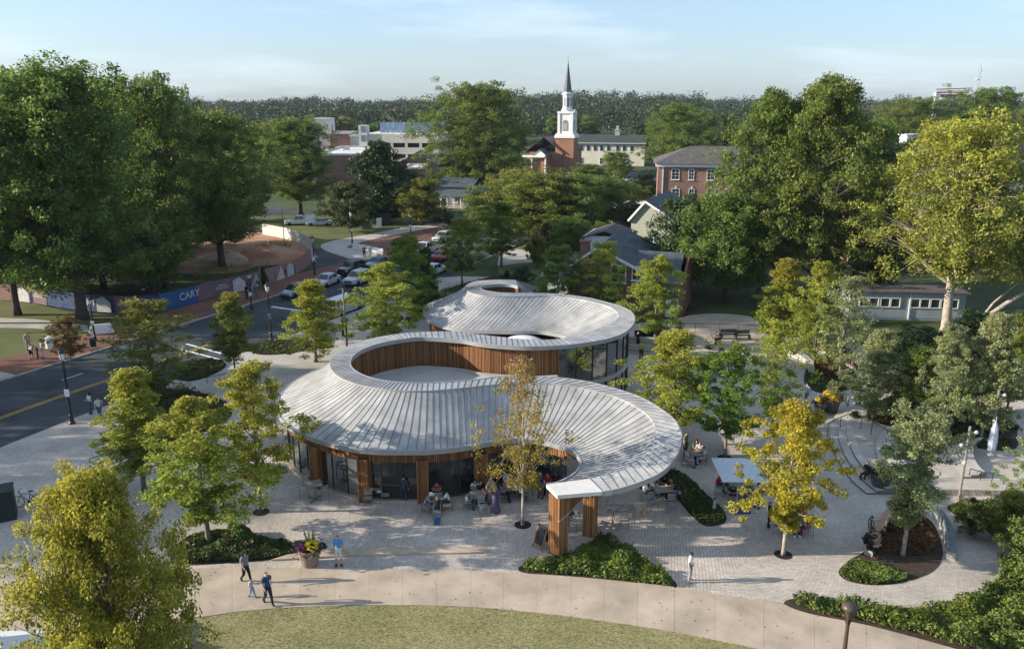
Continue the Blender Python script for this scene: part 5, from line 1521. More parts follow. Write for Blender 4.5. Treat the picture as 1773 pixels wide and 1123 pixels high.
b = MB(); b.box((0, -4.7, .2), (pw, 3.2, .35)); b.obj('porch_floor', M_conc, ph)

# --- low grey building behind the yellow tree
gx0, gx1 = PY(1482, 520, 84).x, PY(1672, 530, 84).x
lg = building('grey_annex', 'low pale grey boarded building with a band of dark windows', 'building', (gx0 + gx1) / 2, 88, R(-6))
gw = gx1 - gx0
walls(lg, gw, 3, 2.9, M_sidg, y=-2.5)
b = MB(); b.box((0, -2.5, 3.0), (gw + .7, 3.7, .16)); b.obj('roof', M_shing2, lg)
for k in range(9):
    b = MB(); b.box((0, -4.03, .35 + k * .3), (gw - .02, .05, .27), rx=.08); b.obj('weatherboard', M_sidg, lg)
for px in (1505, 1521, 1540, 1557, 1590, 1606, 1623, 1640, 1653):
    q = PY(px, 530, 84); window(lg, q.x - (gx0 + gx1) / 2, -4.06, 1.85, .82, .85, bars=(0, 0), fm=M_trimw, sill=False)
b = MB(); b.box((.3, -4.1, 1.45), (.14, .1, 2.8)); b.obj('downpipe', M_trimw, lg)

# --- brown roofed house behind it, solar roofed school
bx = PY(1565, 430, 112).x; bh = building('brown_roof_house', 'house with a broad red brown shingle roof behind the low grey building', 'house', bx, 118)
walls(bh, 12, 10, 3.4, M_brick2); gable_roof(bh, 12, 10, 3.4, 3.4, .5, 'X', M_shingr)
sx0, sx1 = PY(1500, 295, 150).x, PY(1640, 295, 150).x
so = building('solar_school', 'brick school with a roof of dark solar panels and a white rooftop cupola', 'school', (sx0 + sx1) / 2, 160)
ze = PY(1560, 300, 150).z; sw = sx1 - sx0
walls(so, sw, 20, ze, M_brick2); b = MB(); b.box((0, 0, ze + .3), (sw + .8, 20.8, .6)); b.obj('cornice', M_trimw, so)
zr = PY(1570, 248, 160).z
gable_roof(so, sw, 20, ze + .5, zr - ze - .5, .5, 'X', M_shing2)
sl = math.atan2(zr - ze - .5, 10)
for i in range(8):
    for j in range(4):
        v = -9.2 + j * 2.25 + 1.0
        b = MB(); b.box((-sw / 2 + 3 + i * (sw - 6) / 7.2, v, ze + .74 + (v + 10) * math.tan(sl)), ((sw - 6) / 7.6, 2.1, .08), rx=sl); b.obj('solar_panel', M_solar, so)
q = PY(1580, 243, 160); b = MB(); b.box((q.x - (sx0 + sx1) / 2, 0, zr + .6), (3.6, 3.0, 2.0)); b.obj('cupola', M_trimw, so)
b = MB(); b.box((q.x - (sx0 + sx1) / 2, 0, zr + 1.72), (4.2, 3.6, .2)); b.obj('cupola_roof', M_flat, so)
b = MB(); b.box((q.x - (sx0 + sx1) / 2 + .3, -1.52, zr + .8), (1.7, .06, .9)); b.obj('louvre', M_louv, so)
for px in (1545, 1575): 
    q = PY(px, 310, 150); window(so, q.x - (sx0 + sx1) / 2, -10.01, ze - 2.2, 1.4, 2.0)
q = PY(1745, 250, 175); hr = building('roof_house', 'white gabled house glimpsed behind the yellow tree', 'house', q.x, 178)
walls(hr, 16, 10, q.z - 1, M_sidw); gable_roof(hr, 16, 10, q.z - 1, 2.6, .4, 'X', M_shing2)

# --- white house behind the left oaks
lx = PY(170, 470, 108).x; wl_h = building('white_house', 'white sided house half hidden behind the left oaks', 'house', lx, 112, R(-25))
walls(wl_h, 16, 10, 5.5, M_sidw); gable_roof(wl_h, 16, 10, 5.5, 3.4, .4, 'X', M_shing); gable_end(wl_h, 10, 5.5, 3.3, 0, M_sidw, x=8.02, axis='X')
for k in range(4): window(wl_h, -6 + 4 * k, -5.01, 2.0, 1.1, 1.7)
window(wl_h, 8.01, -1.5, 2.0, 1.1, 1.7, PI / 2); 

# --- red and white crane and lattice mast on the right skyline
q = PY(1620, 160, 420); q2 = PY(1676, 158, 420)
cr1 = thing('crane', 'red and white lattice crane jib above the right treeline', 'crane', (q.x, 420, terrain_z(q.x, 420)))
zb = cr1.location.z; L2 = q2.x - q.x; zt_ = q.z - zb
b = MB()
for k in range(14):
    xa_ = L2 * k / 14; xb_ = L2 * (k + 1) / 14
    b.bar((xa_, -.8, zt_ - .2), (xb_, -.8, zt_ + 1.0 + .02 * k), .22); b.bar((xb_, -.8, zt_ + 1.2), (xb_, .8, zt_ - .2), .2); b.bar((xa_, .8, zt_ - .2), (xb_, .8, zt_ - .2), .22)
b.bar((0, -.8, zt_ - .2), (L2, -.8, zt_ - .2), .4); b.bar((0, 0, zt_ + 1.4), (L2, 0, zt_ + 1.9), .4)
b.obj('jib', M_redst, cr1)
b = MB(); b.box((.6, 0, zt_ / 2 - 1), (1.6, 1.6, zt_ - 1)); b.obj('mast', M_trimw, cr1)
b = MB(); b.box((1, 0, zt_ - 1.2), (2.4, 2, 2)); b.obj('cab', M_trimw, cr1)
b = MB(); b.box((L2 * .5, 0, zt_ - 1.6), (L2 * .9, 1.6, 1.4)); b.obj('counter_boom', M_redst, cr1)
q = PY(1698, 113, 430); lt = thing('lattice_mast', 'thin grey lattice radio mast on the right skyline', 'mast', (q.x, 430, terrain_z(q.x, 430)))
zz = q.z - lt.location.z; b = MB()
for a in range(3):
    an = a * 2.094; b.tube([(1.6 * math.cos(an), 1.6 * math.sin(an), 0), (.5 * math.cos(an), .5 * math.sin(an), zz)], .09, 4)
nb = 26
for k in range(nb):
    f = k / nb; g = (k + 1) / nb
    for a in range(3):
        r0, r1 = 1.6 - 1.1 * f, 1.6 - 1.1 * g; an, an2 = a * 2.094, (a + 1) * 2.094
        b.bar((r0 * math.cos(an), r0 * math.sin(an), zz * f), (r1 * math.cos(an2), r1 * math.sin(an2), zz * g), .07)
b.obj('lattice', M_steel, lt)
b = MB(); b.lathe([(.05, -.3), (.9, 0), (.9, .3), (.05, .4)], 10, (-1.0, -.6, zz * .82)); b.obj('dish', M_trimw, lt)
b = MB(); b.box((.3, -.5, zz * .93), (.5, .4, 1.8)); b.obj('antenna', M_trimw, lt)
# ================================================================== STREET FURNITURE, FENCE, CARS
M_black = mat('black_iron', (0.015, 0.016, 0.018), 0.45, spec=0.5)
M_lampw = mat('lamp_glass', (0.70, 0.70, 0.66), 0.3)
M_navy = mat('fence_navy', (0.020, 0.045, 0.125), 0.6, var=.1)
M_blue = mat('fence_blue', (0.020, 0.085, 0.235), 0.6, var=.1)
M_plum = mat('fence_plum', (0.175, 0.105, 0.120), 0.7, var=.1)
M_rose = mat('fence_rose', (0.30, 0.165, 0.155), 0.7, var=.1)
M_prin = mat('fence_white_print', (0.48, 0.48, 0.47), 0.7)
M_post = mat('grey_post', (0.30, 0.30, 0.29), 0.6)
M_wfence = mat('white_screen', (0.50, 0.48, 0.45), 0.75, var=.08, scale=.6)

# ---- printed hoarding round the building site
base_px = [(-60, 516), (0, 520), (40, 523), (104, 533), (171, 541), (248, 543), (300, 535), (347, 522), (374, 514), (427, 503), (470, 490), (507, 477), (530, 464), (539, 456)]
fl_ = resample(cr([P(x, y) for x, y in base_px], 10), 2.45)
hoard = thing('site_hoarding', 'printed blue and mauve mesh fence round the building site', 'fence', tuple(fl_[0]))
HO = tuple(fl_[0]); FH = 1.95
def text_obj(name, body, size, mtx, m, par, ext=0.004):
    c = bpy.data.curves.new(name, 'FONT'); c.body = body; c.size = size; c.extrude = ext; c.align_x = 'CENTER'; c.align_y = 'CENTER'
    c.offset = 0.012 * size
    c.materials.append(m)
    f = bpy.data.objects.new(name + '_source', c); C.objects.link(f)
    me = bpy.data.meshes.new_from_object(f.evaluated_get(bpy.context.evaluated_depsgraph_get()))
    bpy.data.objects.remove(f); bpy.data.curves.remove(c)
    o = link(name, me, par); o.matrix_local = mtx; o['kind'] = 'stuff'
    return o
nf = len(fl_) - 1
def px_of(p):
    return CX + FPX * p.x / (p.y * _ct + (CAMH - p.z) * _st)
def zlift(f0, z): return z
for k in range(nf):
    a, c = fl_[k], fl_[k + 1]; d = (c - a); Ln = d.length; d.normalize(); nrm = Vector((d.y, -d.x, 0)); mid = (a + c) / 2; px = px_of(mid)
    if px < 20 : m = M_rose
    elif px < 95: m = M_plum
    elif px < 200: m = M_navy
    elif px < 255: m = M_plum
    elif px < 352: m = M_blue if px > 270 else M_navy
    elif px < 420: m = M_plum
    else: m = M_rose
    an = math.atan2(d.y, d.x)
    b = MB(); rows = []
    for z in (0.06, FH * .33, FH * .66, FH):
        rows.append([tuple(a + d * (.02 + (Ln - .04) * t) + nrm * (.03 * math.sin(3.1 * t + z * 2 + k)) * (1 if z < FH else .3) + Vector((0, 0, z))) for t in (0, .2, .4, .6, .8, 1)])
    b.grid(rows, flip=False)
    pn = b.obj('mesh_panel', m, hoard, origin=HO)
    b = MB(); b.tube([a + nrm * -.06, a + nrm * -.06 + Vector((0, 0, FH + .12))], .03, 5); b.obj('post', M_post, hoard, origin=HO)
    # printed white house fronts and text lines
    ctr = mid + nrm * .075
    def flat(pts, m=M_prin, nm='print', par=pn):
        b = MB(); b.add([ctr + d * x + Vector((0, 0, z)) for x, z in pts], [tuple(range(len(pts)))]); return b.obj(nm, m, par, origin=HO)
    if any(abs(px - q) < 9 for q in (48, 110, 182, 372, 412, 448, 478, 508)):
        if px > 440 and px < 492: flat([(-1.0, .1), (1.0, .1), (0.1, 1.85)])
        else: flat([(-1.0, .1), (.75, .1), (.75, 1.15), (-.1, 1.85), (-1.0, 1.5)])
        flat([(.80, .1), (1.05, .35), (1.05, 1.1), (.80, 1.3)], M_navy)
    elif any(abs(px - q) < 12 for q in (80, 230, 385, 430)):
        flat([(-.9, 1.02), (.9, 1.02), (.9, 1.10), (-.9, 1.10)]); flat([(-.5, 1.25), (.5, 1.25), (.5, 1.36), (-.5, 1.36)]); flat([(-.9, .85), (.9, .85), (.9, .91), (-.9, .91)])
    elif any(abs(px - q) < 9 for q in (285,)):
        flat([(-.7, .65), (.7, .65), (.7, .73), (-.7, .73)]); flat([(-1.0, 1.3), (1.1, 1.45), (1.1, 1.5), (-1.0, 1.35)])
def fence_word(px, body):
    k = min(range(nf), key=lambda q: abs(px_of((fl_[q] + fl_[q + 1]) / 2) - px))
    a, c = fl_[k], fl_[k + 1]; d = (c - a).normalized(); nrm = Vector((d.y, -d.x, 0)); mid = (a + c) / 2 + nrm * .09 + Vector((0, 0, 1.12)) - Vector(HO)
    M = Matrix.Translation(mid) @ Matrix.Rotation(math.atan2(d.y, d.x), 4, 'Z') @ Matrix.Rotation(PI / 2, 4, 'X')
    text_obj('lettering', body, 1.15, M, M_prin, hoard)
fence_word(327, 'CARY'); fence_word(158, 'CARY')
# white curved screen fence behind the corner
wf = resample(cr([P(x, y) for x, y in [(540, 455), (543, 446), (537, 434), (521, 423), (500, 415), (470, 409), (455, 406)]], 10), 1.6)
wsf = thing('white_screen_fence', 'white screen fence curving round the red earth', 'fence', tuple(wf[0]))
for k in range(len(wf) - 1):
    a, c = wf[k], wf[k + 1]; d = (c - a); b = MB(); b.box((a + c) / 2 + Vector((0, 0, .95)), (d.length - .03, .05, 1.8), math.atan2(d.y, d.x)); b.obj('panel', M_wfence, wsf, origin=tuple(wf[0]))
    b = MB(); b.tube([a, a + Vector((0, 0, 2.0))], .03, 5); b.obj('post', M_post, wsf, origin=tuple(wf[0]))

# ---- mounds and weeds on the site
def mound(name, c, r, h, m, label, cat='mound', seed=1):
    rr = random.Random(seed); b = MB(); rows = []
    for i in range(7):
        f = i / 6; rows.append([(c.x + r * (1 - f) * math.cos(a * PI / 9) * rr.uniform(.85, 1.15), c.y + r * .7 * (1 - f) * math.sin(a * PI / 9) * rr.uniform(.85, 1.15), -.05 + h * math.sin(f * PI / 2) * rr.uniform(.9, 1.1)) for a in range(18)])
        rows[-1].append(rows[-1][0])
    b.grid(rows); o = b.obj(name, m, smooth=True); return tag(o, label, cat)
mound('earth_mound', P(465, 448), 7, 1.9, M_redclay, 'heap of red clay soil inside the hoarding', seed=3)
mound('earth_mound', P(395, 452), 6, 1.3, mat('buff_earth', (0.45, 0.33, 0.22), .95, var=.2, scale=.5, bump=.5, bscale=4), 'low heap of pale buff soil under the left oaks', seed=5)
blades('site_weeds', [(p.x, p.y) for p in pxpoly([(330, 480), (400, 470), (470, 455), (505, 425), (470, 420), (400, 440)], 0)], 1600, .7, .05, M_blade, 0, 9)

# ---- lamps
def lamp_post(h=5.6):
    t = thing('street_lamp', 'x', 'street lamp')
    b = MB(); b.lathe([(.22, 0), (.22, .12), (.16, .2), (.13, .7), (.09, .8), (.075, h - .9), (.06, h - .85), (.06, h - .7)], 10); b.lathe([(.11, 1.0), (.12, 1.05), (.11, 1.1)], 10); b.obj('pole', M_black, t)
    b = MB(); b.lathe([(.09, h - .72), (.17, h - .62), (.22, h - .2), (.24, h - .16)], 8); b.obj('lantern_glass', M_lampw, t)
    b = MB(); b.lathe([(.28, h - .17), (.26, h - .1), (.12, h + .08), (.05, h + .14), (.04, h + .3), (.0, h + .34)], 10); b.obj('lantern_cap', M_black, t)
    b = MB()
    for a in range(4): b.bar((.17 * math.cos(a * PI / 2), .17 * math.sin(a * PI / 2), h - .66), (.235 * math.cos(a * PI / 2), .235 * math.sin(a * PI / 2), h - .16), .025)
    b.obj('lantern_frame', M_black, t); return t
LG = 'black street lamps'
lamps = [(125, 733, 600, 'black lamp at the left stone plaza kerb with a white notice on its pole'), (470, 588, 487, 'tall black lamp at the crosswalk, with a notice on its pole'),
         (545, 475, 407, 'black lamp on the corner beside the white curved fence'), (610, 422, 364, 'black lamp at the edge of the far lawn'), (711, 406, 369, 'black lamp at the right end of the far lawn'),
         (250, 512, 484, 'lamp with a dark banner in front of the blue fence'), (815, 378, 340, 'small lamp before the porch house'), (165, 590, 513, 'dark signal post with a black head beside the white barrier'), (436, 535, 470, 'black lamp post behind the walking pair by the mauve fence')]
l0 = lamp_post()
for i, (px, py, tp_, lab) in enumerate(lamps):
    g = P(px, py); hz = PY(px, tp_, g.y).z; s = hz / 5.9
    if i == 0:
        l0.location = g; l0.scale = (1, 1, s); tag(l0, lab, None, LG); o = l0
    else:
        o = dup(l0, g, 0, lab, LG, (1.0, 1.0, s))
    if i in (0, 1):
        b = MB(); b.box((0, -.1, 2.35 / s * 1.0), (.34, .03, .55)); b.obj('notice', M_white, o)
    if i == 5:
        b = MB(); b.box((.45, 0, 3.6), (.7, .04, 1.5)); b.obj('banner', M_black, o); b = MB(); b.box((.45, -.03, 3.4), (.4, .01, .4)); b.obj('banner_print', M_prin, o)
# bronze globe-headed walk light in front
g = P(1461, 1135); wlz = PY(1477, 1036, P(1464, 1123).y).z
wl_ = thing('walk_light', 'bronze walkway light with a domed head at the bottom edge', 'lamp', g)
M_bronze = mat('bronze_paint', (0.065, 0.045, 0.035), 0.45, spec=.5)
b = MB(); b.tube([(0, 0, 0), (0, 0, wlz - .85)], [.10, .075], 12); b.obj('pole', M_bronze, wl_)
b = MB(); b.lathe([(.09, wlz - .9), (.085, wlz - .8), (.12, wlz - .5), (.2, wlz - .22)], 12, cap=False)
for a in range(6): b.bar((.08 * math.cos(a * 1.047), .08 * math.sin(a * 1.047), wlz - .85), (.25 * math.cos(a * 1.047), .25 * math.sin(a * 1.047), wlz - .15), .03)
b.obj('cage', M_bronze, wl_)
b = MB(); b.lathe([(.24, wlz - .2), (.31, wlz - .16), (.32, wlz - .08), (.26, wlz + .02), (.14, wlz + .08), (.02, wlz + .1)], 16); b.obj('head', M_bronze, wl_, smooth=True)
# slender grey light masts on the right
M_mast = mat('mast_grey', (0.21, 0.195, 0.175), 0.6, var=.1)
def mast(px, py, top, label, lean=0.0, ball=True):
    g = P(px, py); h = PY(px, top, g.y).z
    t = thing('light_mast', label, 'light mast', g, 0, 'slender grey light masts')
    b = MB(); b.lathe([(.14, 0), (.14, .04), (.075, .06)], 10); b.tube([(0, 0, .03), (0, 0, h)], .075, 8); b.obj('pole', M_mast, t)
    for k, (z, a) in enumerate(((h * .93, 0), (h * .74, 2.5), (h * .55, 4))):
        b = MB(); b.bar((0, 0, z), (.3 * math.cos(a), .3 * math.sin(a) - .1, z), .04); b.lathe([(.02, -.1), (.1, -.06), (.12, .06), (.03, .12)], 8, (.34 * math.cos(a), .34 * math.sin(a) - .1, z)); b.obj('spotlight', M_steel, t)
    return t
mast(1660, 866, 738, 'grey light mast by the planting bed left of the handrail')
mast(1452, 655, 565, 'grey light mast standing in the red shrub bed')
mast(1712, 785, 675, 'grey light mast behind the white banner')
mast(1415, 622, 585, 'short grey post at the left end of the curved bench')
mast(1467, 705, 685, 'short grey bollard light at the top of the terrace steps')
mast(600, 612, 500, 'thin grey sign post in front of the white van')
mast(1345, 690, 655, 'thin post under the pale green tree left of the bench')
mast(1760, 700, 640, 'light mast with a white cctv head at the right edge')
# utility poles
for px, py, top, lab in ((671, 372, 284, 'tall wooden utility pole in front of the dark magnolia'), (493, 430, 357, 'thin flagpole by the white curved fence'), (454, 520, 460, 'pale post beside the walking pair')):
    g = P(px, py); h = PY(px, top, g.y).z; t = thing('utility_pole', lab, 'pole', g)
    b = MB(); b.tube([(0, 0, 0), (0, 0, h)], [.13, .09] if px == 671 else [.06, .05], 7); b.obj('pole', M_mast, t)
    if px == 671:
        b = MB(); b.box((0, 0, h - .8), (2.2, .1, .12)); b.box((0, 0, h - 2.2), (1.4, .1, .1)); b.obj('crossarm', M_mast, t)
        b = MB(); b.lathe([(.2, 0), (.2, .8), (.05, .85)], 8, (.3, 0, h - 3.2)); b.obj('transformer', M_steel, t)
        for zz, dz in ((h - .7, .6), (h - 2.1, .8), (h - 4, .9)):
            for s in (-1, 1):
                b = MB(); b.tube([(0, 0, zz), (s * 9, 9 * s * .25, zz - dz), (s * 20, 20 * s * .25, zz - dz * .5)], .025, 3, cap=False); b.obj('wire', M_black, t)
g = P(757, 612); t = thing('traffic_signal', 'black pedestrian signal on a slim pole beyond the roof oculus', 'traffic signal', P(602, 610))
b = MB(); b.tube([(0, 0, 0), (0, 0, 3.3)], .06, 8); b.obj('pole', M_black, t)
b = MB(); b.box((-.25, -.1, 2.9), (.3, .3, .9)); b.box((-.25, -.1, 1.9), (.3, .3, .6)); b.obj('signal_head', M_black, t)

# ---- cars
M_tyre = mat('tyre', (0.012, 0.012, 0.012), 0.85)
M_rim = mat('alloy_rim', (0.42, 0.43, 0.44), 0.35, metal=.6)
M_cgl = mat('car_glass', (0.012, 0.016, 0.02), 0.06, spec=0.9, var=.05)
M_hl = mat('headlight', (0.75, 0.76, 0.78), 0.15, spec=.8)
M_tl = mat('tail_light', (0.42, 0.015, 0.012), 0.25)
M_plas = mat('black_trim', (0.018, 0.018, 0.02), 0.6)
def paintm(n, c):
    m = mat('car_paint_' + n, c, 0.28, spec=.6, var=.03)
    m.node_tree.nodes['Principled BSDF'].inputs['Coat Weight'].default_value = .6
    return m
CPAINT = {'silver': paintm('silver', (.46, .48, .50)), 'white': paintm('white', (.62, .63, .63)), 'teal': paintm('teal', (.06, .12, .15)), 'black': paintm('dark', (.02, .026, .03)), 'blue': paintm('blue', (.10, .15, .20)), 'red': paintm('red', (.30, .03, .025)), 'orange': paintm('orange', (.5, .16, .03)), 'beige': paintm('beige', (.50, .48, .44))}
# station: x, half width, sill z, belt z(side top), centre top z ; cabin: list of (x_bottom, x_top)
CAR = {
 'sedan': dict(L=4.7, W=.90, st=[(-2.35, .70, .38, .60, .66), (-2.2, .82, .26, .74, .80), (-1.5, .90, .20, .82, .88), (-.8, .91, .20, .88, .95), (1.0, .91, .20, .92, .98), (1.6, .90, .22, .93, 1.02), (2.15, .84, .28, .88, .98), (2.35, .74, .40, .72, .80)], cab=(-1.0, -.25, 1.05, 1.75), roof=1.45, rw=.62),
 'suv': dict(L=4.6, W=.92, st=[(-2.3, .74, .42, .72, .78), (-2.18, .86, .30, .90, .97), (-1.4, .92, .24, .98, 1.05), (-.9, .93, .24, 1.0, 1.08), (1.2, .93, .24, 1.04, 1.1), (2.0, .92, .26, 1.05, 1.1), (2.25, .86, .32, 1.0, 1.08), (2.32, .80, .42, .85, .95)], cab=(-1.0, -.35, 1.75, 2.2), roof=1.66, rw=.68),
 'van': dict(L=5.0, W=.98, st=[(-2.5, .78, .40, .75, .82), (-2.35, .92, .28, .95, 1.05), (-1.7, .98, .22, 1.08, 1.15), (0, .99, .22, 1.12, 1.16), (2.0, .99, .22, 1.12, 1.16), (2.42, .95, .26, 1.1, 1.15), (2.5, .90, .36, 1.0, 1.1)], cab=(-1.75, -.95, 2.35, 2.48), roof=1.85, rw=.80),
 'pickup': dict(L=5.6, W=1.0, st=[(-2.8, .82, .46, .85, .92), (-2.65, .95, .34, 1.02, 1.1), (-1.7, 1.0, .30, 1.1, 1.17), (-1.2, 1.0, .30, 1.12, 1.18), (.9, 1.0, .30, 1.14, 1.18), (1.0, 1.0, .32, 1.15, 1.16), (2.7, 1.0, .34, 1.15, 1.16), (2.8, .97, .42, 1.1, 1.12)], cab=(-1.3, -.6, .55, .85), roof=1.85, rw=.74),
}
def make_car(kind, paint, label, px, py, heading, group=None, bedcap=False, z=ROADZ):
    """heading: direction the bonnet points, angle in plan"""
    d = CAR[kind]; pm = CPAINT[paint]; g = P(px, py, z)
    t = thing({'pickup': 'pickup_truck', 'van': 'minivan'}.get(kind, 'car'), label, {'pickup': 'pickup', 'van': 'van'}.get(kind, 'car'), g, heading + PI, group)
    b = MB(); rows = []
    for x, w, zs, zb, zc in d['st']:
        half = [(w * .82, zs), (w, zs + .14), (w * 1.0, (zs + zb) / 2 + .05), (w * .96, zb), (w * .80, zc - .01), (w * .35, zc + .015)]
        rows.append([(x, -y, z_) for y, z_ in half] + [(x, y, z_) for y, z_ in reversed(half)])
    b.grid(rows)
    b.add(rows[0], [tuple(range(12))]); b.add(rows[-1], [tuple(reversed(range(12)))])
    # roof and pillars
    c0, c1, c2, c3 = d['cab']; rz_ = d['roof']; rw = d['rw']; W_ = d['W'] * .93
    zbelt = [s for s in d['st'] if s[0] <= (c0 + c2) / 2][-1][3] - .02
    def frust(x0, x1, x2, x3, zb, zt, wb, wt):
        return [(x0, -wb, zb), (x3, -wb, zb), (x3, wb, zb), (x0, wb, zb), (x1, -wt, zt), (x2, -wt, zt), (x2, wt, zt), (x1, wt, zt)]
    v = frust(c0, c1, c2, c3, zbelt, rz_, W_, rw)
    b.add(v, [(0, 1, 5, 4), (1, 2, 6, 5), (2, 3, 7, 6), (3, 0, 4, 7)])
    rt = [(c1 + .02, -rw, rz_), (c2 - .02, -rw, rz_), (c2 - .02, rw, rz_), (c1 + .02, rw, rz_), (c1 + .2, -rw * .8, rz_ + .06), (c2 - .2, -rw * .8, rz_ + .06), (c2 - .2, rw * .8, rz_ + .06), (c1 + .2, rw * .8, rz_ + .06)]
    b.add(rt, [(4, 5, 6, 7), (0, 1, 5, 4), (1, 2, 6, 5), (2, 3, 7, 6), (3, 0, 4, 7)])
    b.obj('body', pm, t, smooth=False)
    def pane(name, q, off):
        q = [Vector(p) for p in q]; ctr = sum(q, Vector()) / 4; n = (q[1] - q[0]).cross(q[3] - q[0]).normalized()
        if n.dot(ctr - Vector(((c0 + c3) / 2, 0, 1.0))) < 0: n = -n
        q = [p.lerp(ctr, off) + n * .012 for p in q]; bb = MB(); bb.add(q, [(0, 1, 2, 3)]); return bb.obj(name, M_cgl, t)
    pane('windscreen', [v[0], v[3], v[7], v[4]], .10)
    pane('rear_window', [v[1], v[2], v[6], v[5]], .14)
    for a, e, f_, h_ in ((0, 1, 5, 4), (3, 2, 6, 7)):
        A, E, F, H = (Vector(v[i]) for i in (a, e, f_, h_))
        nsp = 2 if kind != 'van' else 3
        for i in range(nsp):
            f0 = .04 + .92 * i / nsp + .015; f1 = .04 + .92 * (i + 1) / nsp - .015
            pane('side_window', [A.lerp(E, f0).lerp(H.lerp(F, f0), .1), A.lerp(E, f1).lerp(H.lerp(F, f1), .1), A.lerp(E, f1).lerp(H.lerp(F, f1), .88), A.lerp(E, f0).lerp(H.lerp(F, f0), .88)], .03)
    x0 = d['st'][0][0]; x1_ = d['st'][-1][0]; zf = d['st'][1][3]
    for s in (-1, 1):
        bb = MB(); bb.box((x0 + .16, s * d['W'] * .68, zf - .10), (.22, .40, .15), rz=-s * .35 * -1); bb.obj('headlight', M_hl, t)
        bb = MB(); bb.box((x1_ - .10, s * d['W'] * .74, d['st'][-2][3] - .14), (.16, .30, .20 if kind != 'van' else .5)); bb.obj('tail_light', M_tl, t)
        bb = MB(); bb.box((c0 + .45, s * (d['W'] + .10), zbelt + .08), (.12, .18, .13)); bb.obj('mirror', pm, t)
    bb = MB(); bb.box((x0 + .06, 0, zf - .26), (.16, d['W'] * 1.15, .20)); bb.obj('grille', M_plas, t)
    bb = MB(); bb.box((x0 + .03, 0, .36), (.18, d['W'] * 1.5, .16)); bb.box((x1_ - .03, 0, .42), (.16, d['W'] * 1.6, .16)); bb.obj('bumper', M_plas if kind != 'pickup' else M_rim, t)
    rr = .33 if kind in ('sedan',) else .37
    for x in (x0 + .95, x1_ - .95):
        for s in (-1, 1):
            bb = MB(); bb.lathe([(rr * .62, -.11), (rr * .96, -.11), (rr, -.07), (rr, .07), (rr * .96, .11), (rr * .62, .11)], 16, (x, s * (d['W'] - .10), rr), axis='Y'); w_ = bb.obj('wheel', M_tyre, t)
            bb = MB(); bb.lathe([(rr * .63, -.10), (rr * .63, .10)], 14, (x, s * (d['W'] - .10), rr), axis='Y')
            bb.obj('rim', M_rim, w_)
    if kind == 'pickup':
        bb = MB(); bb.box((1.75, 0, 1.165), (1.7, 1.7, .02)); bb.obj('bed_opening', M_plas, t)
        if bedcap:
            bb = MB(); bb.add(frust(.9, 1.0, 2.6, 2.72, 1.14, 1.8, .96, .8), [(0, 1, 5, 4), (1, 2, 6, 5), (2, 3, 7, 6), (3, 0, 4, 7), (4, 5, 6, 7)]); bb.obj('bed_cap', pm, t)
    return t
up = math.atan2(.91, .41); dn_ = up + PI
QG = 'cars waiting on the main street'
make_car('sedan', 'teal', 'dark teal sedan nearest the brick pavement at the head of the queue', 512, 512, dn_ + .12, QG)
make_car('sedan', 'silver', 'silver sedan second in the kerb lane behind the teal sedan', 565, 494, dn_ + .1, QG)
make_car('suv', 'black', 'dark suv behind the silver sedan', 609, 473, dn_ + .02, QG)
make_car('suv', 'silver', 'silver suv in the inner lane with its bonnet towards us', 620, 491, dn_ + .05, QG)
make_car('sedan', 'blue', 'slate blue sedan behind the two suvs', 654, 463, dn_ - .02, QG)
make_car('pickup', 'silver', 'silver pickup driving down the street past the brick corner', 736, 440, dn_ - .02, QG)
make_car('van', 'silver', 'silver minivan seen from behind, between two yellow trees', 596, 541, up - .02, QG)
make_car('sedan', 'white', 'white car half hidden behind the dark evergreen', 752, 474, up, QG)
make_car('sedan', 'red', 'red car beyond the white car, behind a green tree', 766, 450, up, QG)
make_car('suv', 'silver', 'pale suv following the silver pickup', 768, 418, dn_ - .05, QG)
PG = 'parked vehicles on the far side'
make_car('pickup', 'white', 'white pickup with a covered bed parked beyond the lawn', 520, 390, PI + .25, PG, True)
make_car('sedan', 'silver', 'silver sedan parked beside the white pickup', 553, 391, PI + .2, PG)
make_car('suv', 'black', 'black suv parked under the left oaks', 412, 370, PI, PG)
make_car('sedan', 'blue', 'dark car parked in front of the white hall, left', 1066, 318, up, PG)
make_car('suv', 'silver', 'silver suv parked in front of the white hall', 1085, 315, up, PG)
make_car('sedan', 'orange', 'orange car at the church parking', 1078, 332, up, PG)
make_car('sedan', 'white', 'white car at the right of the church parking', 1124, 318, up, PG)
make_car('pickup', 'black', 'dark pickup beside the right house walk', 1218, 322, up, PG)
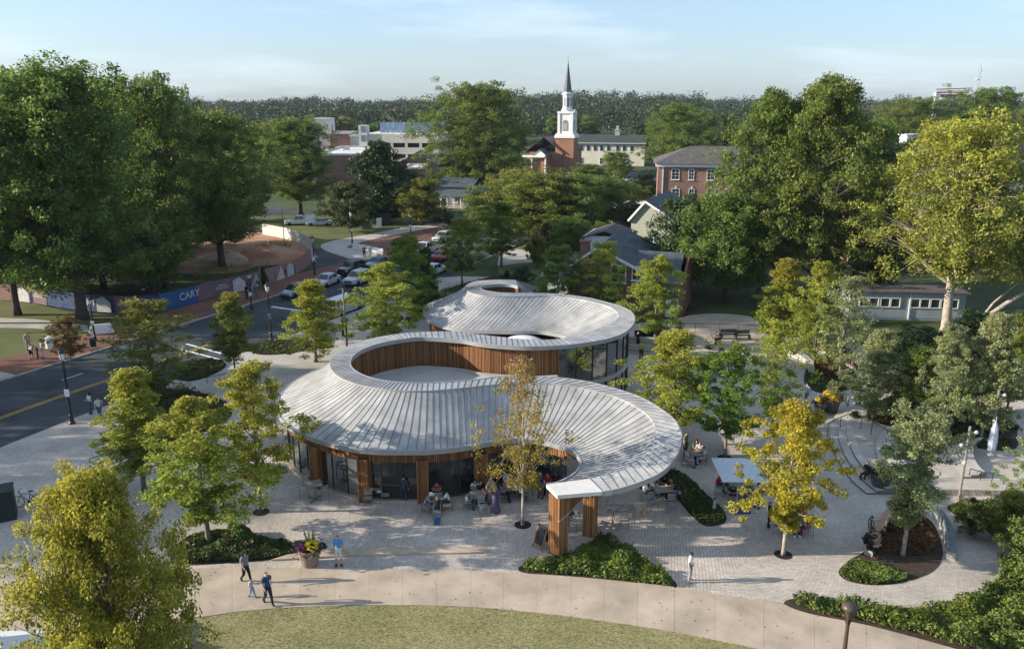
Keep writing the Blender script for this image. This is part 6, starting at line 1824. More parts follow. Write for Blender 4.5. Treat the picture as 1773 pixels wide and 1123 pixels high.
# ================================================================== BEDS, STEPS, FURNITURE
def bed(name, poly, lm, n, h, leaf, seed, label=None, z0=0.03, rim=0.03, soil=True, mound_=0.5, up=.5):
    """planting bed: mulch sheet and a continuous cover of leaves with hummocks"""
    if soil:
        sheet('mulch_bed', poly, rim, M_soil, edge=0.12)
    rs = np.random.RandomState(seed)
    xs = [p[0] for p in poly]; ys = [p[1] for p in poly]
    pts = []
    A = (max(xs) - min(xs)) * (max(ys) - min(ys))
    nh = max(6, int(A / 1.2)); hc = np.stack([rs.uniform(min(xs), max(xs), nh), rs.uniform(min(ys), max(ys), nh)], 1); hr = rs.uniform(.4, .9, nh); hh = rs.uniform(.35, 1.0, nh)
    cand = np.stack([rs.uniform(min(xs), max(xs), n * 3), rs.uniform(min(ys), max(ys), n * 3)], 1)
    cx_, cy_ = sum(xs) / len(xs), sum(ys) / len(ys)
    for x, y in cand:
        if inside(poly, cx_ + (x - cx_) * 1.06, cy_ + (y - cy_) * 1.06):
            pts.append((x, y))
            if len(pts) >= n: break
    p = np.array(pts); d2 = np.linalg.norm(p[:, None, :] - hc[None], axis=2) / hr[None]
    top = np.max(hh[None] * np.clip(1 - d2 ** 2, 0, 1), axis=1) * mound_ + (1 - mound_) * .35
    keep = (top > .12) | (rs.uniform(0, 1, len(p)) < .15)
    p, top = p[keep], top[keep]
    zz = z0 + h * top * (rs.uniform(.25, 1.05, len(p)))
    V, F = leaf_quads(np.column_stack([p, zz]), leaf, rs, None, up=up, aspect=.5)
    o = link(name, np_mesh(name, V, F, [LM[lm]])); o['kind'] = 'stuff'
    if label: o['label'] = label
    return o
B1 = pxpoly([(897, 985), (925, 970), (975, 962), (1015, 945), (1040, 926), (1075, 940), (1110, 962), (1150, 990), (1172, 1012), (1158, 1019), (1100, 1009), (1000, 999), (925, 994)])
bed('portal_bed_plants', B1, 'hedge', 9000, .75, .17, 1)
bed('portal_bed_light_plants', pxpoly([(1000, 975), (1030, 955), (1060, 965), (1075, 985), (1040, 992)]), 'green', 1300, .95, .17, 31, soil=False)
bed('portal_bed_ferns', pxpoly([(905, 985), (940, 972), (960, 980), (930, 992)]), 'willow', 700, .6, .15, 32, soil=False)
bed('portal_bed_ferns', pxpoly([(1100, 990), (1140, 988), (1160, 1008), (1110, 1004)]), 'olive', 800, .7, .16, 33, soil=False)
B2 = pxpoly([(300, 975), (315, 935), (370, 918), (430, 926), (500, 940), (515, 955), (470, 968), (400, 974)])
bed('walk_bed_plants', B2, 'cover', 9000, .72, .18, 2)
B3 = pxpoly([(1095, 838), (1130, 815), (1180, 818), (1215, 850), (1250, 880), (1256, 903), (1222, 910), (1195, 890), (1170, 862), (1130, 850)])
bed('shade_bed_plants', B3, 'cover', 6000, .7, .18, 3)
B4 = pxpoly([(1452, 990), (1470, 970), (1500, 950), (1520, 905), (1560, 885), (1610, 900), (1632, 950), (1620, 985), (1575, 1005), (1520, 1013), (1470, 1006)])
sheet('mulch_bed', B4, .03, M_soil, edge=.12)
bed('island_front_cover', pxpoly([(1453, 990), (1480, 968), (1540, 985), (1575, 1002), (1520, 1013), (1470, 1006)]), 'hedge', 4200, .35, .14, 4, soil=False)
bed('island_back_cover', pxpoly([(1520, 950), (1535, 905), (1570, 890), (1608, 905), (1622, 950), (1580, 965)]), 'redcover', 4200, .6, .15, 5, soil=False)
B5 = pxpoly([(1358, 1045), (1380, 1036), (1440, 1042), (1520, 1058), (1600, 1056), (1680, 1040), (1730, 1005), (1755, 965), (1850, 940), (1900, 1180), (1700, 1135), (1600, 1108), (1500, 1082), (1400, 1062)])
bed('corner_hedge', B5, 'hedge', 30000, 1.25, .16, 6)
bed('corner_hedge_light', pxpoly([(1440, 1050), (1540, 1062), (1640, 1060), (1720, 1030), (1760, 1060), (1650, 1095), (1520, 1080)]), 'olive', 5000, 1.2, .15, 41, soil=False)
B6 = pxpoly([(1640, 880), (1680, 872), (1790, 905), (1900, 960), (1860, 990), (1760, 950), (1700, 915)])
bed('right_bed_plants', B6, 'olive', 9000, 1.1, .18, 7)
B7 = pxpoly([(1392, 660), (1405, 625), (1440, 622), (1475, 640), (1488, 658), (1470, 674), (1420, 680)])
bed('bench_bed_cover', B7, 'cover', 3600, .35, .16, 8)
bed('bench_bed_redshrubs', pxpoly([(1410, 640), (1425, 626), (1455, 632), (1475, 648), (1450, 656)]), 'redcover', 2600, .85, .17, 9, soil=False)
B8 = pxpoly([(300, 652), (320, 628), (370, 622), (392, 632), (370, 648), (330, 660)])
bed('kerb_bed_plants', B8, 'cover', 4200, .7, .2, 10)
B9 = pxpoly([(245, 690), (300, 672), (380, 690), (400, 720), (330, 760), (250, 800), (205, 770)])
bed('left_bed_plants', B9, 'cover', 9000, .8, .2, 11)
bed('far_kerb_plants', pxpoly([(430, 604), (460, 592), (520, 588), (560, 600), (500, 612), (450, 614)]), 'cover', 2600, .5, .2, 12)
bed('rear_bed_plants', pxpoly([(700, 560), (720, 530), (760, 505), (850, 480), (900, 478), (925, 500), (860, 490), (780, 520), (740, 548)]), 'cover', 5000, .9, .24, 13)
bed('house_bed_plants', pxpoly([(930, 505), (990, 510), (1080, 540), (1100, 556), (1040, 545), (960, 525)]), 'cover', 4500, 1.0, .26, 14)
bed('lawn_edge_plants', pxpoly([(255, 1085), (300, 1078), (315, 1100), (330, 1140), (200, 1150)]), 'hedge', 4500, .9, .17, 15)
bed('walk_bed_flowers', pxpoly([(395, 925), (420, 922), (445, 932), (420, 940)]), 'hedge', 1400, 1.25, .19, 16, soil=False)
for px, py, half, tp_, key, lm, lab in ((905, 497, 22, 462, 'ball', 'dark', 'clipped dark round shrub behind the rear roof, left of the brick house'), (878, 486, 8, 468, 'conif', 'dark', 'small cone shaped shrub on the front lawn'),
        (1745, 945, 52, 855, 'ball', 'olive', 'rounded olive shrub at the right bed beside the loop walk'), (1680, 925, 30, 865, 'ball', 'cover', 'low shrub left of the olive shrub at the right bed'),
        (1790, 1010, 60, 900, 'ball', 'hedge', 'tall pale shrub at the right edge over the hedge'), (1480, 730, 10, 712, 'ball', 'cover', 'small round shrub beside the terrace steps'),
        (795, 398, 10, 385, 'ball', 'dark', 'dark shrub at the porch house'), (685, 375, 16, 360, 'ball', 'dark', 'hedge bush right of the utility pole'), (762, 384, 26, 362, 'ball', 'dark', 'wide bush before the porch house'),
        (1690, 640, 60, 545, 'ball', 'dark', 'deep dark shrub mass behind the terrace trees'), (1600, 650, 60, 570, 'ball', 'dark', 'dark shrub at the foot of the large yellow tree'), (1760, 650, 50, 540, 'magn', 'dark', 'dark evergreen at the right edge behind the terrace')):
    tp('shrub', key, px, py, tp_, lab, half, None, lm, hn=9 if key == 'ball' else (8 if key == 'conif' else 13), rn=4.6 if key != 'conif' else 1.9, cat='shrub')

# tree pits
M_grate = mat('tree_grate', (0.018, 0.017, 0.016), .8)
for px, py in ((905, 908), (1356, 960), (452, 886), (1133, 602), (1162, 770), (1255, 792)):
    c = P(px, py); b = MB(); b.lathe([(.46, -.02), (.46, .018), (.2, .02)], 18, c); tag(b.obj('tree_grate', M_grate), kind='structure')

# ---- curved stepped terrace on the right
arc = cr([P(1508, 684), P(1470, 697), P(1444, 724), P(1437, 756), P(1447, 792), P(1472, 830), P(1500, 856)], 8)
right_side = [P(1660, 858), P(1800, 860), P(1860, 780), P(1760, 690), P(1600, 668)]
M_riser_shade = mat('step_riser_shade', (0.17, 0.165, 0.155), 0.9, var=.1)  # shadow line between treads painted as a darker riser colour
M_step = mat('cast_step', (0.46, 0.43, 0.39), 0.85, var=.1, scale=1.5)
terr = thing('terrace_steps', 'x', None, (24, 52, 0)); del terr['label']; terr['kind'] = 'structure'
def shifted(a, dx, dy=0.0, k=1.0):
    return [Vector((p.x + dx, p.y + dy, 0)) for p in a]
for k in range(3):
    a0 = shifted(arc, .55 * k); a1 = shifted(arc, .55 * (k + 1))
    b = MB(); b.prism([(p.x, p.y) for p in a0] + [(p.x, p.y) for p in a1[::-1]], -.05, .13 * (k + 1) ); b.m = [1 if len(f) == 4 else 0 for f in b.f]; b.obj('step', [M_step, M_riser_shade], terr, origin=(24, 52, 0))
a3 = shifted(arc, 1.66)
sheet('terrace_landing', [(p.x, p.y) for p in a3] + [(p.x, p.y) for p in right_side], .40, M_cob2, edge=.45)
arc2 = cr([P(1575, 733, .4), P(1540, 742, .4), P(1519, 762, .4), P(1517, 785, .4), P(1527, 812, .4), P(1545, 832, .4)], 8)
for k in range(3):
    a0 = shifted(arc2, .5 * k); a1 = shifted(arc2, .5 * (k + 1))
    b = MB(); b.prism([(p.x, p.y) for p in a0] + [(p.x, p.y) for p in a1[::-1]], .36, .40 + .12 * (k + 1)); b.m = [1 if len(f) == 4 else 0 for f in b.f]; b.obj('step', [M_step, M_riser_shade], terr, origin=(24, 52, 0))
arc3 = cr([P(1668, 765, .4), P(1652, 776, .4), P(1647, 792, .4), P(1653, 812, .4), P(1668, 828, .4)], 6)
for k in range(3):
    a0 = shifted(arc3, .45 * k); a1 = shifted(arc3, .45 * (k + 1))
    b = MB(); b.prism([(p.x, p.y) for p in a0] + [(p.x, p.y) for p in a1[::-1]], .36, .40 + .12 * (k + 1)); b.m = [1 if len(f) == 4 else 0 for f in b.f]; b.obj('step', [M_step, M_riser_shade], terr, origin=(24, 52, 0))
bed('terrace_bed_plants', pxpoly([(1530, 735), (1500, 712), (1540, 690), (1640, 700), (1740, 730), (1760, 775), (1690, 775), (1600, 745)], .4), 'cover', 9000, .7, .18, 21, z0=.45, rim=.45)
bed('terrace_bed_red', pxpoly([(1500, 728), (1520, 700), (1600, 715), (1640, 745), (1560, 735)], .4), 'redcover', 2200, .6, .16, 22, z0=.45, soil=False)

def rail(name, pts, label, posts=2, h=.95, m=None, cat='handrail'):
    pts = [Vector(p) for p in pts]; t = thing(name, label, cat, tuple(pts[0])); o = pts[0]; ln = resample(pts, .6)
    b = MB(); b.tube([p - o + Vector((0, 0, h)) for p in ln], .03, 6); b.obj('rail', m or M_black, t)
    n = max(2, posts)
    for k in range(n):
        p = ln[round((len(ln) - 1) * k / (n - 1))] - o; b = MB(); b.tube([p, p + Vector((0, 0, h))], .025, 5); b.obj('post', m or M_black, t)
    return t
rail('handrail', [P(1432, 755), P(1450, 745), P(1475, 735, .4), P(1490, 742, .4)], 'black handrail crossing the first curved flight of steps', 3)
rail('handrail', [P(1508, 752, .4), P(1530, 765, .5), P(1555, 782, .76)], 'black handrail crossing the second curved flight of steps', 3)
rail('handrail', [P(1676, 836), P(1690, 840), P(1708, 844), P(1735, 848)], 'black handrail with four posts at the right edge', 4)
rail('handrail', [P(158, 818), P(168, 816), P(178, 812)], 'black handrail of the left steps, nearest the lamp', 2)
rail('handrail', [P(178, 826), P(186, 822), P(196, 818)], 'second black handrail of the left steps', 2)
rail('handrail', [P(330, 668), P(355, 664), P(400, 655)], 'low black rail along the kerb planting', 3, .5)
rail('handrail', [P(1140, 574), P(1200, 576), P(1260, 577), P(1310, 579)], 'long dark rail in front of the house walk', 6)
lst = thing('left_steps', 'x', None, tuple(P(200, 800))); del lst['label']; lst['kind'] = 'structure'; LO = tuple(P(200, 800))
for k in range(4):
    a, c, e, f = P(158 + 9 * k, 780), P(168 + 9 * k, 780), P(184 + 9 * k, 822), P(173 + 9 * k, 822)
    b = MB(); b.prism([(q.x, q.y) for q in (a, c, e, f)], -.05, .05 + .05 * k); b.obj('step', M_step, lst, origin=LO)

# ---- benches
M_benchw = wood_mat('bench_timber', (0.33, 0.21, 0.13), (0.52, 0.38, 0.27))
def curved_bench(label, px_line, back=True, h=.45, wm=None, cm=None, depth=.5):
    ln = resample(cr([P(x, y) for x, y in px_line], 8), .34); o = tuple(ln[0]); t = thing('curved_bench', label, 'bench', o)
    off_ = offset(ln, depth)
    b = MB(); b.prism([(p.x, p.y) for p in offset(ln, .05)] + [(p.x, p.y) for p in offset(ln, depth - .05)[::-1]], 0, h - .06); b.obj('base', cm or M_conc2, t, origin=o)
    for k in range(len(ln) - 1):
        a, c, d, e = ln[k], ln[k + 1], off_[k + 1], off_[k]; g = .04
        b = MB(); b.prism([(q.x, q.y) for q in (a.lerp(c, g), c.lerp(a, g), d.lerp(e, g), e.lerp(d, g))], h - .055, h); b.obj('seat_board', wm or M_benchw, t, origin=o)
        if back:
            d1 = (e - a).normalized() * .06; b = MB()
            q = [a.lerp(c, g), c.lerp(a, g), c.lerp(a, g) + d1, a.lerp(c, g) + d1]
            b.prism([(v.x, v.y) for v in q], h + .02, h + .42); b.obj('back_board', wm or M_benchw, t, origin=o)
    return t
curved_bench('long curved timber bench behind the red shrub bed', [(1408, 612), (1430, 615), (1455, 624), (1474, 642)], True)
curved_bench('pale curved concrete bench at the left of the red shrub bed', [(1410, 648), (1404, 632), (1388, 620), (1366, 613)], False, .55, M_conc2)
curved_bench('curved timber bench with seated people at the planted island', [(1512, 965), (1527, 942), (1537, 915), (1552, 893)], True)
curved_bench('blue grey slatted bench at the right of the planted island', [(1612, 893), (1626, 915), (1632, 942), (1636, 968)], True, .5, mat('bench_grey', (0.20, 0.23, 0.25), .7))

# ---- planters
M_pot = mat('clay_grey_pot', (0.235, 0.185, 0.155), 0.8, var=.12, scale=2)
M_potd = mat('dark_pot', (0.10, 0.085, 0.08), 0.8, var=.12, scale=2)
M_ymum = leaf_mat('mum_yellow', [(.60, .40, .01), (.70, .50, .015), (.75, .55, .03), (.55, .36, .01)], trans=.1, clump=.1)
M_pmum = leaf_mat('mum_purple', [(.16, .04, .16), (.24, .07, .22), (.30, .10, .26), (.18, .05, .14)], trans=.1, clump=.1)
M_rmum = leaf_mat('mum_maroon', [(.10, .02, .04), (.16, .03, .05), (.2, .05, .05), (.1, .03, .03)], trans=.1, clump=.1)
M_dkl = leaf_mat('planter_leaf', [(.03, .02, .025), (.05, .03, .03), (.05, .07, .03), (.03, .05, .02)], trans=.1)
def ball_of(c, r, n, leaf, seed, flat=.8):
    rs = np.random.RandomState(seed); v = rs.normal(0, 1, (n, 3)); v /= np.linalg.norm(v, axis=1, keepdims=True); v[:, 2] = np.abs(v[:, 2]) * flat
    return leaf_quads(v * r * rs.uniform(.8, 1.05, (n, 1)) + np.array(c), leaf, rs, v, up=.2, aspect=.8)
def planter(label, px, py, s, pot, flowers, seed, z=0.0):
    g = P(px, py, z); t = thing('planter', label, 'planter', g, 0, None, s)
    b = MB(); b.lathe([(.36, 0), (.40, .05), (.50, .5), (.58, .92), (.60, .95), (.54, .95), (.5, .86)], 20); b.obj('pot', pot, t, smooth=True)
    b = MB(); b.lathe([(.52, .86), (.1, .9)], 16); b.obj('soil', M_soil, t)
    for k, (m, x, y, zz, r) in enumerate(flowers):
        V, F = ball_of((x, y, zz), r, 230, .10, seed + k); link('flower_mound' if m is not M_dkl else 'foliage', np_mesh('flowers', V, F, [m]), t)
    rs = np.random.RandomState(seed + 50); n = 260; a = rs.uniform(0, 6.28, n); rr = rs.uniform(.3, .85, n)
    V, F = leaf_quads(np.stack([rr * np.cos(a), rr * np.sin(a), 1.1 - .5 * (rr - .3) + rs.normal(0, .09, n)], 1), .15, rs); link('trailing_leaves', np_mesh('trailing_leaves', V, F, [M_dkl]), t)
    rs = np.random.RandomState(seed + 60); n = 60; V = []; 
    me = MB()
    for i in range(26):
        a_, l_ = rs.uniform(0, 6.28), rs.uniform(.5, .85); me.bar((0.05 * math.cos(a_), .25 + .05 * math.sin(a_), .95), (.3 * math.cos(a_), .25 + .3 * math.sin(a_), .95 + l_), .02)
    me.obj('grass_plume', LM['willow'], t)['kind'] = 'stuff'
    return t
planter('tapered grey pot with yellow and purple mums beside the man in blue', 537, 977, 1.0, M_pot, [(M_ymum, .18, -.1, 1.02, .40), (M_pmum, -.3, -.18, .98, .30), (M_dkl, -.55, .1, 1.0, .28), (M_dkl, .6, 0, 1.0, .25)], 1)
planter('tall dark pot with maroon flowers at the terrace steps', 1523, 846, 1.08, M_potd, [(M_rmum, .2, 0, 1.0, .38), (M_ymum, .5, -.2, .95, .2), (M_dkl, -.3, 0, 1.0, .35)], 2)
planter('brown pot with bright yellow mums at the top of the plaza', 1438, 712, 1.15, M_potd, [(M_ymum, -.15, -.1, 1.1, .48), (M_rmum, .4, 0, 1.0, .3), (M_ymum, .1, -.3, .9, .35)], 3)
planter('smaller brown pot left of the bright yellow mums', 1420, 714, .85, M_potd, [(M_ymum, -.3, 0, 1.1, .3), (M_rmum, .2, -.1, 1.0, .35), (M_dkl, 0, .2, 1.0, .3)], 4)
planter('pot with dark foliage at the right edge of the terrace', 1742, 762, 1.0, M_potd, [(M_rmum, 0, 0, 1.0, .4), (M_dkl, .3, 0, 1.0, .35)], 5, .4)
for px, py, tp_, lab in ((690, 443, 414, 'potted dark cone shrub near the white barricades'), (457, 500, 463, 'potted dark cone shrub on the brick pavement'), (776, 392, 376, 'potted cone shrub at the far kerb')):
    g = P(px, py); h = PY(px, tp_, g.y).z; t = thing('potted_shrub', lab, 'planter', g)
    b = MB(); b.lathe([(.38, 0), (.5, .6), (.46, .62)], 12); b.obj('pot', M_potd, t)
    tm, cm = TREES['conif']; o = link('foliage', cm, t); o.scale = (.38, .38, (h - .4) / 8.0); o.location = (0, 0, .4)

# ---- café furniture
M_frame = mat('olive_metal', (0.16, 0.165, 0.145), 0.5, var=.08)
M_ttop = mat('table_top', (0.23, 0.235, 0.21), 0.45, var=.1, scale=4)
M_seat = mat('seat_metal', (0.30, 0.31, 0.29), 0.5, var=.08)
def make_table(w=.8, d=.8, h=.74, pedestal=False):
    t = thing('cafe_table', 'x', 'table')
    b = MB(); b.box((0, 0, h), (w, d, .035)); b.box((0, 0, h - .05), (w * .9, d * .9, .05)); b.obj('top', M_ttop, t)
    if pedestal:
        b = MB(); b.tube([(0, 0, .04), (0, 0, h - .05)], .045, 8); b.obj('column', M_frame, t)
        b = MB(); b.bar((-.34, -.34, .03), (.34, .34, .03), .07, .05); b.bar((-.34, .34, .032), (.34, -.34, .032), .07, .05); b.obj('foot', M_frame, t)
    else:
        for sx in (-1, 1):
            for sy in (-1, 1):
                b = MB(); b.tube([(sx * (w / 2 - .06), sy * (d / 2 - .06), h - .03), (sx * (w / 2 - .03), sy * (d / 2 - .03), 0)], .02, 5); b.obj('leg', M_frame, t)
    return t
def make_chair(high=False, m=None):
    h = .72 if high else .45; m = m or M_seat
    t = thing('cafe_chair', 'x', 'chair')
    for k in range(4):
        b = MB(); b.box((-.165 + .11 * k, 0, h), (.095, .42, .02)); b.obj('seat_slat', m, t)
    for k in range(3):
        b = MB(); b.box((0, .21 + .03 * k, h + .16 + .13 * k), (.42, .018, .085), rx=-.2); b.obj('back_slat', m, t)
    for sx in (-1, 1):
        b = MB(); b.tube([(sx * .2, -.2, h), (sx * .22, -.23, 0)], .016, 5); b.obj('leg', M_frame, t)
        b = MB(); b.tube([(sx * .2, .18, h), (sx * .22, .26, 0)], .016, 5); b.obj('leg', M_frame, t)
        b = MB(); b.tube([(sx * .21, .19, h), (sx * .21, .29, h + .48)], .016, 5); b.obj('back_post', M_frame, t)
        b = MB(); b.tube([(sx * .23, -.2, h), (sx * .23, -.18, h + .2), (sx * .23, .2, h + .22)], .014, 5); b.obj('armrest', M_frame, t)
    return t
T_low, T_high, T_rect = make_table(), make_table(.85, .75, 1.03, True), make_table(1.3, .8)
CH, CHH = make_chair(), make_chair(True)
used = set()
def place(p0, px, py, rz, label, group=None, scale=None):
    g = P(px, py, 0.02)
    if p0.name not in used:
        used.add(p0.name); p0.location = g; p0.rotation_euler = (0, 0, rz); tag(p0, label, None, group)
        KIDS[p0.name] = [(c, list(c.children)) for c in p0.children]; return p0
    return dup(p0, g, rz, label, group, scale)
TG, CG = 'café tables on the terrace', 'café chairs on the terrace'
place(T_high, 546, 864, .35, 'high olive bistro table at the left end of the glass front', TG)
for px, py, rz, lab in ((527, 862, -PI / 2 + .3, 'high chair left of the bistro table'), (563, 862, PI / 2 + .2, 'high chair right of the bistro table'), (531, 842, PI + .4, 'blue grey high chair behind the bistro table')):
    place(CHH, px, py, rz, lab, CG)
place(T_low, 650, 862, .2, 'small table in front of the woman in red', TG)
for px, py, rz, lab in ((652, 846, PI, 'chair of the woman in red'), (638, 874, .1, 'empty chair in front of the small table, left'), (668, 868, PI / 2, 'empty chair right of the small table with a leaning back')):
    place(CH, px, py, rz, lab, CG)
place(T_low, 757, 879, 0, 'table with four people before the middle pier', TG)
for px, py, rz, lab in ((737, 886, -PI / 2 + .2, 'chair of the man in the white cap'), (756, 862, PI, 'chair of the man in the red shirt'), (777, 881, PI / 2, 'chair of the woman in mint green'), (757, 898, 0, 'chair of the person in black with back to us')):
    place(CH, px, py, rz, lab, CG)
place(T_low, 826, 876, .1, 'table left of the standing woman in purple', TG)
for px, py, rz, lab in ((810, 880, -PI / 2, 'chair of the child in white'), (823, 862, PI, 'chair of the woman in white at the glass'), (836, 888, .4, 'pale empty chair left of the purple dress')):
    place(CH, px, py, rz, lab, CG)
place(T_rect, 884, 862, .1, 'long table under the half bare tree', TG)
for px, py, rz, lab in ((878, 846, PI, 'chair of the man in pale shirt under the tree'), (898, 846, PI, 'chair beside the man in pale shirt'), (922, 870, PI / 2 + .5, 'chair with a bright blue bag'), (868, 868, -PI / 2, 'chair at the left end of the long table'), (958, 848, 1.9, 'chair of the person in red inside the ring')):
    place(CH, px, py, rz, lab, CG)
place(T_rect, 1078, 900, .0, 'empty grey green table right of the timber portal', TG)
for px, py, rz, lab in ((1055, 896, -PI / 2, 'empty chair left of the bare table'), (1080, 912, .1, 'empty chair in front of the bare table'), (990, 928, -.3, 'grey chair under the timber portal'), (1000, 905, 2.7, 'second grey chair behind the timber portal')):
    place(CH, px, py, rz, lab, CG)
place(T_rect, 1150, 866, .15, 'table of friends under the roof edge', TG)
for px, py, rz, lab in ((1118, 864, -PI / 2, 'chair of the woman in white tee'), (1130, 880, .4, 'pale chair in front of the friends table, left'), (1163, 884, .0, 'pale chair in front of the friends table, right'), (1172, 864, PI / 2, 'chair of the person in black at the friends table'), (1143, 850, PI, 'chair behind the friends table')):
    place(CH, px, py, rz, lab, CG)
place(T_rect, 1202, 802, .1, 'table beyond the roof tip with a group around it', TG)
for px, py, rz, lab in ((1186, 806, -PI / 2, 'chair left at the far group table'), (1218, 802, PI / 2, 'chair right at the far group table'), (1203, 790, PI, 'chair behind the far group table')):
    place(CH, px, py, rz, lab, CG)
place(T_rect, 1280, 858, .1, 'table under the pale blue sunshade', TG)
place(T_rect, 1375, 918, .1, 'table under the golden tree', TG)
for px, py, rz, lab in ((1342, 922, -PI / 2, 'chair left under the golden tree'), (1398, 925, PI / 2, 'chair right under the golden tree'), (1245, 856, -PI / 2, 'chair at the left edge of the sunshade'), (1285, 846, PI, 'chair behind the table under the sunshade')):
    place(CH, px, py, rz, lab, CG)
# small things on the tables
for px, py, lab in ((645, 855, 'white cup on the small table'), (657, 858, 'white plate on the small table'), (765, 872, 'white cup on the four people table'), (880, 850, 'white takeaway box on the long table'), (893, 852, 'white cup on the long table')):
    g = P(px, py + 14); b = MB(); cup = 'cup' in lab
    b.lathe([(.03, 0), (.042, .1)] if cup else [(.12, 0), (.13, .015), (.10, .02)], 10); tag(b.obj('cup' if cup else 'plate', M_white, None, loc=(g.x, g.y, .775)), lab, 'cup' if cup else 'plate')
g = P(757, 907); b = MB(); b.box((0, 0, .17), (.32, .22, .34), .2); b.tube([(-.1, 0, .34), (-.08, 0, .45), (.08, 0, .45), (.1, 0, .34)], .015, 5); tag(b.obj('bag', mat('blue_bag', (.02, .10, .25), .7), None, loc=tuple(g)), 'blue bag on the paving behind the person in black', 'bag')
g = P(1114, 893); b = MB(); b.lathe([(.10, 0), (.17, .1), (.15, .35), (.05, .5)], 8); tag(b.obj('bag', mat('tan_bag', (.42, .34, .18), .8), None, loc=tuple(g)), 'tan cloth bag hanging low beside the friends table', 'bag')

# sunshade
cn = [P(1231, 792, 2.45), P(1309, 793, 2.45), P(1330, 835, 2.45), P(1251, 834, 2.45)]
o0 = sum(cn, Vector()) / 4; o0.z = 0; sh = thing('sunshade', 'large square pale blue sunshade over tables', 'sunshade', o0)
rows = []
for i in range(9):
    r_ = []
    for j in range(9):
        u, v = j / 8, i / 8; p = cn[0].lerp(cn[1], u).lerp(cn[3].lerp(cn[2], u), v) - o0
        p.z += .38 * min(1 - abs(2 * u - 1), 1 - abs(2 * v - 1)); r_.append(p)
    rows.append(r_)
b = MB(); b.grid(rows, flip=True); b.obj('canopy', mat('shade_fabric', (0.56, 0.63, 0.69), 0.8, var=.04), sh)
b = MB(); c0_ = P(1283, 884) - o0; b.tube([c0_, Vector((c0_.x, c0_.y, 2.45))], .035, 7); b.obj('pole', M_steel, sh)
b = MB(); b.box((c0_.x, c0_.y, .05), (.9, .7, .1)); b.obj('foot', M_blue, sh)
for a, c in ((0, 2), (1, 3)):
    b = MB(); b.bar(cn[a] - o0 + Vector((0, 0, -.03)), (0, 0, 2.72), .04); b.bar((0, 0, 2.72), cn[c] - o0 + Vector((0, 0, -.03)), .04); b.obj('rib', M_steel, sh)
b = MB(); b.tube([(0, 0, 0), (0, 0, 2.8)], .04, 7); b.obj('mast', M_steel, sh)
g = P(1283, 782); gs = thing('green_parasol', 'flat dark green canopy beyond the sunshade', 'sunshade', g); b = MB(); b.lathe([(1.2, 2.1), (.9, 2.3), (.05, 2.55)], 8); b.obj('canopy', mat('green_fabric', (.05, .12, .08), .8), gs); b = MB(); b.tube([(0, 0, 0), (0, 0, 2.5)], .03, 6); b.obj('pole', M_steel, gs)
# closed white parasol
g = P(1715, 788, .4); cp = thing('closed_parasol', 'closed white parasol among the terrace trees', 'parasol', g, 0, None, (.6, .6, .95)); b = MB(); b.lathe([(.05, .25), (.42, .4), (.46, 1.2), (.36, 1.9), (.16, 2.3), (.02, 2.5)], 9); b.obj('canopy', mat('white_fabric', (.33, .38, .46), .85), cp); b = MB(); b.tube([(0, 0, 0), (0, 0, 2.8)], .035, 6); b.lathe([(.35, 0), (.35, .08), (.05, .1)], 12); b.obj('pole', M_steel, cp)
# white tent at the lower left
g = P(0, 1130, 2.2); wtn = thing('white_tent', 'white peaked tent at the lower left corner', 'tent', (g.x, g.y, 0)); b = MB()
b.add([(-1.5, -1.5, 2.1), (1.5, -1.5, 2.1), (1.5, 1.5, 2.1), (-1.5, 1.5, 2.1), (0, 0, 2.9)], [(0, 1, 4), (1, 2, 4), (2, 3, 4), (3, 0, 4)]); b.obj('canopy', mat('tent_fabric', (.72, .74, .76), .8, var=.03), wtn)
b = MB(); 
for sx, sy, ex, ey in ((-1, -1, 1, -1), (1, -1, 1, 1), (1, 1, -1, 1), (-1, 1, -1, -1)):
    b.add([(sx * 1.5, sy * 1.5, 2.1), (ex * 1.5, ey * 1.5, 2.1), (ex * 1.5, ey * 1.5, 1.85), (sx * 1.5, sy * 1.5, 1.85)], [(0, 1, 2, 3)])
b.obj('valance', mat('tent_blue', (.18, .32, .45), .8), wtn)
for sx in (-1, 1):
    for sy in (-1, 1):
        b = MB(); b.tube([(sx * 1.46, sy * 1.46, 0), (sx * 1.46, sy * 1.46, 2.1)], .025, 6); b.obj('leg', M_steel, wtn)

# sandwich board
g = P(939, 946); sb = thing('sandwich_board', 'wooden framed chalkboard sign standing by the timber portal', 'sign', g, math.atan2((P(943, 951) - P(927, 941)).y, (P(943, 951) - P(927, 941)).x))
M_fwood = mat('sign_timber', (0.26, 0.14, 0.06), .7, var=.2); M_chalk = mat('chalkboard', (.035, .038, .038), .8, var=.25, scale=8)
for s, nm in ((-1, 'front_board'), (1, 'rear_board')):
    b = MB(); ry = .22 * s
    q = lambda x, z: (x, s * (.36 - z * .33), z)
    for x in (-.34, .34): b.bar(q(x, 0.0), q(x, 1.22), .07, .04)
    b.bar(q(-.30, 1.18), q(.30, 1.18), .08, .04); b.bar(q(-.30, .22), q(.30, .22), .08, .04)
    fb = b.obj(nm, M_fwood, sb)
    b = MB(); b.add([q(-.30, .26), q(.30, .26), q(.30, 1.14), q(-.30, 1.14)], [(0, 1, 2, 3)]); b.obj('chalkboard', M_chalk, fb)

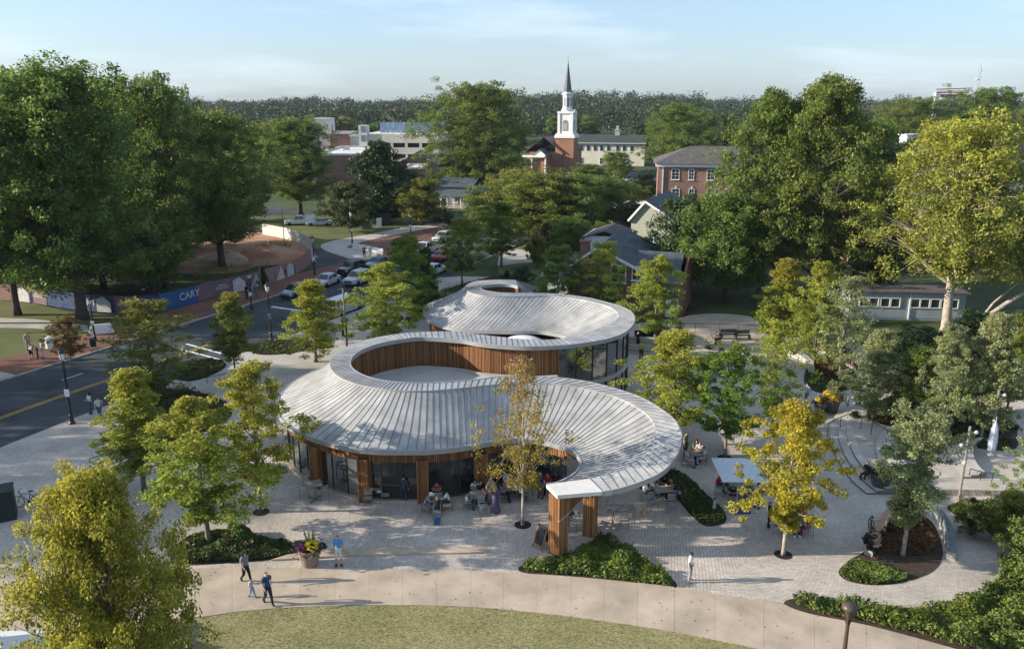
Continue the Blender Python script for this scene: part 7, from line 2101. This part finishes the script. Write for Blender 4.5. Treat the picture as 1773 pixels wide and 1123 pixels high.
# bollard light, utility boxes, barricades, bins
g = P(1236, 890); t = thing('bollard_light', 'slim dark bollard with pale louvre rings in the shade bed', 'bollard', g)
b = MB(); b.tube([(0, 0, 0), (0, 0, 1.0)], .08, 10); b.obj('post', M_bronze, t)
for k in range(6):
    b = MB(); b.lathe([(.085, .42 + .09 * k), (.09, .44 + .09 * k), (.085, .465 + .09 * k)], 10); b.obj('louvre', M_lampw, t)
def box_unit(name, label, cat, px, py, w, d, h, m, rz=0.0, lid=True):
    g = P(px, py); t = thing(name, label, cat, g, rz); b = MB(); b.box((0, 0, h / 2), (w, d, h)); b.obj('cabinet', m, t)
    if lid: b = MB(); b.box((0, 0, h + .03), (w + .08, d + .08, .06)); b.obj('lid', m, t)
    for s in (-1, 1):
        b = MB(); b.box((s * w * .24, -d / 2 - .012, h * .5), (w * .46, .025, h * .86)); dd = b.obj('door', m, t); b = MB(); b.box((s * .06, -d / 2 - .04, h * .5), (.03, .04, .14)); b.obj('handle', M_steel, dd)
    return t
M_dgreen = mat('dark_green_metal', (.018, .03, .026), .5, var=.1)
box_unit('utility_cabinet', 'dark green cabinet at the left edge behind the bicycle', 'cabinet', -6, 898, 2.0, 1.2, 1.7, M_dgreen, .5)
box_unit('utility_cabinet', 'green transformer cabinet on the far lawn', 'cabinet', 636, 396, 1.6, 1.4, 1.5, mat('sage_metal', (.14, .18, .13), .6))
box_unit('utility_cabinet', 'black cabinet right of the transformer on the far lawn', 'cabinet', 666, 390, 2.2, 1.4, 2.0, M_black)
box_unit('utility_cabinet', 'small white cabinet between the two on the far lawn', 'cabinet', 657, 394, .8, .6, 1.6, M_white)
for i in range(5):
    g = P(617 + 10 * i, 432 + 2.2 * i); t = thing('barricade', ('leftmost white barricade section by the brick corner', 'second white barricade section from the left by the brick corner', 'middle white barricade section of the row by the brick corner', 'fourth white barricade section from the left by the brick corner', 'rightmost white barricade section by the brick corner')[i], 'barricade', g, -.35, 'white barricades by the brick corner')
    b = MB(); b.box((0, 0, .55), (1.25, .12, .8)); b.obj('panel', M_white, t)
    for s in (-1, 1): b = MB(); b.box((s * .45, 0, .08), (.2, .5, .16)); b.obj('foot', M_white, t)
g = P(176, 577); t = thing('barricade', 'white water barrier lying by the signal post', 'barricade', g, .45); b = MB(); b.box((0, 0, .4), (2.3, .5, .75), taper=.8); b.obj('body', M_white, t); b = MB(); b.box((0, 0, .86), (1.9, .2, .16)); b.obj('ridge', M_white, t)
g = P(86, 602); t = thing('trash_can', 'white bin on the grass left of the rusty red tree', 'bin', g); b = MB(); b.lathe([(.3, 0), (.36, .9), (.34, .95)], 12); b.obj('body', M_white, t); b = MB(); b.lathe([(.37, .95), (.2, 1.1)], 12); b.obj('lid', M_white, t)
# ramp walls to the right of the rear ring
rw = thing('ramp', 'white walled ramp with dark rails right of the glass ring', 'ramp', tuple(P(1120, 612)))
RO = tuple(P(1120, 612))
for a, c, h in ((P(1086, 612), P(1160, 616), .9), (P(1086, 600), P(1150, 603), 1.0)):
    d = c - a; b = MB(); b.box((a + c) / 2 + Vector((0, 0, h / 2)), (d.length, .18, h), math.atan2(d.y, d.x)); b.obj('wall', M_conc2, rw, origin=RO)
b = MB(); b.box(P(1122, 596) + Vector((0, 0, .9)), (2.6, .1, .9), -.1); b.obj('screen', M_black, rw, origin=RO)
for k in range(6):
    p = P(1090 + 13 * k, 606); b = MB(); b.tube([p, p + Vector((0, 0, 1.05))], .025, 5); b.obj('post', M_black, rw, origin=RO)
b = MB(); b.tube([P(1088, 606, 1.05), P(1158, 609, 1.05)], .03, 5); b.obj('rail', M_black, rw, origin=RO)
for px, py, rz in ((1262, 586, .1), (1285, 588, .15)):
    g = P(px, py); t = thing('garden_bench', 'dark green slatted bench by the house walk, ' + ('left of two' if px < 1270 else 'right of two'), 'bench', g, rz)
    for k in range(3): b = MB(); b.box((0, -.15 + .15 * k, .45), (1.6, .12, .04)); b.obj('seat_slat', M_dgreen, t)
    for k in range(3): b = MB(); b.box((0, .24, .58 + .13 * k), (1.6, .04, .1)); b.obj('back_slat', M_dgreen, t)
    for s in (-1, 1): b = MB(); b.box((s * .7, 0, .22), (.06, .45, .44)); b.obj('leg', M_dgreen, t)

# ---- bicycles
def bicycle(label, px, py, rz, paintm_, basket=False, cargo=False):
    g = P(px, py); t = thing('bicycle', label, 'bicycle', g, rz); wr = .34; wb = .52 if not cargo else .85
    for s in (-1, 1):
        b = MB(); b.tube([(s * wb + wr * math.cos(a * PI / 9), 0, wr + wr * math.sin(a * PI / 9)) for a in range(19)], .022, 5, cap=False); w_ = b.obj('wheel', M_tyre, t)
        b = MB()
        for a in range(8): b.bar((s * wb, 0, wr), (s * wb + wr * .97 * math.cos(a * PI / 4), 0, wr + wr * .97 * math.sin(a * PI / 4)), .006)
        b.lathe([(.03, -.04), (.03, .04)], 8, (s * wb, 0, wr), axis='Y'); b.obj('spokes', M_rim, w_)['kind'] = 'stuff'
    b = MB(); st, bb_, hd = (.16, 0, .78), (.06, 0, .30), (-.36, 0, .80)
    for a, c in ((st, bb_), (hd, bb_), (st, hd), (st, (wb, 0, wr)), (bb_, (wb, 0, wr)), ((hd[0] + .02, 0, .72), (-wb, 0, wr)), ((.19, 0, .9), bb_)): b.tube([a, c], .02, 6)
    b.obj('frame', paintm_, t)
    b = MB(); b.tube([(-.33, 0, .74), (-.38, 0, 1.0)], .016, 6); b.tube([(-.30, -.3, 1.02), (-.38, -.12, 1.03), (-.38, .12, 1.03), (-.30, .3, 1.02)], .016, 6); b.obj('handlebar', M_black, t)
    b = MB(); b.box((.21, 0, .94), (.26, .14, .05), taper=.8); b.obj('saddle', M_black, t)
    b = MB(); b.lathe([(.09, -.01), (.09, .01)], 10, (.06, -.04, .3), axis='Y'); b.bar((.06, -.07, .3), (.06, -.09, .13), .02); b.bar((.06, .07, .3), (.06, .09, .47), .02); b.obj('crank', M_black, t)
    return t
bicycle('black bicycle parked beside the dark cabinet at the left edge', 50, 876, .22, M_black)
bicycle('dark bicycle standing at the planted island, seen end on', 1508, 925, 1.35, mat('bike_grey', (.06, .07, .075), .4))
bicycle('blue bicycle leaning by the dark cabinet, half hidden by leaves', 112, 882, -.2, mat('bike_blue', (.03, .12, .30), .4))
bicycle('bicycle parked beside the cyclist at the house walk', 1236, 592, .4, M_black)
g = P(162, 606); t = thing('stroller', 'black pushchair on the brick pavement', 'stroller', g, .6)
b = MB(); b.box((0, 0, .55), (.5, .7, .3), taper=.9); b.obj('seat', M_black, t); b = MB(); b.lathe([(.36, -.26), (.36, .26)], 12, (0, .1, .75), axis='X'); b.obj('hood', M_plas, t)
for sx in (-1, 1):
    for y in (-.42, .42): b = MB(); b.lathe([(.14, -.025), (.14, .025)], 12, (sx * .27, y, .14), axis='X'); b.obj('wheel', M_tyre, t)
    b = MB(); b.tube([(sx * .24, -.4, .15), (sx * .24, .1, .5), (sx * .24, .62, 1.0)], .016, 5); b.obj('frame', M_steel, t)
b = MB(); b.tube([(-.24, .62, 1.0), (.24, .62, 1.0)], .02, 5); b.obj('handle', M_black, t)
# ================================================================== PEOPLE
def skin_body(name, J, seed=0, hscale=1.0, build=1.0):
    """one continuous body grown round the pose's joints, then shells for the clothes; faces -Y"""
    names = list(J); idx = {n: i for i, n in enumerate(names)}
    E = [('pelvis', 'spine'), ('spine', 'chest'), ('chest', 'neck'), ('neck', 'head'), ('head', 'crown'), ('head', 'nose')]
    for s in 'LR':
        E += [('chest', 'sh' + s), ('sh' + s, 'el' + s), ('el' + s, 'wr' + s), ('wr' + s, 'ha' + s), ('pelvis', 'hi' + s), ('hi' + s, 'kn' + s), ('kn' + s, 'an' + s), ('an' + s, 'to' + s)]
    RAD = {'pelvis': (.135, .11), 'spine': (.125, .10), 'chest': (.145, .11), 'neck': (.058, .06), 'head': (.083, .095), 'crown': (.062, .07), 'nose': (.018, .018),
           'sh': (.068, .068), 'el': (.045, .045), 'wr': (.033, .03), 'ha': (.042, .022), 'hi': (.10, .10), 'kn': (.062, .062), 'an': (.042, .042), 'to': (.042, .032)}
    me = bpy.data.meshes.new(name + '_skeleton')
    me.from_pydata([tuple(J[n]) for n in names], [(idx[a], idx[c]) for a, c in E], [])
    o = bpy.data.objects.new(name + '_tmp', me); C.objects.link(o)
    md = o.modifiers.new('skin', 'SKIN'); md.use_smooth_shade = True
    if not me.skin_vertices: me.attributes
    sv = me.skin_vertices[0].data
    for n in names:
        r = RAD.get(n) or RAD[n[:2]]; b_ = build if n in ('pelvis', 'spine', 'chest') or n[:2] == 'hi' else 1 + (build - 1) * .4
        sv[idx[n]].radius = (r[0] * b_, r[1] * b_); sv[idx[n]].use_root = (n == 'pelvis')
    ms = o.modifiers.new('sub', 'SUBSURF'); ms.levels = 1; ms.render_levels = 1
    dg = bpy.context.evaluated_depsgraph_get(); dg.update()
    ev = o.evaluated_get(dg); m2 = bpy.data.meshes.new_from_object(ev)
    bpy.data.objects.remove(o); bpy.data.meshes.remove(me)
    V = np.zeros(len(m2.vertices) * 3, np.float32); m2.vertices.foreach_get('co', V); V = V.reshape(-1, 3)
    N = np.zeros(len(m2.vertices) * 3, np.float32); m2.vertices.foreach_get('normal', N); N = N.reshape(-1, 3)
    F = [tuple(p.vertices) for p in m2.polygons]
    segs = [(a, c, np.array(J[a]), np.array(J[c])) for a, c in E]
    def region(c):
        best = (9, None)
        for a, d, pa, pc in segs:
            ab = pc - pa; t = np.clip(np.dot(c - pa, ab) / (np.dot(ab, ab) + 1e-9), 0, 1); q = np.linalg.norm(c - pa - ab * t)
            k = a + '-' + d
            if a == 'chest' and d == 'neck' and t > .75: k = 'neck-skin'
            if q < best[0]: best = (q, k, t)
        return best[1], best[2]
    reg = []
    for f in F:
        c = V[list(f)].mean(0); k, t = region(c); reg.append((k, t, c))
    bpy.data.meshes.remove(m2)
    # fingers: four and a thumb on each hand, bent a little, rooted in the palm
    fb = MB()
    for s in 'LR':
        w, h = Vector(J['wr' + s]), Vector(J['ha' + s]); d = (h - w).normalized(); side = d.cross(Vector((0, 0, 1)) if abs(d.z) < .9 else Vector((1, 0, 0))).normalized(); nn = d.cross(side)
        for k in range(4):
            r = h + side * (.026 - .0175 * k); L_f = (.062, .074, .068, .052)[k]
            fb.tube([r, r + d * (L_f * .55 + .02), r + d * (L_f * .8 + .02) + nn * .02, r + d * (L_f * .85 + .02) + nn * .045], [.010, .009, .008, .006], 4)
        r = w.lerp(h, .55) + side * .035; fb.tube([r, r + d * .03 + side * .03, r + d * .065 + side * .035 + nn * .012], [.012, .010, .007], 4)
    fv = [tuple(v) for v in V] + fb.v; ff = F + [tuple(i + len(V) for i in f) for f in fb.f]
    def mk(nm, v, f):
        me = bpy.data.meshes.new(nm); me.from_pydata(v, [], f); me.materials.append(M_skin); me.polygons.foreach_set('use_smooth', [True] * len(f)); me.update(); return me
    out = {'body': mk('body', fv, ff)}
    def shell(nm, test, off):
        sel = [i for i in range(len(F)) if test(*reg[i])]
        if not sel: return
        used_ = sorted({v for i in sel for v in F[i]}); mp = {v: k for k, v in enumerate(used_)}
        out[nm] = mk(nm, [tuple(V[v] + N[v] * off) for v in used_], [tuple(mp[v] for v in F[i]) for i in sel])
    tors = lambda k: k in ('pelvis-spine', 'spine-chest', 'chest-neck') or k[:8] == 'chest-sh'
    hz = J['head'][2]; hy = J['head'][1]; hx = J['head'][0]
    shell('shirt_short', lambda k, t, c: tors(k) or (k[:2] == 'sh' and t < .75), .016)
    shell('shirt_long', lambda k, t, c: tors(k) or k[:2] == 'sh' or (k[:2] == 'el' and t < .92), .016)
    shell('trousers', lambda k, t, c: k[:7] == 'pelvis-' and 'spine' not in k or k[:2] == 'hi' or (k[:2] == 'kn' and t < .93), .013)
    shell('shorts', lambda k, t, c: k[:7] == 'pelvis-' and 'spine' not in k or (k[:2] == 'hi' and t < .95), .022)
    shell('shoes', lambda k, t, c: k[:2] == 'an' or (k[:2] == 'kn' and t > .97), .016)
    shell('hair', lambda k, t, c: k in ('head-crown', 'neck-head', 'head-nose') and (c[2] > hz + .055 or (c[1] > hy + .02 and c[2] > hz - .03)) , .022)
    return out
M_skin = mat('skin_light', (.46, .27, .19), .6, var=.05)
SK = [M_skin, mat('skin_tan', (.33, .18, .11), .6, var=.05), mat('skin_brown', (.13, .065, .04), .6, var=.05)]
CLOTH = {}
def cloth(c):
    k = '%.2f_%.2f_%.2f' % c
    if k not in CLOTH: CLOTH[k] = mat('cloth_' + k.replace('.', ''), c, .85, var=.12, scale=9)
    return CLOTH[k]
def sym(d):
    J = {}
    for k, v in d.items():
        if k.endswith('*'):
            J[k[:-1] + 'R'] = (v[0], v[1], v[2]); J[k[:-1] + 'L'] = (-v[0], v[1], v[2])
        else: J[k] = v
    return J
stand = sym({'pelvis': (0, 0, .97), 'spine': (0, .01, 1.14), 'chest': (0, 0, 1.32), 'neck': (0, .01, 1.49), 'head': (0, -.02, 1.60), 'crown': (0, -.01, 1.695), 'nose': (0, -.115, 1.585), 'sh*': (.175, 0, 1.42), 'el*': (.245, .03, 1.15), 'wr*': (.255, -.05, .92), 'ha*': (.25, -.08, .83), 'hi*': (.09, 0, .90), 'kn*': (.11, -.02, .50), 'an*': (.12, .03, .085), 'to*': (.14, -.13, .045)})
walk = dict(stand); walk.update({'knR': (.09, -.17, .52), 'anR': (.09, -.27, .12), 'toR': (.095, -.43, .09), 'knL': (-.09, .03, .49), 'anL': (-.09, .33, .15), 'toL': (-.09, .21, .05), 'elR': (.24, .14, 1.17), 'wrR': (.24, .12, .94), 'haR': (.235, .09, .86), 'elL': (-.24, -.06, 1.15), 'wrL': (-.22, -.24, 1.0), 'haL': (-.21, -.31, .95)})
arms = dict(stand); arms.update({'elR': (.23, -.06, 1.17), 'wrR': (.10, -.26, 1.18), 'haR': (.04, -.30, 1.22), 'elL': (-.23, -.06, 1.17), 'wrL': (-.10, -.26, 1.14), 'haL': (-.03, -.31, 1.16)})
phone = dict(stand); phone.update({'elR': (.22, -.05, 1.17), 'wrR': (.12, -.24, 1.30), 'haR': (.09, -.28, 1.38), 'head': (0, -.05, 1.595), 'nose': (0, -.14, 1.56)})
sit = sym({'pelvis': (0, .02, .54), 'spine': (0, .03, .72), 'chest': (0, .0, .90), 'neck': (0, -.02, 1.06), 'head': (0, -.06, 1.165), 'crown': (0, -.05, 1.26), 'nose': (0, -.155, 1.145), 'sh*': (.175, 0, .99), 'el*': (.25, -.08, .75), 'wr*': (.15, -.30, .79), 'ha*': (.09, -.38, .80), 'hi*': (.10, -.04, .52), 'kn*': (.13, -.43, .50), 'an*': (.13, -.40, .085), 'to*': (.14, -.56, .045)})
lean = dict(sit); lean.update({'spine': (0, -.03, .71), 'chest': (0, -.15, .86), 'neck': (0, -.24, .99), 'head': (0, -.33, 1.07), 'crown': (0, -.36, 1.165), 'nose': (0, -.42, 1.03), 'shR': (.175, -.17, .93), 'shL': (-.175, -.17, .93), 'elR': (.26, -.33, .77), 'elL': (-.26, -.33, .77), 'wrR': (.12, -.5, .80), 'haR': (.06, -.56, .82), 'wrL': (-.12, -.5, .80), 'haL': (-.06, -.56, .82)})
loung = dict(sit); loung.update({'chest': (0, .12, .88), 'neck': (0, .16, 1.04), 'head': (0, .12, 1.145), 'crown': (0, .13, 1.24), 'nose': (0, .03, 1.13), 'shR': (.175, .12, .97), 'shL': (-.175, .12, .97), 'elR': (.26, .0, .74), 'elL': (-.26, .0, .74), 'knR': (.12, -.45, .5), 'anR': (.02, -.75, .25), 'toR': (.04, -.88, .30)})
bend = dict(stand); bend.update({'spine': (0, -.10, 1.08), 'chest': (0, -.26, 1.18), 'neck': (0, -.40, 1.24), 'head': (0, -.50, 1.27), 'crown': (0, -.58, 1.33), 'nose': (0, -.57, 1.19), 'shR': (.175, -.33, 1.20), 'shL': (-.175, -.33, 1.20), 'elR': (.2, -.42, .95), 'elL': (-.2, -.42, .95), 'wrR': (.15, -.55, .78), 'wrL': (-.15, -.55, .78), 'haR': (.12, -.6, .72), 'haL': (-.12, -.6, .72)})
POSE = {k: skin_body(k, v) for k, v in dict(stand=stand, walk=walk, arms=arms, phone=phone, sit=sit, lean=lean, loung=loung, bend=bend).items()}
POSE['stout'] = skin_body('stout', arms, build=1.22)
HAT = MB().lathe([(.115, 0), (.12, .05), (.09, .11), (.02, .13)], 12); HAT.box((0, -.13, .01), (.17, .14, .015))
hat_me = HAT.mesh('cap', M_white)
LH = MB(); LH.lathe([(.095, .10), (.125, .02), (.13, -.12), (.12, -.28), (.07, -.36)], 10)
LH.v = [(x, y * .75 + .05, z) for x, y, z in LH.v]; long_me = LH.mesh('long_hair', M_skin, smooth=True)
DR = MB(); DR.lathe([(.15, 1.05), (.17, .9), (.22, .5), (.29, .10), (.30, .06)], 14); dress_me = DR.mesh('skirt', M_skin, smooth=True)
BP = MB(); BP.box((0, .19, 1.27), (.28, .16, .40), taper=.85); bp_me = BP.mesh('backpack', M_black)
def person(px, py, pose, face, label, top, bot, hair=(.02, .014, .01), skin=0, sleeve='short', legs='trousers', shoe=(.03, .03, .03), h=1.0, hat=None, longh=False, skirt=None, pack=False, group=None, z=0.0, dy=0.0):
    g = P(px, py, z); t = thing('person', label, 'person', g, face, group, h); pm = POSE[pose]
    def part(nm, me, m):
        o = link(nm, me, t); o.material_slots[0].link = 'OBJECT'; o.material_slots[0].material = m; return o
    part('body', pm['body'], SK[skin]); part('shirt', pm['shirt_' + sleeve], cloth(top))
    part('shorts' if legs == 'shorts' else 'trousers', pm[legs], cloth(bot)); part('shoes', pm['shoes'], cloth(shoe))
    if 'hair' in pm and hat is None: part('hair', pm['hair'], cloth(hair))
    J = dict(stand=stand, walk=walk, arms=arms, phone=phone, sit=sit, lean=lean, loung=loung, bend=bend, stout=arms)[pose]['head']
    if hat: o = part('cap', hat_me, cloth(hat)); o.location = (J[0], J[1], J[2] + .04)
    if longh: o = part('long_hair', long_me, cloth(hair)); o.location = J
    if skirt: part('skirt', dress_me, cloth(skirt))
    if pack: o = link('backpack', bp_me, t)
    return t
W_, K_, N_ = (.68, .69, .70), (.014, .014, .016), (.025, .04, .09)
J_ = (.055, .095, .17)
# face: 0 looks towards the camera, +pi/2 to the right, -pi/2 to the left, pi away
person(587, 979, 'stand', .1, 'man in a bright blue tee shirt and pale shorts standing beside the flower pot', (.07, .27, .58), (.55, .56, .57), legs='shorts', shoe=K_)
person(427, 1008, 'walk', .9, 'woman with dark hair in a patterned top and black trousers walking on the concrete walk', (.16, .18, .22), K_, longh=True, h=.97)
person(437, 1034, 'walk', 1.0, 'small child in pale top and light jeans beside the walking woman', (.42, .46, .50), (.16, .25, .38), h=.58)
person(465, 1046, 'walk', .7, 'man in a navy tee shirt and dark jeans walking ahead of the child', (.03, .075, .15), (.018, .026, .05))
person(1194, 1006, 'stand', 1.2, 'woman in white top and grey trousers standing in the sun beyond the bed', (.72, .72, .71), (.26, .26, .30), h=.95, skin=2, shoe=(.3, .14, .08))
person(1176, 592, 'stand', PI, 'person in a white shirt and dark jeans at the rail of the house walk', W_, N_)
person(1110, 622, 'stand', PI - .6, 'person in a yellow safety vest by the ramp', (.42, .45, .05), K_)
person(1104, 604, 'stand', .5, 'person in black standing on the ramp', K_, K_)
person(158, 716, 'arms', -.7, 'woman in a white top and jeans walking on the left plaza', W_, J_, longh=True, h=.96)
person(174, 724, 'walk', .3, 'person with a dark backpack and blue jeans behind the woman in white, left plaza', (.50, .50, .48), J_, pack=True, h=.96)
person(428, 518, 'stand', 2.6, 'man in dark clothes walking along the mauve fence', K_, N_)
person(443, 517, 'walk', 2.6, 'man in a blue shirt beside the man in dark by the mauve fence', (.05, .14, .27), (.1, .12, .16))
person(631, 446, 'stand', 0, 'person in dark clothes near the white barricades', (.10, .06, .05), K_)
person(641, 445, 'stand', .3, 'person in white near the white barricades', W_, (.4, .4, .4))
person(683, 430, 'stand', .3, 'person in black right of the white barricades', K_, K_)
person(690, 428, 'stand', -.3, 'second person in black right of the white barricades', (.03, .03, .03), K_)
person(55, 622, 'bend', 1.2, 'person in white shirt and dark shorts bending over at the left lawn edge', W_, K_, legs='shorts')
person(50, 606, 'stand', .5, 'person standing behind the bending one at the left lawn edge', (.45, .30, .25), (.3, .25, .25))
person(66, 620, 'bend', -1.0, 'person in dusky red at the left lawn edge', (.30, .10, .10), K_)
person(75, 620, 'stand', -.8, 'woman in a pale patterned dress at the left lawn edge', (.55, .52, .52), (.5, .48, .48), h=.95)
person(822, 371, 'stand', 0, 'distant person in the shade before the porch house', (.45, .2, .15), K_)
person(858, 886, 'stand', PI - .5, 'woman in a long purple dress standing with her back to us', (.095, .075, .15), (.09, .07, .14), hair=(.30, .19, .11), longh=True, skirt=(.085, .07, .14), sleeve='long', h=.98)
person(850, 872, 'stand', .4, 'woman with a beige headscarf behind the purple dress', (.42, .32, .22), (.3, .24, .18), hair=(.42, .33, .23), longh=True, sleeve='long', h=.97)
# seated: point is the ground under the seat
person(652, 849, 'lean', 0, 'woman in a red hooded top at the small table', (.34, .02, .045), K_, hair=(.04, .02, .015), longh=True, sleeve='long')
person(737, 886, 'lean', PI / 2 - .1, 'man in a white cap and grey plaid shirt at the four people table', (.20, .19, .21), J_, hat=W_, sleeve='long', hair=(.4, .4, .4))
person(757, 863, 'lean', 0, 'man in a red shirt behind the four people table', (.42, .02, .03), K_, hair=(.35, .24, .18))
person(778, 881, 'lean', -PI / 2 + .1, 'woman in mint green at the four people table', (.45, .60, .54), K_, longh=True)
person(757, 896, 'lean', PI, 'person in black with their back to us at the four people table', K_, (.05, .06, .09), hair=(.2, .18, .16))
person(808, 881, 'sit', PI / 2, 'child in white at the table left of the purple dress', W_, J_, h=.8)
person(823, 864, 'sit', 0, 'woman in white holding a cup by the glass', (.60, .60, .58), K_, longh=True)
person(832, 866, 'sit', .6, 'person in black by the glass, next to the woman in white', K_, K_)
person(878, 849, 'sit', .2, 'man in a pale lilac shirt at the long table', (.52, .50, .58), (.1, .2, .25))
person(898, 848, 'sit', -.2, 'person in deep blue at the long table', (.03, .06, .22), K_)
person(921, 869, 'lean', -PI / 2 - .3, 'man in a teal shirt leaning back at the right of the long table', (.08, .22, .25), (.1, .14, .2), skin=1)
person(949, 852, 'sit', -.8, 'person in bright red under the ring roof', (.50, .02, .02), K_)
person(964, 848, 'sit', .4, 'second person in red under the ring roof', (.46, .03, .02), N_, h=.95)
person(1116, 866, 'sit', PI / 2 + .2, 'woman with black hair and a white tee at the friends table', W_, J_, longh=True)
person(1131, 852, 'loung', .5, 'man in a pale grey shirt behind the friends table', (.50, .52, .55), (.35, .37, .40), sleeve='long', skin=1)
person(1147, 851, 'lean', 0, 'woman in black with bare arms behind the friends table', K_, K_, skin=1, longh=True)
person(1172, 866, 'lean', -PI / 2, 'person in black slumped over the friends table', K_, J_)
person(1163, 857, 'lean', -.6, 'person with light brown hair at the friends table', (.03, .03, .03), K_, hair=(.30, .17, .08))
person(1188, 808, 'sit', PI / 2, 'person in pale pink left at the far group table', (.55, .45, .48), (.42, .36, .38), hair=(.3, .2, .12))
person(1204, 792, 'sit', 0, 'person in teal with dark hair behind the far group table', (.06, .15, .16), K_, longh=True)
person(1218, 804, 'sit', -PI / 2, 'person in light grey right at the far group table', (.50, .52, .54), (.4, .4, .42))
person(1211, 795, 'sit', -.5, 'person in white at the back of the far group table', (.45, .42, .42), K_)
person(1240, 852, 'lean', PI / 2, 'person in a red shirt at the left edge of the sunshade', (.36, .02, .03), J_)
person(1251, 852, 'lean', PI / 2 + .3, 'person in salmon pink beside the red shirt under the sunshade', (.60, .33, .30), (.1, .1, .1))
person(1285, 852, 'sit', 0, 'person in black under the sunshade', K_, (.3, .18, .12), legs='shorts')
person(1268, 868, 'lean', -.3, 'person in dark top at the sunshade table with white shoes', (.03, .03, .03), K_, legs='shorts', shoe=W_)
person(1330, 912, 'stand', 1.2, 'person in black at the left under the golden tree', K_, K_, h=.9)
person(1345, 922, 'sit', PI / 2, 'person in navy with white shoes under the golden tree', N_, N_, shoe=W_)
person(1386, 912, 'stand', -.4, 'person in a bright red shirt under the golden tree', (.50, .025, .02), K_)
person(1398, 926, 'sit', -PI / 2, 'child in dark red at the right under the golden tree', (.30, .03, .03), (.25, .04, .04), h=.85)
person(1375, 922, 'sit', 0, 'person with white shoes behind the table under the golden tree', (.2, .2, .22), N_, shoe=W_)
person(1522, 946, 'loung', -2.1, 'person in black with bare arm sitting on the island bench', (.03, .012, .02), K_, skin=1)
person(1494, 952, 'lean', 1.3, 'person in black crouched at the end of the island bench', K_, K_, shoe=(.4, .4, .4))
person(1500, 962, 'lean', 1.0, 'dark dressed person in front of the island bench', K_, K_)
person(1500, 832, 'sit', -1.0, 'person in black sitting at the tall dark pot', K_, (.10, .02, .03))
person(1247, 596, 'sit', -1.5, 'cyclist in dark clothes resting at the house walk', (.03, .04, .06), K_, h=1.05)
person(1432, 622, 'sit', 0, 'person in dark clothes on the curved timber bench', (.04, .04, .06), K_, z=0)
person(1482, 648, 'loung', .3, 'person lying back at the right end of the curved timber bench', K_, N_)

person(700, 868, 'stand', 2.9, 'person in dark clothes at the glass right of the red topped woman', (.05, .05, .07), N_, sleeve='long', h=.97)
person(838, 872, 'sit', -.9, 'child in pale pink next to the pale empty chair', (.55, .36, .36), J_, h=.8)
person(904, 868, 'lean', PI, 'person in white with back to us at the long table', W_, N_, longh=True)
person(868, 868, 'sit', PI / 2, 'woman in mauve at the left end of the long table', (.22, .12, .20), K_, longh=True)
person(936, 862, 'stand', -.6, 'person in navy standing at the right end of the long table', N_, (.10, .10, .11))
person(1186, 790, 'stand', .9, 'person in olive green standing beside the far group table', (.13, .15, .08), N_)
person(1300, 866, 'sit', -PI / 2, 'person in grey right of the sunshade pole', (.25, .26, .28), J_)
person(1310, 880, 'stand', 2.4, 'person in white and black standing right of the sunshade', W_, K_, h=.97)
person(985, 912, 'sit', -.4, 'person in dark green in the shade behind the portal', (.03, .07, .05), K_)
person(1148, 610, 'stand', .8, 'person in grey walking below the ramp', (.26, .27, .29), N_)
person(1395, 700, 'walk', -1.1, 'person in pale blue walking across the upper plaza', (.30, .42, .55), (.12, .12, .14))
# ================================================================== AIR
hz = MB(); hz.box((0, 520, 26.5), (2600, 1240, 57)); hm = bpy.data.materials.new('haze'); hm.use_nodes = True
_t = hm.node_tree; _t.nodes.remove(_t.nodes['Principled BSDF'])
_v = _t.nodes.new('ShaderNodeVolumePrincipled'); _v.inputs['Density'].default_value = 0.00007; _v.inputs['Color'].default_value = (.72, .84, 1.0, 1); _v.inputs['Anisotropy'].default_value = 0.0
_t.links.new(_v.outputs[0], _t.nodes['Material Output'].inputs['Volume'])
ho = hz.obj('haze', hm); ho['kind'] = 'stuff'
